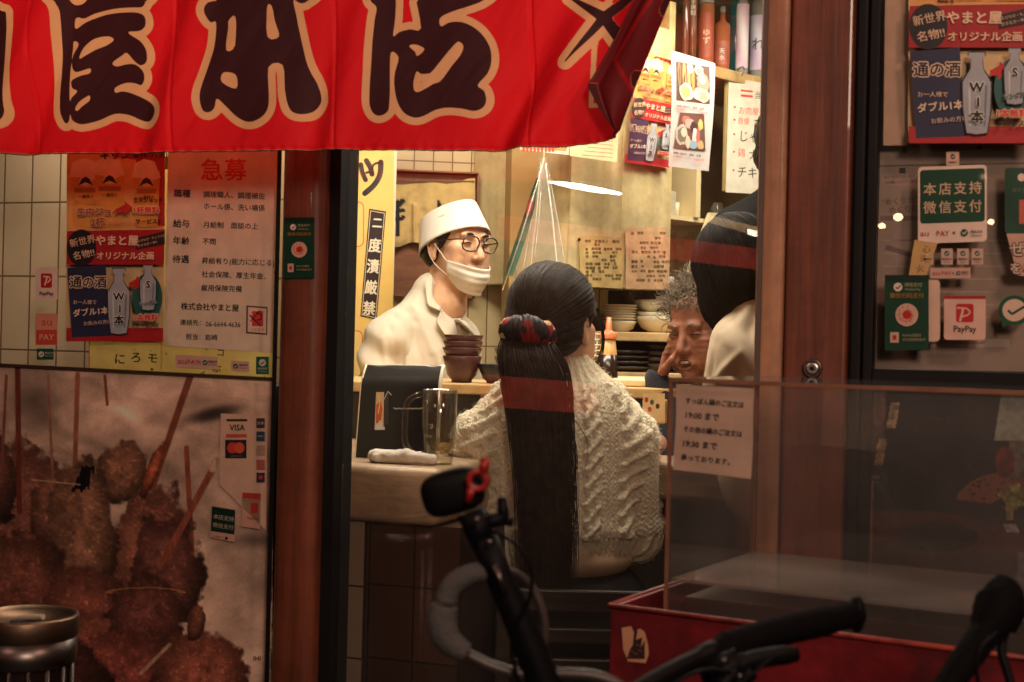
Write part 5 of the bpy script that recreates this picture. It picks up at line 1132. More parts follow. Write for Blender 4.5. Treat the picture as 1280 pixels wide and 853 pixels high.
for i in range(4):
    if i == 0: db = MB().lathe(prof_plate(.085, .014), c0, 36).obj('plate', M_DCER, None, True); o = db
    else: o = db.copy(); COL.objects.link(o); o.location = db.location + Vector((0, 0, i * .0165))
    tag(o, ('lowest', 'second', 'third', 'topmost')[i] + ' of the dark plates stacked on the lower plate shelf', 'plate', 'dark plates on the lower shelf')
# ------------------------------------------------------------------ counters
zc = P(600, 480, 3.40)[2]
KC = Frame(600, 480, 3.40, 0)
k0, k1 = KC.sz(380, 480)[0], KC.sz(1000, 480)[0]
kc = thing('kitchen_counter', KC.w((k0 + k1) / 2, 0.02, .2), 'kitchen counter with a pale wooden ledge between the cook and the diners', 'counter')
MB().bbox(KC, k0, k1, zc - .026, zc, 0.0, .40, .004).obj('ledge', M_PALEW, kc); MB().box(KC, k0, k1, .02, zc - .027, .03, .36).obj('front_panel', M_DARK, kc)
TB = Frame(437, 580, 2.74, 20)
t0, t1 = TB.sz(400, 600)[0], TB.sz(547, 600)[0]; zt1, zt0 = TB.sz(490, 583)[1], TB.sz(490, 656)[1]
tb = thing('dining_counter', TB.w((t0 + t1) / 2, .02, .2), 'thick pale wooden dining counter end on a dark tiled base', 'counter')
M_TOP = wood('table_wood', lin((144, 120, 94)), lin((178, 150, 120)), 0, 0.4, .9, 0.15)
bm = bmesh.new(); bmesh.ops.create_cube(bm, size=1)
mb = MB().bbox(TB, t0 - .3, t1, zt0, zt1, 0.0, .66, .018, 4); mb.obj('top', M_TOP, tb, True); tb.children[-1].data.set_sharp_from_angle(angle=math.radians(50))
MB().bbox(TB, t1 + .002, t1 + 1.0, zt0 + .03, zt1 - .004, .46, .66, .01, 3).obj('top', M_TOP, tb, False)
b0 = TB.sz(449, 750)[0]
m_dt = tilemat('dark_base_tile', .095, .142, lin((78, 52, 42)), lin((64, 43, 36)), lin((34, 25, 22)), .3)
def uvobj(o, fr, ao, zo):
    uv = o.data.uv_layers.new(name='UVMap'); wl = Vector(o.location); q = o.parent
    while q: wl = wl + q.location; q = q.parent
    for lp in o.data.loops:
        pt_ = np.array(o.data.vertices[lp.vertex_index].co) + np.array(wl); uv.data[lp.index].uv = (float(np.dot(pt_ - fr.o, fr.ex)) - ao, pt_[2] - zo)
bo = MB().box(TB, b0, t1 + .04, .02, zt0 - .001, .03, .62).obj('tiled_base', m_dt, tb); uvobj(bo, TB, TB.sz(509, 740)[0], TB.sz(509, 738)[1])
bo = MB().box(TB, b0 - .3, b0 - .001, .02, zt0 - .001, .02, .62).obj('tiled_base', tilemat('pale_base_tile', .1, .14, lin((150, 132, 112)), lin((140, 122, 102)), lin((60, 48, 42)), .3), tb); bo['label'] = 'pale tiled edge'; uvobj(bo, TB, b0, TB.sz(440, 735)[1])
# bowls on the ledge
def onledge(px, py, d): c = KC.pt(px, py, -d); c[2] = zc + .0005; return c
c0 = onledge(577, 478, .06)
M_BR = mat('reddish_bowl', lin((92, 52, 48)), 0.3, var=.15, coat=.3)
for i in range(4):
    h = 0 if i == 0 else .046 + (i - 1) * .0155
    if i == 0: o = MB().lathe(prof_bowl(.048, .064, foot=.52), c0, 36).obj('bowl', M_BR, None, True); b0_ = o
    else:
        o = MB().lathe(prof_bowl(.049, .038, foot=.5), c0 + np.array([.001 * i - .001, 0, h]), 36).obj('bowl', M_BR, None, True)
    tag(o, ('deep brown bowl at the bottom of the stack on the pale ledge', 'shallow brown bowl, second in the stack on the pale ledge', 'shallow brown bowl, third in the stack on the pale ledge', 'shallow brown bowl on top of the stack on the pale ledge')[i], 'bowl', 'brown bowls stacked on the ledge')
tag(MB().lathe(prof_bowl(.040, .046, foot=.45), onledge(617, 479, .05), 36).obj('bowl', mat('black_lacquer', lin((36, 30, 32)), .3, coat=.4), None, True), 'single black bowl beside the stack of brown bowls', 'bowl')
M_GB = mat('grey_bowl', lin((96, 86, 76)), .4)
for i in range(2):
    tag(MB().lathe(prof_bowl(.032, .034), onledge(632, 478, .34) + np.array([0, 0, .028 + i * .022]), 30).obj('bowl', M_GB, None, True), ('lower', 'upper')[i] + ' small grey bowl behind the black bowl', 'bowl')
tag(MB().bbox(KC, KC.sz(618, 470)[0], KC.sz(655, 470)[0], zc + .0008, zc + .0279, .33, .395, .003).obj('bowl_stand', M_DARK), 'dark stand carrying the two small grey bowls', 'stand')
# sauce bottle, glasses, tray by the woman
c = onledge(759.5, 470, .10)
sbt = thing('sauce_bottle', c, 'plastic sauce bottle with an orange nozzle beside the stack of glasses', 'bottle')
r = .0255
MB().lathe([(r * .9, 0), (r, .004), (r, .02), (r * .86, .075), (0.001, .075)], c, 24).obj('sauce', mat('soy_sauce', lin((46, 30, 22)), .2), sbt, True)
MB().lathe([(r * .86, .0755), (r * .66, .115), (0.001, .115)], c, 24).obj('shoulder', mat('milky_plastic', lin((226, 178, 112)), .35), sbt, True)
MB().lathe([(r * .8, .1155), (r * .8, .130), (r * .5, .132), (r * .3, .138), (r * .22, .168), (0.001, .168)], c, 20).obj('nozzle', mat('orange_plastic', lin((226, 122, 74)), .4), sbt, True)
c = onledge(741, 474, .12)
M_TG = glass_sheet('thin_glass', (0.9, 0.88, 0.84), 0.08, 2.0, (.8, .75, .65))
for i in range(5):
    o = MB().lathe([(.019, 0), (.0195, .002), (.0245, .07), (.0252, .072), (.0240, .071), (.019, .004), (.001, .004)], c + np.array([0, 0, i * .0135]), 24).obj('drinking_glass', M_TG, None, True)
    MBr = MB().lathe([(.0250, .0700), (.0262, .0712), (.0262, .0735), (.0244, .0735)], c + np.array([0, 0, i * .0135]), 24)
    t = o; rim = MBr.obj('rim', M_CER, t, True)
    tag(o, ('lowest', 'second from bottom', 'middle', 'second from top', 'topmost')[i] + ' tumbler in the stack beside the sauce bottle', 'glass', 'tumblers stacked on the ledge')
tr0, tr1 = KC.sz(768, 472)[0], KC.sz(845, 472)[0]
tag(MB().bbox(KC, tr0, tr1, zc + .001, zc + .02, .04, .3, .006).obj('tray', mat('white_tray', lin((236, 216, 176)), .35, var=.05)), 'long white tray on the ledge between the sauce bottle and the grey haired diner', 'tray')
cj = KC.w(KC.sz(812, 490)[0], zc, -.05)
# condiment box in front of the curly man
dz = zt1 - .004
cn = Frame(818, 520, 3.25, 12)
bx_ = thing('condiment_box', np.array([*cn.pt(820, 500)[:2], zc - .10]), 'small wooden condiment box beside the dark sleeve', 'box')
u0, u1 = cn.sz(803, 500)[0], cn.sz(832, 500)[0]; v1, v0 = cn.sz(815, 489)[1], cn.sz(815, 530)[1]
MB().bbox(cn, u0, u1, v0, v1 - .02, 0.0, .05, .003).obj('front', M_PALEW, bx_)
p = Print(cn, .001); p.rect(804, 492, 831, 527, (222, 190, 140), 0); 
for (x, y, c_) in ((808, 500, (170, 60, 40)), (815, 503, (60, 90, 60)), (812, 512, (196, 60, 50)), (822, 508, (70, 50, 40)), (808, 520, (120, 120, 60))): p.disc(x, y, 2.6, 3.5, c_, 1, n=9)
p.obj('label', M_PAPER, bx_)

# ------------------------------------------------------------------ things on the dining counter
MF = Frame(500, 560, 2.86, 14)
mh = thing('menu_folder', np.array([*MF.pt(495, 575)[:2], zt1]), 'black menu folder with silver edges standing on the dining counter', 'menu')
def foldpt(px, v, d):
    y = 457 + (579 - 457) * v + (px - 443) * .01; q = MF.pt(px, y, 0); return q + MF.inn * (d + .05 * (1 - v) + .35 * max(0, .24 - v) ** 2)
xs = np.linspace(0, 1, 24); vs = np.linspace(0, 1, 30)
pf = [[foldpt(443 + (98 + 4 * v) * u + 1 * v, v, 0) for u in xs] for v in vs]
mb = MB().grid(pf); pb_ = [[foldpt(443 + (98 + 4 * v) * u + 1 * v, v, .009) for u in xs] for v in vs]; mb.grid(pb_)
co = mb.obj('cover', mat('black_gloss_card', (0.006, .006, .008), .3, coat=.12, bump=.25, bscale=12, spec=.35), mh, True)
def foldedge(pl, r): return MB().tube(pl, r, 6)
foldedge([foldpt(541 + 4 * v, v, .004) for v in vs], .0045).obj('edge_binding', M_CER, mh, True)
foldedge([foldpt(443 + 1 * v, v, .004) for v in vs], .004).obj('edge_binding', M_CER, mh, True)
foldedge([foldpt(444 + 97 * u, .001 + .012 * (math.sin(u * 9) > .9), .002) for u in xs], .0016).obj('edge_binding', M_STEEL, mh, True)
foldedge([foldpt(444 + 101 * u, .998, .002) for u in xs], .0032).obj('edge_binding', M_CER, mh, True)
class FoldP(Print):
    def _add(s, pts, F, col, layer):
        layer = s._lay(layer); b = len(s.v)
        for q in pts: s.v.append(foldpt(q[0], (q[1] - 457 - (q[0] - 443) * .01) / 122, -.0015 - layer * .00015))
        s.f += [tuple(i + b for i in f) for f in F]; s.c += [lin(col)] * len(F)
p = FoldP(MF); 
p.poly([(463, 491), (473, 491), (478, 538), (465, 538)], (206, 176, 136)); p.poly([(464.5, 507), (470, 502), (473, 512), (472, 530), (466, 530)], (196, 84, 40)); p.poly([(473, 491), (480, 495), (482, 530), (476, 535)], (40, 34, 36)); p.line([(474, 500), (478, 490), (483, 495)], .9, (206, 196, 180)); p.poly([(466, 533), (472, 525), (478, 538), (466, 538)], (206, 200, 196)); p.line([(467, 494), (469, 505), (468, 518)], 1.2, (240, 200, 120))
for i in range(16): p.disc(488 + i * 2.3, 511.5 + ((i * 5) % 3 - 1) * .5, .9, .9, (206, 198, 186), 20, n=6)
p.obj('cover_print', M_STICK, mh)
# beer mug
cm_ = np.array([*TB.pt(548, 574, -0.10)[:2], zt1 + .0005]); dpx = cm_[1] / F_PX
mg = thing('beer_mug', cm_, 'empty glass beer mug with its handle to the left, on the dining counter', 'mug')
R1, R0, H = 21.5 * dpx, 17.5 * dpx, 92 * dpx
M_MUG = glass_sheet('mug_glass', (.86, .84, .78), .03, 2.2, (.6, .55, .45))
MB().lathe([(0.001, 0), (R0, 0), (R0 * 1.02, .004), (R1, H * .55), (R1 * 1.02, H), (R1 * .97, H + .001), (R1 * .93, H * .98), (R1 * .9, H * .5), (R0 * .85, .022), (.001, .018)], cm_, 40).obj('cup', M_MUG, mg, True)
MB().lathe([(R0 * .4, .0185), (R0 * .84, .0225), (R1 * .9, H * .34), (.001, H * .34)], cm_, 30).obj('beer_dregs', glass_sheet('beer_rest', (.86, .78, .6), .05, .6, (.6, .5, .3)), mg, True)
hc = [(-R1 * 1.02, H * .96), (-R1 * 1.02 - .004, H * .93), (-R1 - .018, H * .90), (-R1 - .030, H * .80), (-R1 - .033, H * .55), (-R1 - .031, H * .28), (-R1 - .016, H * .14), (-R0 * 1.05, H * .13)]
MB().tube(catmull([cm_ + np.array([x, -.012, z]) for x, z in hc], 6), .0062, 10).obj('handle', M_MUG, mg, True)
for (dx, dz_, rr_) in ((-R1 * .5, H * .46, .013), (-R1 * .72, H * .82, .008)): MB().ell(cm_ + np.array([dx, -R1 * .86, dz_]), (rr_, .005, rr_), 16, 10).obj('moulded_boss', M_MUG, mg, True)
# rolled towel
tc_ = TB.pt(505, 572, -0.05); S = Solid(tc_ - np.array([.09, .06, .05]), tc_ + np.array([.09, .07, .05]), .0022)
zz = zt1 + .013
def tp(px, dy, dz_): q = TB.pt(px, 575, -0.05); return np.array([q[0], q[1] + dy, zt1 + dz_])
S.cap(tp(470, 0, .014), tp(512, 0, .013), .0135, .012, .004).cap(tp(500, .005, .016), tp(540, .006, .012), .013, .010, .004).ell(tp(509, 0, .020), (.012, .014, .011), None, .006).cap(tp(466, .014, .012), tp(505, .018, .013), .012, .012, .004).ell(tp(472, -.008, .011), (.011, .012, .010), None, .004)
V, F = S.mesh(); N = vnormals(V, F); V = V + N * (.0016 * (fbm(V[:, 0] * 90, V[:, 1] * 90, V[:, 2] * 160, 3, 6) - .5) * 2)[:, None]; V[:, 2] = np.maximum(V[:, 2], zt1 + .0006)
tag(link_mesh('hand_towel', V, F, mat('white_terry', lin((232, 224, 210)), .9, var=.05, bump=.6, bscale=400), None, True), 'rolled white hand towel lying before the menu folder', 'towel')
# small dish by the woman's elbow
tag(MB().lathe(prof_plate(.03, .012), np.array([*TB.pt(572, 575, -0.3)[:2], zt1 + .0005]), 30).obj('dish', M_CER, None, True), 'small pale dish half hidden by the cream sweater', 'dish')
# clear plastic cone hanging from the ceiling
ct = P(680, 197, 3.75); cbz = 352
cn_ = thing('plastic_cone', ct, 'clear plastic sheeting gathered into a tall cone, with a green and red edge', 'plastic sheet')
V = []; ns, nr = 40, 34
for j in range(nr):
    v = j / (nr - 1); y = 197 + (385 - 197) * v; cx = 680 - 9 * v; rpx = 3 + 38 * v ** 1.05
    for k_ in range(ns):
        a = 2 * PI * k_ / ns; rr_ = rpx * (1 + .10 * math.sin(3 * a + 2 * v) + .05 * math.sin(7 * a + 4 * v))
        q = P(cx + rr_ * math.cos(a), y, 3.75); V.append(q + np.array([0, rpx * math.sin(a) * .8 * 3.75 / F_PX, 0]))
mb = MB().add(V, [(j * ns + k_, j * ns + (k_ + 1) % ns, (j + 1) * ns + (k_ + 1) % ns, (j + 1) * ns + k_) for j in range(nr - 1) for k_ in range(ns)])
mb.obj('sheet', glass_sheet('clear_plastic', (.95, .95, .93), .14, 2.2, (.85, .82, .72)), cn_, True)
mb = MB()
for (xa, ya, xb, yb, w_) in ((676, 205, 662, 345, .0014), (682, 205, 698, 350, .0026), (668, 245, 654, 335, .0009), (676, 240, 668, 320, .0009), (686, 215, 708, 345, .0008)):
    mb.tube(catmull([P(xa, ya, 3.70), P((xa + xb) / 2 + 1, (ya + yb) / 2, 3.66), P(xb, yb, 3.62)], 6), w_, 6)
mb.obj('fold', glass_sheet('plastic_fold', (.95, .95, .93), .38, 2.2, (.9, .87, .8)), cn_, True); 
g = MB().grid([[P(x0 + (x1 - x0) * u, y, 3.64 + .01 * math.sin(u * 4)) for u in np.linspace(0, 1, 5)] for (y, x0, x1) in ((222, 671, 674), (240, 664, 671), (260, 658, 668), (290, 648, 660), (320, 638, 650), (345, 630, 641))])
g.obj('coloured_edge', mat('green_plastic', lin((90, 122, 96)), .3, col2=lin((70, 96, 84))), cn_, True)
MB().grid([[P(x0 + (x1 - x0) * u, y, 3.632) for u in np.linspace(0, 1, 3)] for (y, x0, x1) in ((246, 664, 668), (258, 659, 666), (270, 657, 662))]).obj('red_mark', mat('red_plastic', lin((170, 60, 60)), .3), cn_, True)
MB().tube([P(628, 363, 3.62), P(650, 300, 3.62), P(672, 228, 3.62), P(680, 198, 3.72)], .0018, 6).obj('hem', MATS['plastic_fold'], cn_, True)
MB().tube([P(680, 198, 3.75), np.array([*P(680, 198, 3.75)[:2], 2.447])], .0012, 6).obj('string', M_WHITE, cn_)
# ------------------------------------------------------------------ red tub and clear display case on the street
zrim = BX.pt(763, 757)[2]; L_ = 0.75; DP = 0.42
M_RED = mat('red_painted_tin', lin((122, 22, 28)), .5, var=.25, scale=16, col2=lin((70, 14, 20)), coat=.15, bump=.4, bscale=30)
tub = thing('red_tub', BX.w(L_ / 2, 0, DP / 2), 'open red painted box under the clear display case, torn sticker on its front', 'box')
h0 = 0.42
MB().bbox(BX, 0, L_, h0, zrim, 0, .006, .002).obj('front', M_RED, tub); MB().bbox(BX, 0, .006, h0, zrim, .0065, DP, .002).obj('side', M_RED, tub); MB().bbox(BX, L_ - .006, L_, h0, zrim, .0065, DP, .002).obj('side', M_RED, tub); MB().bbox(BX, .0065, L_ - .0065, h0, zrim, DP - .006, DP, .002).obj('back', M_RED, tub); MB().box(BX, .0065, L_ - .0065, h0, h0 + .006, .0065, DP - .0065).obj('bottom', M_RED, tub)
MB().tube([BX.w(-.001, zrim, -.001), BX.w(L_, zrim, -.001)], .0035, 8).obj('rim', mat('worn_red_edge', lin((160, 58, 48)), .5, var=.3, scale=40), tub, True); MB().tube([BX.w(-.001, zrim, -.001), BX.w(-.001, zrim, DP)], .0035, 8).obj('rim', MATS['worn_red_edge'], tub, True)
p = Print(BX, .0012); p.poly([(777, 785), (789, 783), (792, 790), (800, 786), (806, 790), (810, 806), (811, 818), (807, 829), (796, 828), (785, 827), (779, 812)], (206, 150, 116), 0); p.poly([(793, 786), (797, 789), (795, 800), (803, 797), (801, 810), (806, 800), (806, 824), (783, 824), (788, 811), (791, 806)], (60, 40, 38), 1)
for (x, y) in ((790, 814), (795, 817), (800, 813), (786, 820), (797, 806)): p.line([(x - 2, y), (x + 2, y + 1)], .8, (150, 110, 90), 2)
p.obj('torn_sticker', M_STICK, tub)
for (x0, z) in ((0.02, h0), (L_ - .06, h0)): MB().bbox(BX, x0, x0 + .04, 0, h0 - .001, .02, DP - .02, .004).obj('leg', M_DARK, tub)
# acrylic case
q = BX.sz(835, 600, .05)[0]; ztop = BX.sz(900, 479, .05)[1]; D0, D1 = .05, .36; X0, X1 = q, L_ - .03; zb0 = h0 + .0065; zs = BX.sz(1000, 742, .05)[1]
ac = thing('display_case', BX.w((X0 + X1) / 2, zb0, .2), 'clear scuffed acrylic case standing in the red box, a paper notice inside', 'display case')
T_ = .004
def pane(a, b, c, d, e, f_, n='pane', m=None): return MB().bbox(BX, a, b, c, d, e, f_, .0012, 1).obj(n, m or M_ACRYL, ac)
pane(X0, X1, zb0, ztop, D0, D0 + T_); pane(X0, X1, zb0, ztop, D1 - T_, D1); pane(X0, X0 + T_, zb0, ztop, D0 + T_ + .0005, D1 - T_ - .0005); pane(X1 - T_, X1, zb0, ztop, D0 + T_ + .0005, D1 - T_ - .0005)
pane(X0, X1, ztop + .0005, ztop + .0045, D0, D1)
M_EDGE = mat('acrylic_edge', lin((176, 122, 96)), .25, trans=.4, var=.2, scale=20)
for (a, z, d) in ((X0, None, D0), (X0 + .002, None, D1)): MB().box(BX, a - .0012, a + .003, zb0, ztop, d - .0015, d + .003).obj('edge', M_EDGE, ac)
MB().box(BX, X0, X1, ztop - .001, ztop + .004, D0 - .0022, D0 - .0004).obj('edge', M_EDGE, ac); MB().box(BX, X0 - .0022, X0 - .0004, ztop - .001, ztop + .004, D0, D1).obj('edge', M_EDGE, ac)
MB().box(BX, X0 + .006, X1 - .006, zs - .004, zs, D0 + .006, D1 - .006).obj('inner_floor', glass_sheet('frosted_plastic', (.9, .88, .86), .32, 1.0, (.34, .28, .25)), ac)
MB().box(BX, X0 + .006, X1 - .006, zb0 + .001, zs - .03, D0 + .05, D1 - .05).obj('inner_box', mat('murky_plastic', lin((66, 52, 46)), .3, trans=.2), ac)
# notice in the case
p = Print(BX, -.0555 , warp=lambda x, y: .0015 * math.sin(y / 17 + x / 23)); p.sheet((846, 480), (943, 486), (939, 599), (842, 587), (238, 200, 176), 0, 10, 10)
for i, t in enumerate(('すっぽん鍋のご注文は', '19:00 まで', 'その他の鍋のご注文は', '19:30 まで', '承っております。')):
    p.text(t, 856 - i * 1.2, 501 + i * 17.6, (8.3, 10, 8.3, 10, 8.3)[i], (40, 28, 32), 1, rot=4.4 + i * .5, bold=.05, sx=.9 if i in (0, 2) else 1.0)
tag(p.obj('order_notice', M_GLOSSP), 'salmon paper notice with lines of black text, inside the clear case', 'notice')

# ------------------------------------------------------------------ ashtray stand
ca_ = P(33, 768, 2.0); R = 64 * 2.0 / F_PX
at_ = thing('ashtray_stand', np.array([ca_[0], ca_[1], 0]), 'round standing ashtray with a bright steel top and dark body, bottom left', 'ashtray')
M_BRS = mat('worn_brassy_steel', lin((128, 104, 86)), .42, 1.0, .25, 10, .1, 60)
zt_ = ca_[2]
MB().lathe([(R * .97, zt_ - .030), (R, zt_ - .026), (R, zt_ - .002), (R * .985, zt_), (R * .93, zt_ + .001), (R * .90, zt_ - .004), (R * .3, zt_ - .012), (.001, zt_ - .012)], (ca_[0], ca_[1], 0), 48).obj('tray', M_BRS, at_, True)
MB().lathe([(R * .95, zt_ - .066), (R * .97, zt_ - .064), (R * .97, zt_ - .0305), (R * .9, zt_ - .0302)], (ca_[0], ca_[1], 0), 48).obj('collar', M_DSTEEL, at_, True)
MB().lathe([(R * .95, 0), (R * .95, .02), (R * .86, .03), (R * .86, zt_ - .0665)], (ca_[0], ca_[1], 0), 48).obj('body', mat('dark_ribbed_tin', lin((52, 36, 32)), .35, .6), at_, True)
for k_ in range(9):
    a = -PI * k_ / 8; MB().tube([(ca_[0] + R * .9 * math.cos(a), ca_[1] + R * .9 * math.sin(a), .03), (ca_[0] + R * .9 * math.cos(a), ca_[1] + R * .9 * math.sin(a), zt_ - .067)], .004, 6).obj('rib', M_DSTEEL, at_, True)
mb = MB(); rr = random.Random(3)
for i in range(14):
    a, r_ = rr.uniform(0, 6.28), rr.uniform(0, R * .35); mb.ell((ca_[0] + .01 + r_ * math.cos(a), ca_[1] - .01 + r_ * math.sin(a) * .6, zt_ - .008), (rr.uniform(.004, .010), rr.uniform(.004, .008), .004), 7, 5)
mb.obj('ash', mat('ash', (.03, .028, .026), .9, bump=.5, bscale=300), at_)
tag(MB().tube([(ca_[0] - .005, ca_[1] - .01, zt_ - .003), (ca_[0] + .035, ca_[1] - .035, zt_ + .004)], .0038, 8).obj('cigarette_end', mat('cigarette_paper', lin((206, 186, 160)), .8)), 'bent cigarette end lying on the ashtray top', 'cigarette')

# ------------------------------------------------------------------ bicycles in front
M_BKR = mat('black_rubber', (.0035, .003, .0035), .8, bump=.5, bscale=260, spec=.08); M_BKP = mat('black_plastic', (.0035, .003, .004), .55, spec=.12); M_FOAM = mat('grey_foam', lin((80, 76, 75)), .85, bump=.5, bscale=300); M_GT = mat('grey_tube', lin((64, 54, 51)), .4)
B = 1.25
def b(px, py, dy=0.0): return P(px, py, B + dy)
bk = thing('bicycle', (b(640, 700)[0], B, 0), 'bicycle with a grey padded looped handlebar and red lever before the seated woman', 'bicycle')
px1 = B / F_PX
loop = [b(668, 736, .02), b(640, 716, .01), b(612, 714), b(588, 718), b(566, 732), b(556, 752), b(553, 776), b(562, 800), b(584, 818), b(612, 832), b(650, 842), b(700, 842), b(742, 845), b(775, 858), b(800, 885)]
MB().tube(catmull([loop[i] for i in (8, 9, 10, 11, 12, 13, 14)], 6), [7.5 * px1] * 37, 12).obj('handlebar', M_GT, bk, True)
MB().tube(catmull([loop[i] for i in (2, 3, 4, 5)], 6), [11 * px1 + 3 * px1 * min(1, i / 9) for i in range(19)], 16).obj('foam_sleeve', M_FOAM, bk, True)
MB().tube(catmull([b(555, 757), b(552, 778), b(560, 800), b(583, 817)], 7), [(17 + 4 * math.sin(i / 21 * PI) - 5 * (i / 21)) * px1 for i in range(22)], 18).obj('foam_sleeve', M_FOAM, bk, True)
MB().tube(catmull([b(612, 714), b(640, 716, .01), b(662, 730, .02), b(676, 758, .02), b(681, 788, .02), b(676, 818, .02), b(664, 838, .02), b(655, 845, .01)], 6), 5.5 * px1, 10).obj('brake_cable', M_GT, bk, True)
MB().tube([b(604, 672), b(622, 716), b(646, 770), b(668, 822), b(690, 880), b(720, 960)], [17 * px1, 17 * px1, 19 * px1, 21 * px1, 22 * px1, 22 * px1], 16).obj('stem', M_BKP, bk, True)
MB().tube([b(618, 706, -.016), b(632, 742, -.018)], 4 * px1, 8).obj('stem_trim', M_DSTEEL, bk, True)
MB().tube([b(588, 640), b(606, 682)], [18 * px1, 16 * px1], 14).obj('clamp', M_BKP, bk, True)
mb = MB().tube([b(600, 655), b(630, 648)], 9 * px1, 10); mb.tube([b(627, 622), b(629, 640), b(631, 655)], [6 * px1, 8 * px1, 6 * px1], 10); mb.tube([b(618, 650), b(642, 653)], 6 * px1, 8); mb.obj('clamp_knob', M_BKP, bk, True)
R_ = np.array([[math.cos(.42), 0, math.sin(.42)], [0, 1, 0], [-math.sin(.42), 0, math.cos(.42)]])
def rbox(mb, c, sx, sy, sz, ang, r):
    bm = bmesh.new(); bmesh.ops.create_cube(bm, size=1)
    for v in bm.verts: v.co = Vector((v.co.x * sx, v.co.y * sy, v.co.z * sz))
    bmesh.ops.bevel(bm, geom=bm.edges[:], offset=r, segments=4, affect='EDGES'); bm.verts.index_update()
    ca, sa_ = math.cos(ang), math.sin(ang)
    V = [np.asarray(c) + np.array([v.co.x * ca - v.co.z * sa_, v.co.y, v.co.x * sa_ + v.co.z * ca]) for v in bm.verts]; F = [tuple(v.index for v in f.verts) for f in bm.faces]; bm.free(); mb.add(V, F); return mb
def pebble(c, r, ang, p_=3.2, n=28):
    V = []; ca, sa_ = math.cos(ang), math.sin(ang); g_ = lambda t: math.copysign(abs(t) ** (2 / p_), t)
    for i in range(n + 1):
        t = PI * i / n - PI / 2
        for k_ in range(n):
            a = 2 * PI * k_ / n; x, y, z = g_(math.cos(t)) * g_(math.cos(a)) * r[0], g_(math.cos(t)) * g_(math.sin(a)) * r[1], g_(math.sin(t)) * r[2]
            V.append(np.asarray(c) + np.array([x * ca - z * sa_, y, x * sa_ + z * ca]))
    return MB().add(V, [(i * n + k_, i * n + (k_ + 1) % n, (i + 1) * n + (k_ + 1) % n, (i + 1) * n + k_) for i in range(n) for k_ in range(n)])
pebble(b(566, 615), (40 * px1, 20 * px1, 28 * px1), math.radians(17)).obj('bell_housing', M_BKP, bk, True)
M_RL = mat('red_lever_plastic', lin((150, 26, 24)), .4)
MB().tube([b(607, 573, -.02), b(603, 592, -.022)], 6 * px1, 10).obj('lever', M_RL, bk, True)
mb = MB(); nseg = 20
mb.tube([b(597 + 11 * math.cos(2 * PI * k_ / nseg), 601 + 11 * math.sin(2 * PI * k_ / nseg), -.022) for k_ in range(nseg + 1)], 4 * px1, 8, False); mb.tube([b(590, 610, -.022), b(585, 628, -.02)], [6 * px1, 4 * px1], 8); mb.obj('lever_ring', M_RL, bk, True)
# fork and wheel below the view
wc = b(720, 960) + np.array([.03, .05, -.30]); 
mb = MB(); mb.tube([b(720, 960), wc + np.array([0, 0, .0])], .012, 10); mb.obj('fork', M_BKP, bk, True)
def wheel(c, r, par):
    pts = [np.asarray(c) + np.array([r * math.cos(2 * PI * k_ / 40), .0, r * math.sin(2 * PI * k_ / 40)]) for k_ in range(41)]
    wh = MB().tube(pts, .016, 8, False).obj('wheel', M_BKR, par, True); mb = MB()
    for k_ in range(14): mb.tube([c, pts[int(k_ * 40 / 14)]], .0012, 4)
    mb.obj('spokes', M_DSTEEL, wh); return wh
wc[2] = .24; wheel(wc, .222, bk)
# second bicycle
b2 = thing('bicycle', (b(1000, 800)[0], B, 0), 'black bicycle with a ribbed grip and brake lever before the red box', 'bicycle')
g = catmull([b(1070, 768, .1), b(1020, 779, .06), b(960, 793, .03), b(900, 812, 0), b(850, 834, -.03), b(800, 862, -.06), b(760, 885, -.08)], 8)
def gr(i): 
    t = i / (len(g) - 1); return (17 if t < .12 else 19 if t < .5 else 14 - 6 * (t - .5)) * px1
MB().tube(g[:26], [gr(i) + .0006 * (i % 2) for i in range(26)], 18).obj('grip', M_BKR, b2, True)
MB().tube(g[25:], [12 * px1 + 3 * px1 * (i < 3) for i in range(len(g) - 25)], 14).obj('handlebar', M_BKP, b2, True)
MB().ell(b(1071, 768, .1), (.008, .014, .018), 14, 10).obj('bar_end', M_BKP, b2, True)
MB().tube(catmull([b(995, 818, .0), b(960, 822, -.01), b(925, 832, -.02), b(900, 860, -.03)], 5), [10 * px1, 10 * px1] + [12 * px1] * 14, 10).obj('brake_lever', M_BKP, b2, True)
mb = rbox(MB(), b(905, 838, -.02), 60 * px1, 30 * px1, 40 * px1, math.radians(22), 8 * px1); mb.tube([b(940, 838, -.02), b(905, 870, -.02), b(880, 900, -.02)], 11 * px1, 10); mb.obj('lever_clamp', M_BKP, b2, True)
hd = catmull([b(1236, 738, .05), b(1250, 752, .04), b(1232, 790, .02), b(1205, 828, 0), b(1172, 876, -.02), b(1130, 930, -.04)], 6)
MB().tube(hd, [(22 + 10 * math.sin(min(1, i / 12) * PI) if i < 12 else 22 - .2 * i) * px1 for i in range(len(hd))], 16).obj('brake_hood', M_BKR, b2, True)
mb = rbox(MB(), b(1250, 762, .05), 62 * px1, 40 * px1, 62 * px1, math.radians(-30), 14 * px1); mb.obj('brake_body', M_BKP, b2, True)
MB().tube(catmull([b(1256, 790, .03), b(1252, 815, .02), b(1262, 850, .01), b(1270, 900, 0)], 5), 6 * px1, 10).obj('brake_lever', M_BKP, b2, True)
MB().tube(catmull([b(1248, 790, .0), b(1224, 815, -.01), b(1222, 850, -.01), b(1235, 890, 0)], 5), 2.6 * px1, 8).obj('brake_cable', M_BKP, b2, True)
MB().tube(catmull([b(1130, 930, -.04), b(1000, 990, -.06), b(880, 960, -.08), b(760, 885, -.08)], 6), 12 * px1, 12).obj('handlebar', M_BKP, b2, True)
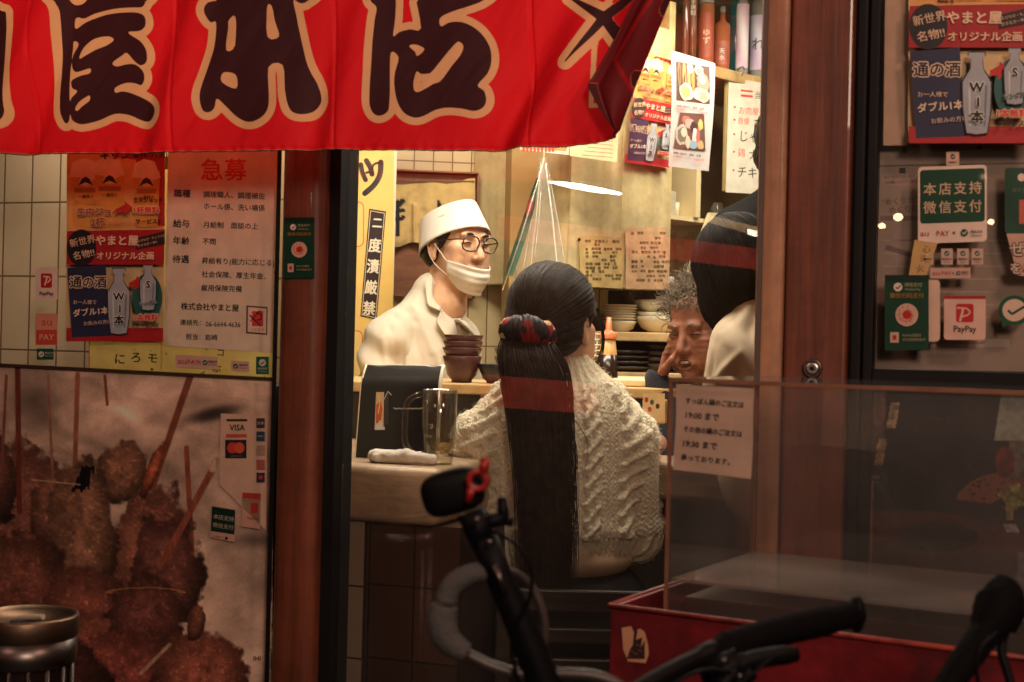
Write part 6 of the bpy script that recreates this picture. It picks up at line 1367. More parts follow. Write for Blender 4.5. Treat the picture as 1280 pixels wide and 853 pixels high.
mb = MB().tube([b(940, 985, -.07), b(930, 1100, 0)], .016, 12); mb.obj('head_tube', M_BKP, b2, True)
wc = b(930, 1100, 0); MB().tube([wc, np.array([wc[0], wc[1], .26])], .011, 10).obj('fork', M_BKP, b2, True); wheel(np.array([wc[0], wc[1], .335]), .318, b2)

for (pts_, r_) in (([b(915, 842, -.03), b(880, 838, -.05), b(838, 858, -.06), b(800, 905, -.06)], 2.6), ([b(985, 812, 0), b(950, 835, -.03), b(900, 880, -.05), b(860, 930, -.06)], 2.4)):
    MB().tube(catmull(pts_, 6), r_ * px1, 8).obj('brake_cable', M_BKP, b2, True)
for (x, y) in ((905, 826), (925, 846)): MB().ell(b(x, y, -.045), (4 * px1, 3 * px1, 4 * px1), 10, 8).obj('bolt', M_DSTEEL, b2, True)
MB().tube(catmull([b(612, 662, -.02), b(655, 690, -.03), b(664, 740, -.03), b(640, 800, -.02), b(650, 860, -.01)], 6), 2.4 * px1, 8).obj('lamp_wire', M_BKP, bk, True)
for (x, y) in ((596, 650), (612, 678)): MB().ell(b(x, y, -.026), (4 * px1, 3 * px1, 4 * px1), 10, 8).obj('bolt', M_DSTEEL, bk, True)
# ------------------------------------------------------------------ people
M_SKIN = mat('skin', lin((226, 176, 142)), .5, var=.12, scale=26, bump=.22, bscale=240, sss=.10, spec=.35)
M_SKIN2 = mat('ruddy_skin', lin((164, 108, 86)), .5, var=.2, scale=34, bump=.35, bscale=170, sss=.08, spec=.35)
def hairmat(name, col, rough=.38):
    return mat(name, col, rough, var=.35, scale=60, spec=.22)
M_HAIR = hairmat('black_hair', (.022, .016, .013), .42); M_HAIR2 = hairmat('dark_brown_hair', (.040, .025, .018), .5); M_GREY = hairmat('grizzled_hair', lin((156, 142, 126)), .5)
M_COAT = mat('white_cotton', lin((208, 196, 178)), .85, var=.04, bump=.3, bscale=700)
M_HAT = mat('crisp_white_cotton', lin((226, 216, 206)), .8, var=.03, bump=.2, bscale=900)
M_MASK = mat('white_mask_fabric', lin((218, 208, 196)), .85, var=.03)
class Head:
    def __init__(s, c, F, up=(0, 0, 1), sc=1.0):
        F = np.asarray(F, float); F /= np.linalg.norm(F); up = np.asarray(up, float); S = np.cross(F, up); S /= np.linalg.norm(S); U = np.cross(S, F)
        s.R = np.stack([F, S, U]); s.c = np.asarray(c, float); s.sc = sc      # S is the person's right
    def w(s, f, r, u): return s.c + s.R.T @ (np.array([f, r, u]) * s.sc)
    def sculpt(s, S, mouth='closed', smile=0.0):
        k = s.sc; R = s.R
        def e(c, r, kk=.012, op='u', RR=None): S.ell(s.w(*c), np.array(r) * k, R if RR is None else RR @ R, kk * k, op)
        def cp(a, b, ra, rb, kk=.01, op='u'): S.cap(s.w(*a), s.w(*b), ra * k, rb * k, kk * k, op)
        e((-.012, 0, .038), (.094, .074, .080)); e((.024, 0, -.034), (.068, .061, .082), .02); e((.036, 0, -.084), (.047, .047, .034), .02)
        for q in (-1, 1):
            e((.056, q * .040, -.020), (.026, .024, .022), .016); e((.050, q * .046, -.066), (.026, .016, .030), .02)
            e((.079, q * .026, .020), (.012, .024, .009), .012)
        for q in (-1, 1): e((.094, q * .031, -.001), (.013, .019, .011), .010, 's'); e((.074, q * .031, -.001), (.0125, .0155, .0105), .003)
        cp((.084, 0, .006), (.106, 0, -.036), .0075, .0115, .010)
        for q in (-1, 1): e((.094, q * .012, -.040), (.011, .008, .0075), .006)
        if mouth == 'open':
            e((.086, 0, -.074), (.020, .026, .014), .012); e((.104, 0, -.074), (.026, .021, .011), .004, 's')
        else:
            cp((.084, -.020, -.066 + smile * .4), (.092, 0, -.067), .0048, .0062, .005); cp((.092, 0, -.067), (.084, .020, -.066 + smile * .4), .0062, .0048, .005)
            cp((.083, -.017, -.0765), (.0895, 0, -.078), .005, .0066, .005); cp((.0895, 0, -.078), (.083, .017, -.0765), .0066, .005, .005)
            cp((.098, -.024, -.0712 + smile), (.100, 0, -.0722), .0012, .0016, .003, 's'); cp((.100, 0, -.0722), (.098, .024, -.0712 + smile), .0016, .0012, .003, 's')
        e((.076, 0, -.103), (.018, .021, .014), .014)
        for q in (-1, 1):
            e((.060, q * .046, -.048), (.018, .010, .030), .012)
            e((-.008, q * .075, -.018), (.017, .008, .031), .006); e((-.004, q * .083, -.015), (.010, .006, .020), .004, 's'); e((-.002, q * .0745, -.044), (.009, .006, .010), .005)
            cp((-.020, q * .078, .006), (-.018, q * .080, -.028), .0045, .0035, .003)
        return S
    def eyes(s, par, narrow=.0035, brow=None, look=0.0):
        for q in (-1, 1):
            t = MB().tube(catmull([s.w(.0850, q * .019, -.003), s.w(.0885, q * .026, -.0005), s.w(.0880, q * .034, 0), s.w(.0815, q * .044, -.003)], 5), [.0008] + [narrow * .6 * s.sc] * 14 + [.0008], 8)
            t.obj('eye', mat('dark_eye', (.014, .010, .009), .25), par, True)
            if brow: MB().tube(catmull([s.w(.0905, q * .014, .018), s.w(.091, q * .028, .0235), s.w(.080, q * .046, .019)], 6), [.0022 * s.sc + .0016 * s.sc * math.sin(i / 12 * PI) for i in range(13)], 8).obj('eyebrow', brow, par, True)

def hand(S, wrist, dirn, palm_n, k=1.0, curl=.5, thumb_side=1):
    """palm with five separate bent fingers"""
    d = np.asarray(dirn, float); d /= np.linalg.norm(d); n = np.asarray(palm_n, float); n -= d * np.dot(n, d); n /= np.linalg.norm(n); s_ = np.cross(d, n) * thumb_side
    w0 = np.asarray(wrist, float)
    for t in (-.024, -.008, .008, .022): S.cap(w0 + d * .012 * k + s_ * t * .6 * k, w0 + d * .082 * k + s_ * t * k, .0125 * k, .0105 * k, .006)
    for i, (t, L1) in enumerate(((.026, .070), (.009, .079), (-.009, .074), (-.025, .058))):
        p0 = w0 + d * .084 * k + s_ * t * k; a = 0; q = p0
        for j, (f, r0, r1) in enumerate(((.44, .0088, .0082), (.32, .0082, .0075), (.24, .0075, .0062))):
            a += curl * (.55, .75, .6)[j]; dd = d * math.cos(a) + n * math.sin(a); q2 = q + dd * L1 * f * k + s_ * t * .03; S.cap(q, q2, r0 * k, r1 * k, .002); q = q2
    b0 = w0 + d * .022 * k + s_ * .024 * k; b1 = b0 + (d * .55 + s_ * .75 + n * .35) * .040 * k; b2_ = b1 + (d * .85 + s_ * .25 + n * .45) * .032 * k; b3 = b2_ + (d * .9 + n * .35 - s_ * .1) * .024 * k
    S.cap(b0, b1, .0130 * k, .0102 * k, .006); S.cap(b1, b2_, .0102 * k, .0088 * k, .003); S.cap(b2_, b3, .0088 * k, .0068 * k, .003)

def strands(name, paths, r, m, par, seg=4):
    mb = MB()
    for p_ in paths:
        n = len(p_); mb.tube(p_, [r * (1 - .75 * (i / (n - 1)) ** 2) for i in range(n)], seg, False)
    return mb.obj(name, m, par, True)

# ------------------------------------------------------------------ the cook
Yc = 3.95
def pc(px, py, dy=0.0): return P(px, py, Yc + dy)
th = math.radians(49)
ck = thing('person', (pc(545, 500)[0], Yc, .02), 'cook in white coat and cap, glasses on, face mask pulled down to the chin', 'person')
H = Head(pc(571, 304), (math.cos(th), -math.sin(th), -.05), (0.03, 0, 1), 1.02)
tb_ = math.radians(46); Fb = np.array([math.cos(tb_), -math.sin(tb_), 0]); Sb = np.array([-math.sin(tb_), -math.cos(tb_), 0]); Rb = np.stack([Fb, Sb, [0, 0, 1]])
ch = pc(535, 455, .0)
lo = np.array([ch[0] - .36, Yc - .40, .60]); hi = np.array([ch[0] + .40, Yc + .34, H.c[2] + .17])
S = Solid(lo, hi, .0030); H.sculpt(S, 'closed', .007)
nb = H.w(-.028, 0, -.075); nk = ch + np.array([.045, 0, .165]); S.cap(nb, nk, .052, .060, .02)
def bw(f, r, u): return ch + Rb.T @ np.array([f, r, u])
S.ell(bw(0, 0, -.03), (.088, .120, .185), Rb, .03); S.ell(bw(0, 0, -.26), (.090, .125, .22), Rb, .04)
S.cap(bw(.0, .0, .135), bw(0, .125, .078), .044, .040, .03); S.cap(bw(0, 0, .135), bw(0, -.10, .08), .044, .040, .03)
for q in (1, -1):
    qq = q if q > 0 else -.76; S.cap(bw(0, qq * .148, .06), bw(-.01, qq * .192, -.20), .036, .030, .02); S.cap(bw(-.01, qq * .192, -.20), bw(.17, q * .15, -.33), .036, .026, .015)
    hand(S, bw(.185, q * .145, -.335), Fb * .9 + np.array([0, 0, -.35]), np.array([0, 0, -1.0]), 1.0, .5, q)
S.cutplane(H.w(-.045, 0, .050), H.R.T @ np.array([-.39, 0, 1.0]))
V, F = S.mesh(); body = link_mesh('body', V, F, M_SKIN, ck, True); hb = bvh(V, F)
H.eyes(ck, .0032, M_HAIR)
# white coat
S = Solid(lo, hi, .0032)
S.ell(bw(0, 0, -.03), (.108, .142, .205), Rb, .03); S.ell(bw(0, 0, -.28), (.116, .150, .26), Rb, .05)
S.cap(bw(-.01, .02, .138), bw(0, .138, .080), .058, .054, .03); S.cap(bw(-.01, -.02, .138), bw(0, -.112, .085), .056, .050, .03)
S.cap(bw(-.02, 0, .10), nk + np.array([-.035, .012, .030]), .078, .062, .03)
for q in (1, -1): qq = q if q > 0 else -.76; S.cap(bw(0, qq * .156, .064), bw(-.01, qq * .196, -.20), .058, .058, .010); S.cap(bw(-.01, qq * .196, -.20), bw(.13, q * .15, -.30), .056, .048, .015)
S.cap(nb, nk + np.array([0.006, -.003, .02]), .054, .056, .006, 's')                  # neck opening
v0 = pc(561, 362, -.085); v1 = pc(577, 400, -.17); v2 = pc(588, 462, -.20)
S.cap(v0, v1, .058, .042, .006, 's'); S.cap(v1, v2, .040, .008, .006, 's'); S.cap(pc(549, 352, -.11), pc(566, 392, -.18), .030, .026, .006, 's')
V, F = S.mesh(); N = vnormals(V, F)
q = (V - ch) @ Rb.T
arm = np.exp(-((q[:, 1] - .20) / .07) ** 2)
fold = .010 * np.sin(q[:, 2] * 62 + q[:, 0] * 40 + 3 * fbm(q[:, 0] * 9, q[:, 1] * 9, q[:, 2] * 5, 3, 1)) * arm * np.clip((.10 - q[:, 2]) / .10, 0, 1) + .016 * (fbm(V[:, 0] * 13, V[:, 1] * 13, V[:, 2] * 5, 4, 2) - .5)
fold += .010 * np.sin((q[:, 1] * 55 - q[:, 2] * 12) + 2.5 * fbm(V[:, 0] * 8, V[:, 1] * 8, V[:, 2] * 4, 3, 5)) * np.exp(-((q[:, 1] - .13) / .05) ** 2) * np.clip((.12 - q[:, 2]) / .10, 0, 1)
def crease(A, B_, w_, h_):
    A, B_ = np.asarray(A), np.asarray(B_); ba = B_ - A; t = np.clip(((V - A) @ ba) / (ba @ ba), 0, 1); d = np.linalg.norm(V - A - t[:, None] * ba, axis=1); return h_ * np.exp(-(d / w_) ** 2) * np.sin(PI * (.15 + .7 * t))
for (x0, y0, x1, y1, w_, h_) in ((498, 392, 512, 470, .010, .010), (508, 388, 530, 470, .012, -.012), (516, 384, 540, 440, .010, .009), (488, 410, 498, 470, .010, -.009), (478, 425, 488, 478, .011, .008), (500, 372, 520, 402, .010, -.008), (545, 440, 552, 476, .010, .008), (556, 452, 575, 470, .009, -.008), (594, 395, 598, 440, .009, -.009)):
    fold += crease(drape(bvh(V, F), x0, y0, 0, pc(x0, y0, -.2)), drape(bvh(V, F), x1, y1, 0, pc(x1, y1, -.2)), w_, h_)
V = V + N * fold[:, None]; link_mesh('coat', V, F, M_COAT, ck, True); cb_ = bvh(V, F)
def patch(name, poly, off, m, par, tree, n=18, thick=.003, fb=None, turn=0.0):
    """cloth piece lying on the body: outline in view, every point dropped on the surface"""
    poly = [np.array(p_, float) for p_ in poly]; h = len(poly) // 2; A = poly[:h]; B_ = poly[h:][::-1]
    A = [A[i] * (1 - k / 6) + A[i + 1] * k / 6 for i in range(h - 1) for k in range(6)] + [A[-1]]; B_ = [B_[i] * (1 - k / 6) + B_[i + 1] * k / 6 for i in range(h - 1) for k in range(6)] + [B_[-1]]; pts = []
    for a, b_ in zip(A, B_): pts.append([drape(tree, *(a * (1 - t) + b_ * t), off + .003 * math.sin(t * PI) + turn * t, fb) for t in np.linspace(0, 1, n)])
    pts = np.array(pts, float)
    for i in range(pts.shape[0]):                                   # even out steps
        pass
    for _ in range(2): pts[1:-1] = (pts[:-2] + pts[1:-1] * 2 + pts[2:]) / 4; pts[:, 1:-1] = (pts[:, :-2] + pts[:, 1:-1] * 2 + pts[:, 2:]) / 4
    mb = MB().grid(pts); o = mb.obj(name, m, par, True)
    sd = o.modifiers.new('thickness', 'SOLIDIFY'); sd.thickness = thick; sd.offset = 0
    return o
fbp = pc(572, 400, -.16)
patch('collar', [(538, 343), (547, 357), (557, 377), (550, 389), (534, 382), (531, 352)], .010, M_COAT, ck, cb_, fb=fbp, turn=.010)
patch('lapel', [(557, 376), (565, 393), (572, 414), (579, 440), (577, 442), (558, 422), (545, 402), (551, 390)], .012, M_COAT, ck, cb_, fb=fbp, turn=.012)
patch('lapel', [(583, 368), (588, 384), (589, 406), (587, 440), (590, 440), (602, 412), (598, 390), (588, 370)], .010, M_COAT, ck, cb_, fb=fbp, turn=.010)
patch('undershirt', [(565, 399), (566, 410), (570, 425), (577, 446), (588, 446), (588, 425), (586, 410), (581, 398)], .004, mat('white_jersey', lin((232, 222, 204)), .9), ck, hb, fb=fbp)
MB().tube([drape(hb, 565, 399, .006, fbp), drape(hb, 571, 402, .007, fbp), drape(hb, 577, 401, .007, fbp), drape(hb, 581, 397, .006, fbp)], .0025, 8).obj('neckband', M_COAT, ck, True)
# trousers under the counter
S = Solid(bw(0, 0, -.30) - np.array([.3, .3, 1.1]), bw(0, 0, -.30) + np.array([.3, .3, .1]), .008)
for q_ in (1, -1):
    a = bw(0, q_ * .075, -.38); c = np.array([a[0], a[1], .06]); S.cap(a, c, .085, .06, .02); S.cap(c + np.array([0, 0, -.02]), c + np.array([.08, -.06, -.02]), .04, .035, .01)
V, F = S.mesh(); link_mesh('trousers', V, F, M_DARK, ck, True)
# cap
mb = MB(); nn, lv = 72, 14; pts = []
for j in range(lv + 5):
    v = min(1, j / lv); row = []
    for k_ in range(nn):
        a = 2 * PI * k_ / nn; f, r = math.cos(a), math.sin(a)
        if j <= lv:
            u0, u1 = -.002 + .48 * (f * .101 - .006), .077 + .39 * f * .09 + .004 * (1 - abs(r))
            u = u0 * (1 - v) + u1 * v; rf = .103 * (1 - v) + .090 * v; rr_ = .088 * (1 - v) + .062 * v; row.append(H.w(-.008 - .037 * v + f * rf, r * rr_, u))
        else:
            s_ = 1 - (j - lv) / 4.0; u1 = .077 + .39 * f * .09 * s_ + .004 * (1 - abs(r) * s_); row.append(H.w(-.045 + f * .090 * s_, r * .062 * s_, u1 + .006 * (1 - s_)))
    row.append(row[0]); pts.append(row)
o = MB().grid(pts).obj('cap', M_HAT, ck, True); sd = o.modifiers.new('thickness', 'SOLIDIFY'); sd.thickness = .003; o.data.set_sharp_from_angle(angle=math.radians(45))
# short hair at temple and nape
S = Solid(H.c - .13, H.c + .13, .0028); S.ell(H.w(-.018, 0, .030), np.array((.094, .079, .088)) * H.sc, H.R, .01)
S.ell(H.w(-.048, 0, -.030), np.array((.062, .068, .050)) * H.sc, H.R, .01)
S.ell(H.w(.085, 0, -.035), np.array((.075, .1, .085)) * H.sc, H.R, .006, 's'); S.ell(H.w(.02, 0, -.075), np.array((.055, .1, .05)) * H.sc, H.R, .006, 's')
for q_ in (1, -1): S.ell(H.w(-.006, q_ * .08, -.020), np.array((.022, .02, .034)) * H.sc, H.R, .004, 's'); S.cap(H.w(.026, q_ * .071, .02), H.w(.020, q_ * .073, -.016), .010 * 1.0, .006, .004)
S.cutplane(H.w(0, 0, .012), H.R.T @ np.array([-.48, 0, 1.0]))
V, F = S.mesh(); N = vnormals(V, F); V = V + N * (.002 * (vnoise(V[:, 0] * 500, V[:, 1] * 500, V[:, 2] * 120) - .5))[:, None]; link_mesh('hair', V, F, M_HAIR, ck, True)
# glasses
gl = MB(); M_FRAME = mat('dark_tortoiseshell', lin((52, 34, 28)), .25, coat=.4)
def ringpts(cs, n=28):
    out = []
    for k_ in range(n + 1):
        a = 2 * PI * k_ / n; ca, sa = math.cos(a), math.sin(a); p_ = 2.6
        x = np.sign(ca) * abs(ca) ** (2 / p_) * .0255; y = np.sign(sa) * abs(sa) ** (2 / p_) * .0205
        out.append(H.w(.107 - abs(cs + x) * .10 - .004 * (y < 0), cs + x, -.003 + y))
    return out
go = thing('tmp', (0, 0, 0), '', ''); bpy.data.objects.remove(go)
for q_ in (-1, 1): gl.tube(ringpts(q_ * .0335), .0021, 8, False)
gl.tube(catmull([H.w(.1055, -.009, .002), H.w(.1075, 0, .005), H.w(.1055, .009, .002)], 4), .0015, 8)
for q_ in (-1, 1): gl.tube(catmull([H.w(.1015, q_ * .060, .006), H.w(.090, q_ * .068, .006), H.w(.04, q_ * .077, .002), H.w(-.004, q_ * .083, -.006), H.w(-.016, q_ * .082, -.018)], 5), .0019, 8)
go = gl.obj('glasses', M_FRAME, ck, True)
for q_ in (-1, 1):
    rp_ = ringpts(q_ * .0335); c = np.mean(rp_[:-1], 0); MB().add([c] + rp_[:-1], [(0, i + 1, (i + 1) % 28 + 1) for i in range(28)]).obj('lens', glass_sheet('spectacle_lens', (.97, .97, .97), 0, 1.2), go, True)
# mask below the lips
mk = []
for j in range(22):
    v = j / 21; row = []
    for k_ in range(41):
        a = (k_ / 40 - .5) * 2 * 1.28; u = (-.058 - .010 * math.cos(a) ** 4) * (1 - v) + (-.140 + .060 * (1 - math.cos(a * .9))) * v + .010 * (1 - math.cos(a)) * (1 - v)
        ax = H.w(.028, 0, min(u, -.05) * .9 - .005); d = H.R.T @ np.array([math.cos(a), math.sin(a), 0]); st = ax + d * .25; st[2] = H.w(0.03, 0, u)[2]
        h = hb.ray_cast(Vector(st), Vector(-d)); rad = .066
        if h[0] is not None: rad = min(.095, max(.045, .25 - h[3]))
        rad = max(rad, .092 * math.cos(a) ** 2 + .052 * math.sin(a) ** 2 - .045 * max(0, v - .45)) + .004 + .0026 * math.sin(v * 21 + .8 * math.sin(a * 2)) * math.cos(a) ** 2 + .004 * (vnoise(np.array(a * 3.0), np.array(v * 4.0)) - .5)
        row.append((rad, a, u, v))
    mk.append(row)
rd = np.array([[x[0] for x in row] for row in mk])
for _ in range(5): rd[1:-1] = (rd[:-2] + 2 * rd[1:-1] + rd[2:]) / 4; rd[:, 1:-1] = (rd[:, :-2] + 2 * rd[:, 1:-1] + rd[:, 2:]) / 4
pts = [[H.w(.028 / H.sc + (rd[j, k_] + .0016 * math.sin(mk[j][k_][3] * 25 + .5)) * math.cos(mk[j][k_][1]) / H.sc, rd[j, k_] * math.sin(mk[j][k_][1]) / H.sc, mk[j][k_][2]) for k_ in range(41)] for j in range(22)]
o = MB().grid(pts).obj('face_mask', M_MASK, ck, True); sd = o.modifiers.new('thickness', 'SOLIDIFY'); sd.thickness = .002
for q_ in (1, -1):
    e0, e1 = pts[1][40 if q_ > 0 else 0], pts[16][40 if q_ > 0 else 0]
    MB().tube(catmull([e0, H.w(.012, q_ * .079, -.015), H.w(-.014, q_ * .084, .012), H.w(-.022, q_ * .082, -.016), H.w(.004, q_ * .078, -.058), e1], 6), .0013, 6).obj('ear_loop', M_MASK, o, True)

# ------------------------------------------------------------------ the seated woman, seen from behind
Yw = 3.0
def pw(px, py, dy=0.0): return P(px, py, Yw + dy)
wo = thing('person', (pw(700, 700)[0], Yw, .02), 'seated woman seen from behind, cream cable knit sweater and very long black ponytail', 'person')
al = math.radians(30); Hw = Head(pw(694, 402), (math.sin(al), math.cos(al), -.02), (-.02, 0, 1), 1.0)
lo = np.array([pw(560, 0)[0] - .02, Yw - .30, .42]); hi = np.array([pw(835, 0)[0] + .02, Yw + .46, Hw.c[2] + .15])
S = Solid(lo, hi, .0038); Hw.sculpt(S)
wn = pw(703, 505, .0); S.cap(Hw.w(-.025, 0, -.08), wn, .046, .052, .02)
ctr = pw(697, 570)
S.ell(ctr, (.145, .09, .20), None, .03); S.ell(pw(700, 680, .01), (.135, .085, .16), None, .04); S.ell(pw(704, 722, .03), (.135, .09, .10), None, .03)
S.cap(pw(640, 530), pw(605, 545), .055, .05, .03); S.cap(pw(755, 530), pw(778, 545), .055, .05, .03)
for (sx, ex_, ox) in ((605, 588, 1), (781, 796, -1)):
    S.cap(pw(sx, 548), pw(ex_, 668, .03), .042, .036, .02); S.cap(pw(ex_, 668, .03), pw(ex_ + ox * 26, 640, .27), .034, .026, .015)
    hand(S, pw(ex_ + ox * 28, 638, .285), np.array([ox * .35, .9, -.05]), np.array([0, 0, -1.0]), .95, .45, ox)
V, F = S.mesh(); link_mesh('body', V, F, M_SKIN, wo, True)
# sweater
S = Solid(lo - .02, hi + .02, .0031)
S.ell(ctr, (.168, .112, .215), None, .03); S.ell(pw(694, 660, .005), (.168, .112, .16), None, .05)
S.cap(pw(645, 530), pw(603, 548), .072, .060, .04); S.cap(pw(750, 528), pw(784, 548), .072, .060, .04)
for (sx, ex_, ox) in ((603, 586, 1), (784, 795, -1)):
    S.cap(pw(sx, 552), pw(ex_, 672, .03), .062, .052, .02); S.cap(pw(ex_, 672, .03), pw(ex_ + ox * 24, 645, .24), .050, .038, .015)
S.cutz(pw(700, 703)[2], True)
S.cap(pw(702, 462, .0), pw(700, 512, .0), .058, .070, .018); S.cap(pw(702, 430, .0), pw(702, 470, .0), .050, .048, .004, 's')
V, F = S.mesh(); N = vnormals(V, F)
X_ = (V[:, 0] - ctr[0]); Z_ = V[:, 2]; nx = np.abs(N[:, 0])
ang = np.arctan2(V[:, 0] - ctr[0], -(V[:, 1] - Yw)) ; hcoord = ang * .135
ztop_, zhem = pw(700, 490)[2], pw(700, 703)[2]
shX = np.where(np.abs(X_) > .12, .3, 0)
u = hcoord + .0; per = .080; ph = (u / per + .5) % 1.0; cz_ = Z_ / .070 * 2 * PI + np.floor(u / per + .5) * 2.2
cab = np.zeros(len(V)); cw = np.abs(ph - .5)
in_c = cw < .27; s1 = .5 + .15 * np.sin(cz_); s2 = .5 - .15 * np.sin(cz_)
r1 = np.clip(1 - ((ph - s1) / .125) ** 2, 0, None) ** .5; r2 = np.clip(1 - ((ph - s2) / .125) ** 2, 0, None) ** .5
over = np.cos(cz_) > 0; cab = np.maximum(r1 * np.where(over, 1, .62), r2 * np.where(over, .62, 1)); cab = np.where(in_c, cab, 0)
side = np.clip(1 - ((cw - .38) / .05) ** 2, 0, None) * (.5 + .5 * np.sin(Z_ / .011 * 2 * PI)) * .45
gar = (Z_ > zhem + .062) & (Z_ < ztop_ + .02)
disp = np.where(gar, .010 * cab + .0055 * side + .0022 * np.sin(u / .0085 * 2 * PI) * np.sin(Z_ / .011 * 2 * PI) * (cab < .1), 0)
rib = np.where(Z_ <= zhem + .062, .0046 * np.sin(hcoord / .0115 * 2 * PI) - .001, 0)
cang = np.arctan2(V[:, 0] - pw(701, 470)[0], -(V[:, 1] - Yw)); coll = (Z_ > pw(700, 494)[2]) & (np.hypot(V[:, 0] - pw(701, 0)[0], V[:, 1] - Yw) < .10)
disp = np.where(coll, .0030 * np.sin(cang * 27), disp + rib)
disp += .008 * (fbm(V[:, 0] * 9, V[:, 1] * 9, V[:, 2] * 7, 2, 8) - .5) + .005 * np.exp(-((Z_ - (zhem + .078)) / .018) ** 2)
V = V + N * disp[:, None]
def knit():
    m = mat('cream_wool', lin((232, 220, 192)), .95, var=.06, sheen=.3); n, L = m.node_tree.nodes, m.node_tree.links; b_ = n['Principled BSDF']
    tc = n.new('ShaderNodeTexCoord'); mp = n.new('ShaderNodeMapping'); mp.inputs['Scale'].default_value = (1, 1, .62); L.new(tc.outputs['Object'], mp.inputs[0])
    vo = n.new('ShaderNodeTexVoronoi'); vo.inputs['Scale'].default_value = 190; L.new(mp.outputs[0], vo.inputs['Vector'])
    no = n.new('ShaderNodeTexNoise'); no.inputs['Scale'].default_value = 900; L.new(tc.outputs['Object'], no.inputs['Vector'])
    ad = n.new('ShaderNodeMath'); ad.operation = 'MULTIPLY_ADD'; ad.inputs[1].default_value = .35; L.new(no.outputs['Fac'], ad.inputs[0])
    iv = n.new('ShaderNodeMath'); iv.operation = 'SUBTRACT'; iv.inputs[0].default_value = 1; L.new(vo.outputs['Distance'], iv.inputs[1]); L.new(iv.outputs[0], ad.inputs[2])
    bp = n.new('ShaderNodeBump'); bp.inputs['Strength'].default_value = .8; bp.inputs['Distance'].default_value = .004; L.new(ad.outputs[0], bp.inputs['Height']); L.new(bp.outputs[0], b_.inputs['Normal']); return m
swo = link_mesh('sweater', V, F, knit(), wo, True)
fr_ = np.random.default_rng(5); back = np.where(V[:, 1] < Yw + .12)[0]; pick = fr_.choice(back, 9000); N2 = vnormals(V, F); mb = MB()
for i in pick:
    p0 = V[i]; d = N2[i] + fr_.normal(0, .8, 3); d /= np.linalg.norm(d); d2 = d + fr_.normal(0, .5, 3); L2 = fr_.uniform(.002, .006)
    mb.tube([p0 - d * .001, p0 + d * L2, p0 + d * L2 + d2 * L2 * .8], [.00032, .00028, .00012], 3, False)
mb.obj('wool_fuzz', MATS['cream_wool'], swo, True)
# shirt tail and dark skirt
S = Solid(lo - .02, hi + .02, .005); S.ell(pw(704, 694, .012), (.150, .116, .057), None, .02); V, F = S.mesh(); link_mesh('shirt', V, F, mat('white_shirt', lin((218, 190, 160)), .85), wo, True)
S = Solid(np.array([lo[0] - .05, Yw - .25, .02]), np.array([hi[0] + .05, Yw + .62, .78]), .007)
S.ell(pw(706, 745, .03), (.172, .135, .105), None, .02); S.ell(pw(706, 770, .05), (.185, .15, .08), None, .02)
for q_ in (-1, 1):
    a = pw(706, 775, .06) + np.array([q_ * .085, 0, 0]); k_ = a + np.array([q_ * .03, .40, .01]); S.cap(a, k_, .085, .065, .03); S.cap(k_, np.array([k_[0], k_[1] + .02, .09]), .06, .045, .02); S.cap(np.array([k_[0], k_[1] + .02, .065]), np.array([k_[0], k_[1] + .13, .06]), .038, .032, .01)
V, F = S.mesh(); link_mesh('skirt', V, F, mat('dark_cloth', (.014, .012, .013), .85), wo, True)
# hair shell and combed strands
S = Solid(Hw.c - .16, Hw.c + .16, .0024)
S.ell(Hw.w(-.018, 0, .036), (.106, .088, .088), Hw.R, .01); S.ell(Hw.w(-.040, 0, -.020), (.080, .080, .070), Hw.R, .02); S.ell(Hw.w(-.07, -.035, -.02), (.045, .05, .045), Hw.R, .02)
S.ell(Hw.w(.112, 0, -.040), (.086, .12, .10), Hw.R, .008, 's')
for q_ in (1,): S.ell(Hw.w(-.002, .085, -.022), (.022, .026, .036), Hw.R, .006, 's')
S.ell(Hw.w(.02, 0, -.10), (.09, .09, .05), Hw.R, .006, 's')
tie = pw(657, 418, -.115)
V, F = S.mesh(); N = vnormals(V, F); ax = Hw.w(.06, 0, .05) - tie; ax /= np.linalg.norm(ax); e1 = np.cross(ax, [0, 0, 1.0]); e1 /= np.linalg.norm(e1); e2 = np.cross(ax, e1); rel = V - tie; pa = np.arctan2(rel @ e1, rel @ e2); la = rel @ ax
V = V + N * (.0018 * (vnoise(pa * 26, la * 5) - .5) + .0020 * (vnoise(pa * 70, la * 6, seed=5) - .5) + .004 * (fbm(pa * 5, la * 10, oct=2, seed=6) - .5))[:, None]
link_mesh('hair', V, F, M_HAIR2, wo, True); hbv = bvh(V, F); paths = []
rr = random.Random(11)
for i in range(520):
    a = rr.uniform(-1.6, 3.5); el = rr.uniform(-.5, 1.5)
    st = Hw.w(.060 * math.cos(el) * math.cos(a) * .8 - .01, .088 * math.cos(el) * math.sin(a), .02 + .10 * math.sin(el))
    pth = []; ok = True
    for t in np.linspace(0, 1, 10):
        q_ = st * (1 - t) + tie * t; c = Hw.w(-.02, 0, .01); d = q_ - c; d /= np.linalg.norm(d) + 1e-9
        h = hbv.ray_cast(Vector(c + d * .3), Vector(-d))
        if h[0] is None: ok = False; break
        pth.append(np.array(h[0]) + d * (.0012 + .001 * rr.random()))
    if ok:
        pth[-1] = tie + np.array([rr.uniform(-.02, .02), rr.uniform(-.0, .02), rr.uniform(-.015, .015)]); pth = catmull(pth, 2); paths.append(pth)
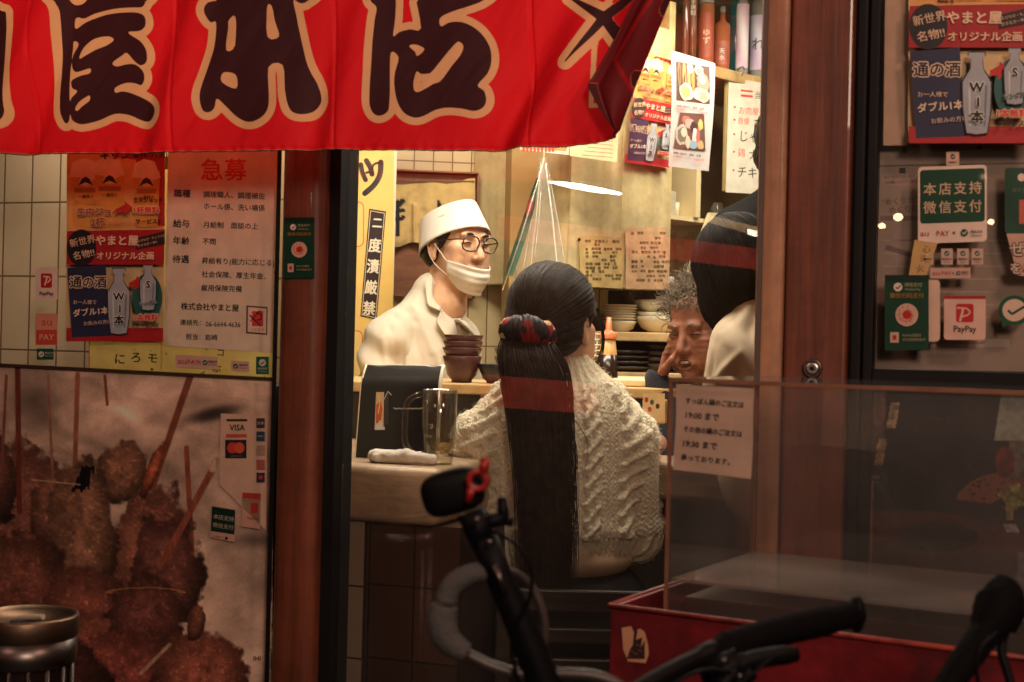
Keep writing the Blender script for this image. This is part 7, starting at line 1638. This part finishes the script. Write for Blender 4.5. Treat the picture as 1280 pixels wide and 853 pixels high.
for i in range(90):
    a, el = rr.uniform(0, 2 * PI), rr.uniform(.1, 1.5); d = Hw.R.T @ np.array([math.cos(el) * math.cos(a), math.cos(el) * math.sin(a), math.sin(el)]); c = Hw.w(-.02, 0, .02); h = hbv.ray_cast(Vector(c + d * .3), Vector(-d))
    if h[0] is None: continue
    p0 = np.array(h[0]); dv = tie - p0; dv /= np.linalg.norm(dv); L2 = rr.uniform(.03, .07); paths.append(catmull([p0 - d * .001, p0 + dv * L2 * .4 + d * rr.uniform(.004, .010), p0 + dv * L2 + d * rr.uniform(.002, .012) + np.array([rr.gauss(0, .004) for _ in range(3)])], 4))
strands('hair_strands', paths, .0006, M_HAIR2, wo)
# ponytail
axis = [(657, 420, -.125, 24), (661, 450, -.150, 32), (668, 480, -.155, 36), (674, 520, -.158, 35), (678, 570, -.160, 32), (681, 630, -.158, 30), (684, 690, -.155, 30), (685, 735, -.15, 28), (686, 760, -.15, 24)]
AX = catmull([np.array(x) for x in axis], 8); pts = []
for (x, y, d, w_) in AX:
    row = []; tp_ = min(1, max(0, (y - 640) / 125))
    for k_ in range(161):
        a = 2 * PI * (k_ % 160) / 160; g_ = .9 + .13 * float(vnoise(np.array(a * 9.0 + 40), np.array(y / 260.0))) + .10 * float(vnoise(np.array(a * 26.0 + 9), np.array(y / 420.0))) - .15 * tp_ * float(vnoise(np.array(a * 14.0), np.array(3.3)))
        row.append(pw(x + w_ * .93 * g_ * math.cos(a), y, d + .6 * w_ * g_ * math.sin(a) * Yw / F_PX))
    pts.append(row)
MB().grid(pts).obj('ponytail', M_HAIR2, wo, True)
paths = []
for i in range(420):
    t0 = rr.uniform(-1, 1); dd = rr.uniform(-1, 1); f = rr.uniform(.78, 1.02); w1 = rr.uniform(.9, 1.06); pth = []
    for (x, y, d, w_) in axis: pth.append(pw(x + t0 * w_ * w1 + 1.0 * math.sin(y / 90 + i), 420 + (y - 420) * f, d - .6 * w_ * Yw / F_PX * math.sqrt(max(0, 1 - t0 * t0 * .9)) - .001 - .002 * abs(dd)))
    paths.append(catmull(pth, 3))
for i in range(26):
    s0 = rr.uniform(470, 560); x0 = rr.uniform(672, 692); pth = [pw(x0, s0, -.16), pw(x0 + rr.uniform(0, 14), s0 + 50, -.175), pw(x0 + rr.uniform(2, 34), s0 + 110, -.165), pw(x0 + rr.uniform(4, 30), s0 + 170, -.155), pw(x0 + rr.uniform(10, 24), min(722, s0 + 230), -.15)]; paths.append(catmull(pth, 5))
for i in range(170):
    sd_ = rr.choice((-1, 1)); t0 = sd_ * rr.uniform(.86, 1.22); f = rr.uniform(.55, 1.04); ph_ = rr.uniform(0, 6); paths.append(catmull([pw(x + t0 * w_ * (.95 + .12 * (y - 420) / 340) + 2.2 * math.sin(y / 70 + ph_), 420 + (y - 420) * f, d - .006) for (x, y, d, w_) in axis], 3))
for pts_ in ([(690, 505), (715, 540), (722, 575), (716, 610), (712, 640)], [(688, 500), (722, 530), (735, 560), (728, 600)], [(694, 570), (706, 620), (716, 670), (722, 708)]): paths.append(catmull([pw(x, y, -.165) for x, y in pts_], 8))
strands('loose_strands', paths, .0008, M_HAIR2, wo)
MB().tube(catmull([Hw.w(.05, .070, .03), Hw.w(.085, .068, -.01), Hw.w(.098, .062, -.05), Hw.w(.085, .058, -.085), Hw.w(.072, .062, -.092)], 6), .0016, 6).obj('side_lock', M_HAIR, wo, True)
paths = [catmull([Hw.w(.05, .070 + .001 * i, .03), Hw.w(.08 + .002 * i, .068, -.015), Hw.w(.092 + .002 * i, .064, -.05), Hw.w(.08 + .002 * i, .06, -.08 - .003 * i)], 5) for i in range(8)]; strands('side_lock', paths, .0008, M_HAIR, wo)
# scrunchie
S = Solid(pw(600, 470, -.24), pw(720, 370, -.02), .0026); rr2 = random.Random(4)
for k_ in range(34):
    a = 2 * PI * k_ / 34; S.ell(pw(660 + 25 * math.cos(a), 417 + 5 * math.sin(a) + 4 * math.cos(a), -.125 + .034 * math.sin(a)), (.012 + .005 * rr2.random(), .015 + .004 * rr2.random(), .014 + .017 * rr2.random()), None, .010)
V, F = S.mesh(); N = vnormals(V, F); V = V + N * (.0020 * np.sin(np.arctan2(V[:, 1] - pw(0, 0, -.125)[1], V[:, 0] - pw(660, 0)[0]) * 31 + 3 * fbm(V[:, 0] * 60, V[:, 1] * 60, V[:, 2] * 60, 2)))[:, None]
def scr_mat():
    m = mat('floral_satin', lin((40, 26, 30)), .5, var=.1, spec=.3); n, L = m.node_tree.nodes, m.node_tree.links
    tc = n.new('ShaderNodeTexCoord'); vo = n.new('ShaderNodeTexVoronoi'); vo.inputs['Scale'].default_value = 55; L.new(tc.outputs['Object'], vo.inputs['Vector'])
    cr = n.new('ShaderNodeValToRGB'); L.new(vo.outputs['Color'], cr.inputs[0]); e = cr.color_ramp; e.interpolation = 'CONSTANT'
    for p_, c in ((0.0, (26, 20, 26)), (.42, (126, 28, 30)), (.62, (34, 24, 30)), (.76, (190, 150, 110)), (.84, (104, 24, 28)), (.93, (204, 180, 150))):
        el = e.elements.new(p_) if p_ > 0 else e.elements[0]; el.color = (*lin(c), 1)
    e.elements.remove(e.elements[-1]) if e.elements[-1].position > .99 else None
    L.new(cr.outputs[0], n['Principled BSDF'].inputs['Base Color']); return m
sc1 = link_mesh('scrunchie', V, F, scr_mat(), wo, True)
# chair under her
chr_ = thing('chair', (pw(740, 760)[0], Yw - .17, .02), 'dark wooden chair with a slatted back under the seated woman', 'chair')
CH = Frame(752, 742, Yw - .20, 0); M_CHR = wood('dark_chair_wood', (.018, .011, .008), (.04, .024, .017), 0, .28, 1, .4)
c0_, c1_ = CH.sz(640, 742)[0], CH.sz(838, 742)[0]; zc1 = CH.sz(750, 739)[1]
for (za, zb2) in ((zc1 - .044, zc1), (zc1 - .105, zc1 - .075), (zc1 - .165, zc1 - .135)): MB().bbox(CH, c0_, c1_, za, zb2, 0, .018, .004).obj('back_slat', M_CHR, chr_)
zs_ = .43
for x in (c0_ - .031, c1_ + .001): MB().bbox(CH, x, x + .03, .02, zc1 + .005, -.004, .028, .004).obj('leg', M_CHR, chr_)
for x in (c0_ - .031, c1_ + .001): MB().bbox(CH, x, x + .03, .02, zs_ - .001, .42, .45, .004).obj('leg', M_CHR, chr_)
MB().bbox(CH, c0_ - .03, c1_ + .03, zs_, zs_ + .03, .029, .47, .006).obj('seat', M_CHR, chr_)

# ------------------------------------------------------------------ grey haired diner, chin in hand
Yg = 3.45
def pg(px, py, dy=0.0): return P(px, py, Yg + dy)
gm = thing('person', (pg(860, 600)[0], Yg, .02), 'laughing grey curly haired diner in dark blue resting the chin on one hand', 'person')
Hg = Head(pg(877, 412), (-.62, -.76, -.16), (-.06, .0, 1), .97)
lo = np.array([pg(790, 0)[0], Yg - .24, .40]); hi = np.array([pg(960, 0)[0] + .22, Yg + .34, Hg.c[2] + .15])
S = Solid(lo, hi, .0032); Hg.sculpt(S, 'open'); gc = pg(925, 590, .12)
S.cap(Hg.w(-.02, 0, -.07), pg(905, 490, .08), .052, .06, .02); S.ell(gc, (.15, .10, .22), None, .04)
wr = pg(825, 482, .0); kd = pg(836, 440, .0) - wr
S.cap(pg(826, 560, -.02), wr, .034, .026, .015); hand(S, wr + kd * .05, kd, np.array([.85, -.30, .1]), .88, .42, -1)
S.cap(pg(880, 540, .05), pg(826, 560, -.06), .04, .036, .02)
V, F = S.mesh(); N = vnormals(V, F); wrn = ((V - Hg.c) @ Hg.R.T) / Hg.sc
msk = np.exp(-((wrn[:, 2] - .0) / .05) ** 2) * (wrn[:, 0] > .03)
V = V + N * (.0011 * np.sin(wrn[:, 2] * 420 + 40 * np.abs(wrn[:, 1])) * msk * np.exp(-((np.abs(wrn[:, 1]) - .052) / .02) ** 2))[:, None]
link_mesh('body', V, F, M_SKIN2, gm, True); Hg.eyes(gm, .0024, M_GREY)
MB().tube(catmull([Hg.w(.088, -.012, -.0700), Hg.w(.0935, -.005, -.0690), Hg.w(.0935, .005, -.0690), Hg.w(.088, .012, -.0700)], 4), [.0018] + [.0034] * 11 + [.0018], 8).obj('teeth', mat('teeth', lin((222, 204, 176)), .3), gm, True)
S = Solid(lo - .03, hi + .03, .005)
S.ell(gc, (.18, .125, .25), None, .04); S.cap(pg(850, 575, -.05), wr + np.array([.0, .0, .012]), .056, .040, .02); S.cap(pg(890, 520, .06), pg(846, 580, -.05), .065, .058, .03); S.cap(pg(905, 500, .09), pg(930, 560, .14), .09, .1, .03); S.cap(wr - np.array([0, 0, .0]), wr + kd * .4, .034, .034, .003, 's'); S.cap(Hg.w(-.02, 0, -.09), pg(905, 485, .08), .056, .062, .004, 's')
V, F = S.mesh(); N = vnormals(V, F); V = V + N * (.008 * (fbm(V[:, 0] * 16, V[:, 1] * 16, V[:, 2] * 16, 4) - .5))[:, None]
link_mesh('jacket', V, F, mat('dark_blue_fleece', (.012, .014, .022), .95, bump=.8, bscale=320, sheen=.1), gm, True)
MB().tube([wr + np.array([.020 * math.cos(a), .022 * math.sin(a), .016 + .004 * math.cos(a)]) for a in np.linspace(0, 2 * PI, 20)], .0035, 8, False).obj('cuff', M_COAT, gm, True)
S = Solid(np.array([gc[0] - .25, gc[1] - .5, .02]), np.array([gc[0] + .25, gc[1] + .3, gc[2] - .1]), .009)
for q_ in (-1, 1): a = np.array([gc[0] + q_ * .09, gc[1], .50]); k2 = a + np.array([-.02, -.30, 0]); S.cap(a, k2, .085, .065, .03); S.cap(k2, np.array([k2[0], k2[1] + .03, .06]), .06, .045, .02)
S.ell(np.array([gc[0], gc[1], .56]), (.17, .13, .13), None, .03)
V, F = S.mesh(); link_mesh('trousers', V, F, M_DARK, gm, True)
curls = []; rr = random.Random(21)
for i in range(1700):
    a, el = rr.uniform(0, 2 * PI), rr.uniform(-.35, 1.55)
    f, r, u_ = math.cos(el) * math.cos(a), math.cos(el) * math.sin(a), math.sin(el)
    if f > .70 and u_ < .30: continue
    base = np.array([-.016 + .094 * f, .077 * r, .036 + .080 * u_])
    if u_ < 0 and f > 0.1: continue
    d = np.array([f, r, u_]); L2 = rr.uniform(.015, .060); t1 = np.array([rr.gauss(0, 1) for _ in range(3)]); t1 -= d * np.dot(t1, d); t1 /= np.linalg.norm(t1); t2 = np.cross(d, t1); rad = rr.uniform(.004, .009); ph0 = rr.uniform(0, 6)
    curls.append([Hg.w(*(base + d * L2 * t + (t1 * math.cos(ph0 + 7 * t) + t2 * math.sin(ph0 + 7 * t)) * rad * (.3 + t))) for t in np.linspace(0, 1, 9)])
strands('hair_curls', curls, .0011, M_GREY, gm, 3)
S = Solid(Hg.c - .15, Hg.c + .15, .004); S.ell(Hg.w(-.022, 0, .036), np.array((.096, .080, .086)), Hg.R, .01); S.ell(Hg.w(-.05, 0, -.02), (.06, .075, .06), Hg.R, .01); S.ell(Hg.w(.105, 0, -.045), (.085, .12, .090), Hg.R, .006, 's')
V, F = S.mesh(); N = vnormals(V, F); V = V + N * (.014 * (fbm(V[:, 0] * 60, V[:, 1] * 60, V[:, 2] * 60, 3) - .5))[:, None]; link_mesh('hair', V, F, hairmat('dark_grizzled_hair', lin((84, 72, 62)), .6), gm, True)

# ------------------------------------------------------------------ diner in a pale T-shirt, head bowed
Yt = 2.92
def pt_(px, py, dy=0.0): return P(px, py, Yt + dy)
tm = thing('person', (pt_(930, 600)[0], Yt, .02), 'black haired diner in a pale tan T-shirt bowing the head, cut by the thick post', 'person')
Ht = Head(pt_(921, 344, .05), (-.42, .80, -.42), (-.35, .25, .9), .98)
lo = np.array([pt_(855, 0)[0], Yt - .30, .42]); hi = np.array([pt_(1080, 0)[0], Yt + .34, pt_(0, 240)[2]])
S = Solid(lo, hi, .004); Ht.sculpt(S); S.cap(Ht.w(-.03, 0, -.06), pt_(962, 375, .03), .052, .060, .02)
tc0 = pt_(985, 500, .05); S.ell(tc0, (.135, .095, .20), None, .04); S.cap(pt_(955, 395, .02), pt_(985, 450, .04), .06, .09, .04)
S.cap(pt_(932, 430, -.02), pt_(915, 545, .02), .045, .038, .02); S.cap(pt_(915, 545, .02), pt_(890, 560, .24), .036, .027, .015); hand(S, pt_(889, 560, .25), np.array([-.2, .9, 0]), np.array([0, 0, -1.0]), .95, .4, -1)
S.cap(pt_(1030, 420, .08), pt_(1050, 540, .10), .045, .038, .02); S.cap(pt_(1050, 540, .10), pt_(1000, 560, .30), .036, .027, .015); hand(S, pt_(998, 560, .31), np.array([-.3, .9, 0]), np.array([0, 0, -1.0]), .95, .4, 1)
V, F = S.mesh(); link_mesh('body', V, F, M_SKIN, tm, True)
S = Solid(lo - .02, hi + .02, .004); S.ell(tc0, (.155, .118, .225), None, .04); S.cap(pt_(953, 388, .02), pt_(985, 455, .04), .066, .105, .05); S.cap(pt_(945, 400, .0), pt_(926, 450, -.02), .06, .068, .04); S.cap(pt_(926, 440, -.02), pt_(912, 512, .0), .066, .062, .03); S.cap(pt_(985, 400, .05), pt_(1032, 425, .08), .07, .065, .04); S.cap(pt_(1032, 425, .08), pt_(1046, 500, .09), .062, .060, .03)
S.cap(Ht.w(-.03, 0, -.05), pt_(958, 372, .03), .056, .062, .004, 's'); S.ell(pt_(985, 585, .05), (.15, .115, .15), None, .05)
V, F = S.mesh(); N = vnormals(V, F)
V = V + N * (.012 * (fbm(V[:, 0] * 9 + V[:, 2] * 7, V[:, 1] * 9, V[:, 2] * 4, 4, 3) - .5) + .006 * np.sin((V[:, 0] * .8 + V[:, 2] * .55) * 62 + 3 * fbm(V[:, 0] * 7, V[:, 1] * 7, V[:, 2] * 7, 2, 6)) * np.exp(-((V[:, 2] - pt_(0, 430)[2]) / .09) ** 2))[:, None]
tb3 = bvh(V, F)
for (x0, y0, x1, y1, w_, h_) in ((935, 385, 905, 470, .011, .010), (948, 372, 925, 470, .010, -.010), (955, 390, 940, 470, .010, .009), (915, 400, 888, 468, .009, -.008), (925, 440, 895, 475, .008, .008), (952, 430, 915, 476, .010, -.008)):
    A, B_ = drape(tb3, x0, y0, 0, pt_(x0, y0, -.1)), drape(tb3, x1, y1, 0, pt_(x1, y1, -.1)); ba = B_ - A; t = np.clip(((V - A) @ ba) / (ba @ ba), 0, 1); dd_ = np.linalg.norm(V - A - t[:, None] * ba, axis=1); V = V + N * (h_ * np.exp(-(dd_ / w_) ** 2) * np.sin(PI * (.12 + .76 * t)))[:, None]
nbp = [Ht.w(-.03, 0, -.05) * .25 + pt_(958, 372, .03) * .75]; axn = pt_(958, 372, .03) - Ht.w(-.03, 0, -.05); axn /= np.linalg.norm(axn); u1_ = np.cross(axn, [0, 0, 1.0]); u1_ /= np.linalg.norm(u1_); u2_ = np.cross(axn, u1_)
MB().tube([nbp[0] + (u1_ * math.cos(a) + u2_ * math.sin(a)) * .064 for a in np.linspace(0, 2 * PI, 30)], .006, 8, False).obj('neckband', M_COAT, tm, True)
link_mesh('t_shirt', V, F, mat('pale_tan_cotton', lin((226, 206, 178)), .9, var=.05, bump=.3, bscale=600), tm, True)
S = Solid(np.array([tc0[0] - .28, Yt - .25, .02]), np.array([tc0[0] + .28, Yt + .6, .75]), .009); S.ell(np.array([tc0[0], Yt + .06, .56]), (.17, .14, .13), None, .03)
for q_ in (-1, 1): a = np.array([tc0[0] + q_ * .09, Yt + .08, .52]); k2 = a + np.array([0, .40, 0]); S.cap(a, k2, .085, .065, .03); S.cap(k2, np.array([k2[0], k2[1], .06]), .06, .045, .02)
V, F = S.mesh(); link_mesh('trousers', V, F, M_DARK, tm, True)
S = Solid(Ht.c - .2, Ht.c + .2, .0038); S.ell(Ht.w(-.016, 0, .034), (.102, .084, .090), Ht.R, .01); S.ell(Ht.w(-.030, 0, -.030), (.080, .080, .078), Ht.R, .03); S.ell(Ht.w(.02, -.055, -.05), (.05, .035, .075), Ht.R, .02); S.ell(Ht.w(.02, .055, -.05), (.05, .035, .075), Ht.R, .02)
S.ell(Ht.w(.125, 0, -.05), (.08, .07, .1), Ht.R, .008, 's')
V, F = S.mesh(); N = vnormals(V, F); V = V + N * (.003 * (vnoise(V[:, 0] * 260, V[:, 1] * 260, V[:, 2] * 30) - .5) + .010 * (fbm(V[:, 0] * 26, V[:, 1] * 26, V[:, 2] * 12, 3) - .5))[:, None]; link_mesh('hair', V, F, hairmat('matt_black_hair', (.012, .010, .009), .75), tm, True); tb2 = bvh(V, F)
paths = []; rr = random.Random(31)
for i in range(420):
    a = rr.uniform(0, 2 * PI); c0 = Ht.w(-.02, 0, .0); pth = []
    for t in np.linspace(.12, 1.0, 12):
        el = PI / 2 * (1 - t) * 1.0 - .75 * t; d = Ht.R.T @ np.array([math.cos(el) * math.cos(a), math.cos(el) * math.sin(a), math.sin(el)]); h = tb2.ray_cast(Vector(c0 + d * .35), Vector(-d))
        if h[0] is None: break
        pth.append(np.array(h[0]) + d * (.001 + .0035 * rr.random() * t))
    if len(pth) > 5: paths.append(catmull(pth, 2))
strands('hair_strands', paths, .0009, MATS['matt_black_hair'], tm)
st_ = thing('stool', (tc0[0], Yt + .06, .02), 'dark stool under the diner in the tan T-shirt', 'stool')
MB().lathe([(.001, .40), (.16, .40), (.165, .41), (.165, .43), (.16, .435), (.001, .435)], (tc0[0], Yt + .06, 0), 28).obj('seat', M_CHR, st_, True)
for k_ in range(4): a = PI / 4 + k_ * PI / 2; MB().tube([(tc0[0] + .11 * math.cos(a), Yt + .06 + .11 * math.sin(a), .399), (tc0[0] + .15 * math.cos(a), Yt + .06 + .15 * math.sin(a), .02)], .016, 10).obj('leg', M_CHR, st_, True)

# ------------------------------------------------------------------ standing person in a dark jacket, mostly behind the post
Yd = 3.95
def pd(px, py, dy=0.0): return P(px, py, Yd + dy)
dm = thing('person', (pd(975, 600)[0], Yd, .02), 'dark jacketed person standing behind the thick post, only shoulder and black hair showing', 'person')
Hd = Head(pd(992, 183), (.5, -.8, -.1), (0, 0, 1), 1.02)
lo = np.array([pd(880, 0)[0] - .05, Yd - .3, .5]); hi = np.array([pd(1100, 0)[0], Yd + .3, Hd.c[2] + .16]); S = Solid(lo, hi, .005); Hd.sculpt(S); S.cap(Hd.w(-.02, 0, -.07), pd(985, 265), .055, .07, .02); S.ell(pd(985, 360), (.17, .10, .24), None, .04); S.ell(pd(985, 480), (.15, .10, .2), None, .04)
S.cap(pd(925, 290), pd(905, 400), .05, .045, .02); S.cap(pd(1050, 290), pd(1065, 400), .05, .045, .02); S.cap(pd(905, 400), pd(960, 440, -.16), .04, .03, .02); S.cap(pd(1065, 400), pd(1010, 440, -.16), .04, .03, .02)
hand(S, pd(962, 441, -.165), np.array([.6, -.6, 0]), np.array([0, 0, -1.0]), 1, .5, 1); hand(S, pd(1008, 441, -.165), np.array([-.6, -.6, 0]), np.array([0, 0, -1.0]), 1, .5, -1)
V, F = S.mesh(); link_mesh('body', V, F, M_SKIN, dm, True); Hd.eyes(dm, .004, M_HAIR)
S = Solid(lo - .03, hi + .03, .006); S.cap(pd(985, 262), pd(925, 292), .085, .078, .04); S.cap(pd(985, 262), pd(1048, 290), .085, .078, .04); S.ell(pd(985, 360), (.205, .14, .27), None, .04); S.ell(pd(985, 490), (.19, .14, .26), None, .04); S.cap(pd(918, 300), pd(900, 405), .075, .065, .03); S.cap(pd(1052, 300), pd(1070, 405), .075, .065, .03); S.cap(pd(900, 405), pd(945, 438, -.13), .062, .048, .02); S.cap(pd(1070, 405), pd(1025, 438, -.13), .062, .048, .02); S.cap(Hd.w(-.02, 0, -.06), pd(985, 255), .058, .072, .005, 's')
V, F = S.mesh(); N = vnormals(V, F); V = V + N * (.014 * (fbm(V[:, 0] * 12, V[:, 1] * 12, V[:, 2] * 8, 4, 4) - .5))[:, None]; link_mesh('jacket', V, F, mat('black_nylon', (.010, .0095, .011), .9, var=.2, spec=.15), dm, True)
S = Solid(np.array([pd(985, 0)[0] - .25, Yd - .25, .02]), np.array([pd(985, 0)[0] + .25, Yd + .25, .85]), .009)
for q_ in (-1, 1): a = np.array([pd(985, 0)[0] + q_ * .09, Yd, .78]); S.cap(a, np.array([a[0], a[1], .07]), .09, .06, .03); S.cap(np.array([a[0], a[1], .055]), np.array([a[0], a[1] - .12, .05]), .04, .033, .01)
V, F = S.mesh(); link_mesh('trousers', V, F, M_DARK, dm, True)
S = Solid(Hd.c - .16, Hd.c + .16, .004); S.ell(Hd.w(-.02, 0, .034), (.106, .090, .092), Hd.R, .01); S.ell(Hd.w(-.045, 0, -.03), (.075, .078, .06), Hd.R, .01); S.ell(Hd.w(.105, 0, -.04), (.085, .13, .095), Hd.R, .006, 's')
V, F = S.mesh(); N = vnormals(V, F); V = V + N * (.008 * (vnoise(V[:, 0] * 190, V[:, 1] * 190, V[:, 2] * 70) - .5))[:, None]; link_mesh('hair', V, F, M_HAIR, dm, True)
# ------------------------------------------------------------------ lit things across the street, seen mirrored in the door glass
def across(px, py, Z):
    """the place across the street whose reflection in the shop glass is seen along this ray"""
    v = P(px, py, Z); o = FA.o + FA.inn * .03; return v - 2 * np.dot(v - o, FA.n) * FA.n
def lit_board(corners, m, label, name, thick=.05):
    q = [across(*c) for c in corners]; n = np.cross(q[1] - q[0], q[3] - q[0]); n /= np.linalg.norm(n)
    if np.dot(n, np.array([0, 2.4, 1.2]) - q[0]) < 0: n = -n
    V = q + [p_ - n * thick for p_ in q]; t = thing(name, np.mean(q, 0), label, 'sign', 'lit signs on the street')
    MB().add(V, [(0, 1, 2, 3)]).obj('lit_face', m, t); MB().add([v - n * .002 for v in V], [(7, 6, 5, 4), (0, 4, 5, 1), (1, 5, 6, 2), (2, 6, 7, 3), (3, 7, 4, 0)]).obj('case', M_DARK, t)
M_RS = emit('red_sign_light', (1.0, .10, .05), 0.8, True)
lit_board([(622, 268, 5.6), (985, 316, 5.6), (985, 342, 5.6), (622, 298, 5.6)], M_RS, 'long red lit sign strip across the street, mirrored in the door glass', 'lit_sign')
lit_board([(600, 468, 3.95), (746, 480, 3.95), (746, 518, 3.95), (600, 508, 3.95)], M_RS, 'short red lit sign strip left of the shop, mirrored on the long ponytail', 'lit_sign')
def lit_tube(a, b, r, m, label):
    A, B_ = across(*a), across(*b); t = thing('street_lamp', (A + B_) / 2, label, 'lamp'); MB().tube([A * (1 - k_ / 8) + B_ * k_ / 8 for k_ in range(9)], [r * (.2 + .8 * math.sin(PI * (k_ + .5) / 9) ** .9) for k_ in range(9)], 10).obj('tube', m, t, True)
    up = np.array([0, 0, 1.0]); MB().tube([A + up * r * 2.2, B_ + up * r * 2.2], r * .6, 8).obj('holder', M_DARK, t)
lit_tube((686, 227, 6.0), (776, 242.5, 6.0), .0125, emit('cold_tube_light', (1, .93, .84), 45), 'white street tube lamp mirrored in the door glass as a bright streak')
lit_board([(882, 268, 5.8), (952, 285, 5.8), (952, 297, 5.8), (882, 277, 5.8)], emit('warm_sign_light', (1, .62, .30), 2.2, True), 'narrow warm lit sign across the street, mirrored over the dark hair of a diner', 'lit_sign')
lit_board([(934, 286, 5.75), (951, 290, 5.75), (951, 298, 5.75), (934, 293, 5.75)], emit('bright_sign_light', (1, .86, .66), 16), 'small bright lit sign at the end of the narrow warm one across the street', 'lit_sign')
M_BULB = emit('bulb_light', (1, .66, .36), 30)
for (x, y, r, lab) in ((1124, 273, .017, 'larger of two neighbouring street bulbs mirrored in the right window'), (1104, 284, .013, 'smaller of two neighbouring street bulbs mirrored in the right window'), (1230.5, 224, .010, 'street bulb mirrored at the corner of the big green sticker'), (1239, 279, .012, 'street bulb mirrored right of the big green sticker')):
    c = across(x, y, 5.0); t = thing('bulb', c, lab, 'lamp', 'street bulbs'); MB().ell(c, (r, r, r * .8), 14, 10).obj('glass_globe', M_BULB, t, True); MB().tube([c + np.array([0, 0, r]), c + np.array([0, 0, r + .03])], r * .6, 8).obj('socket', M_DARK, t)
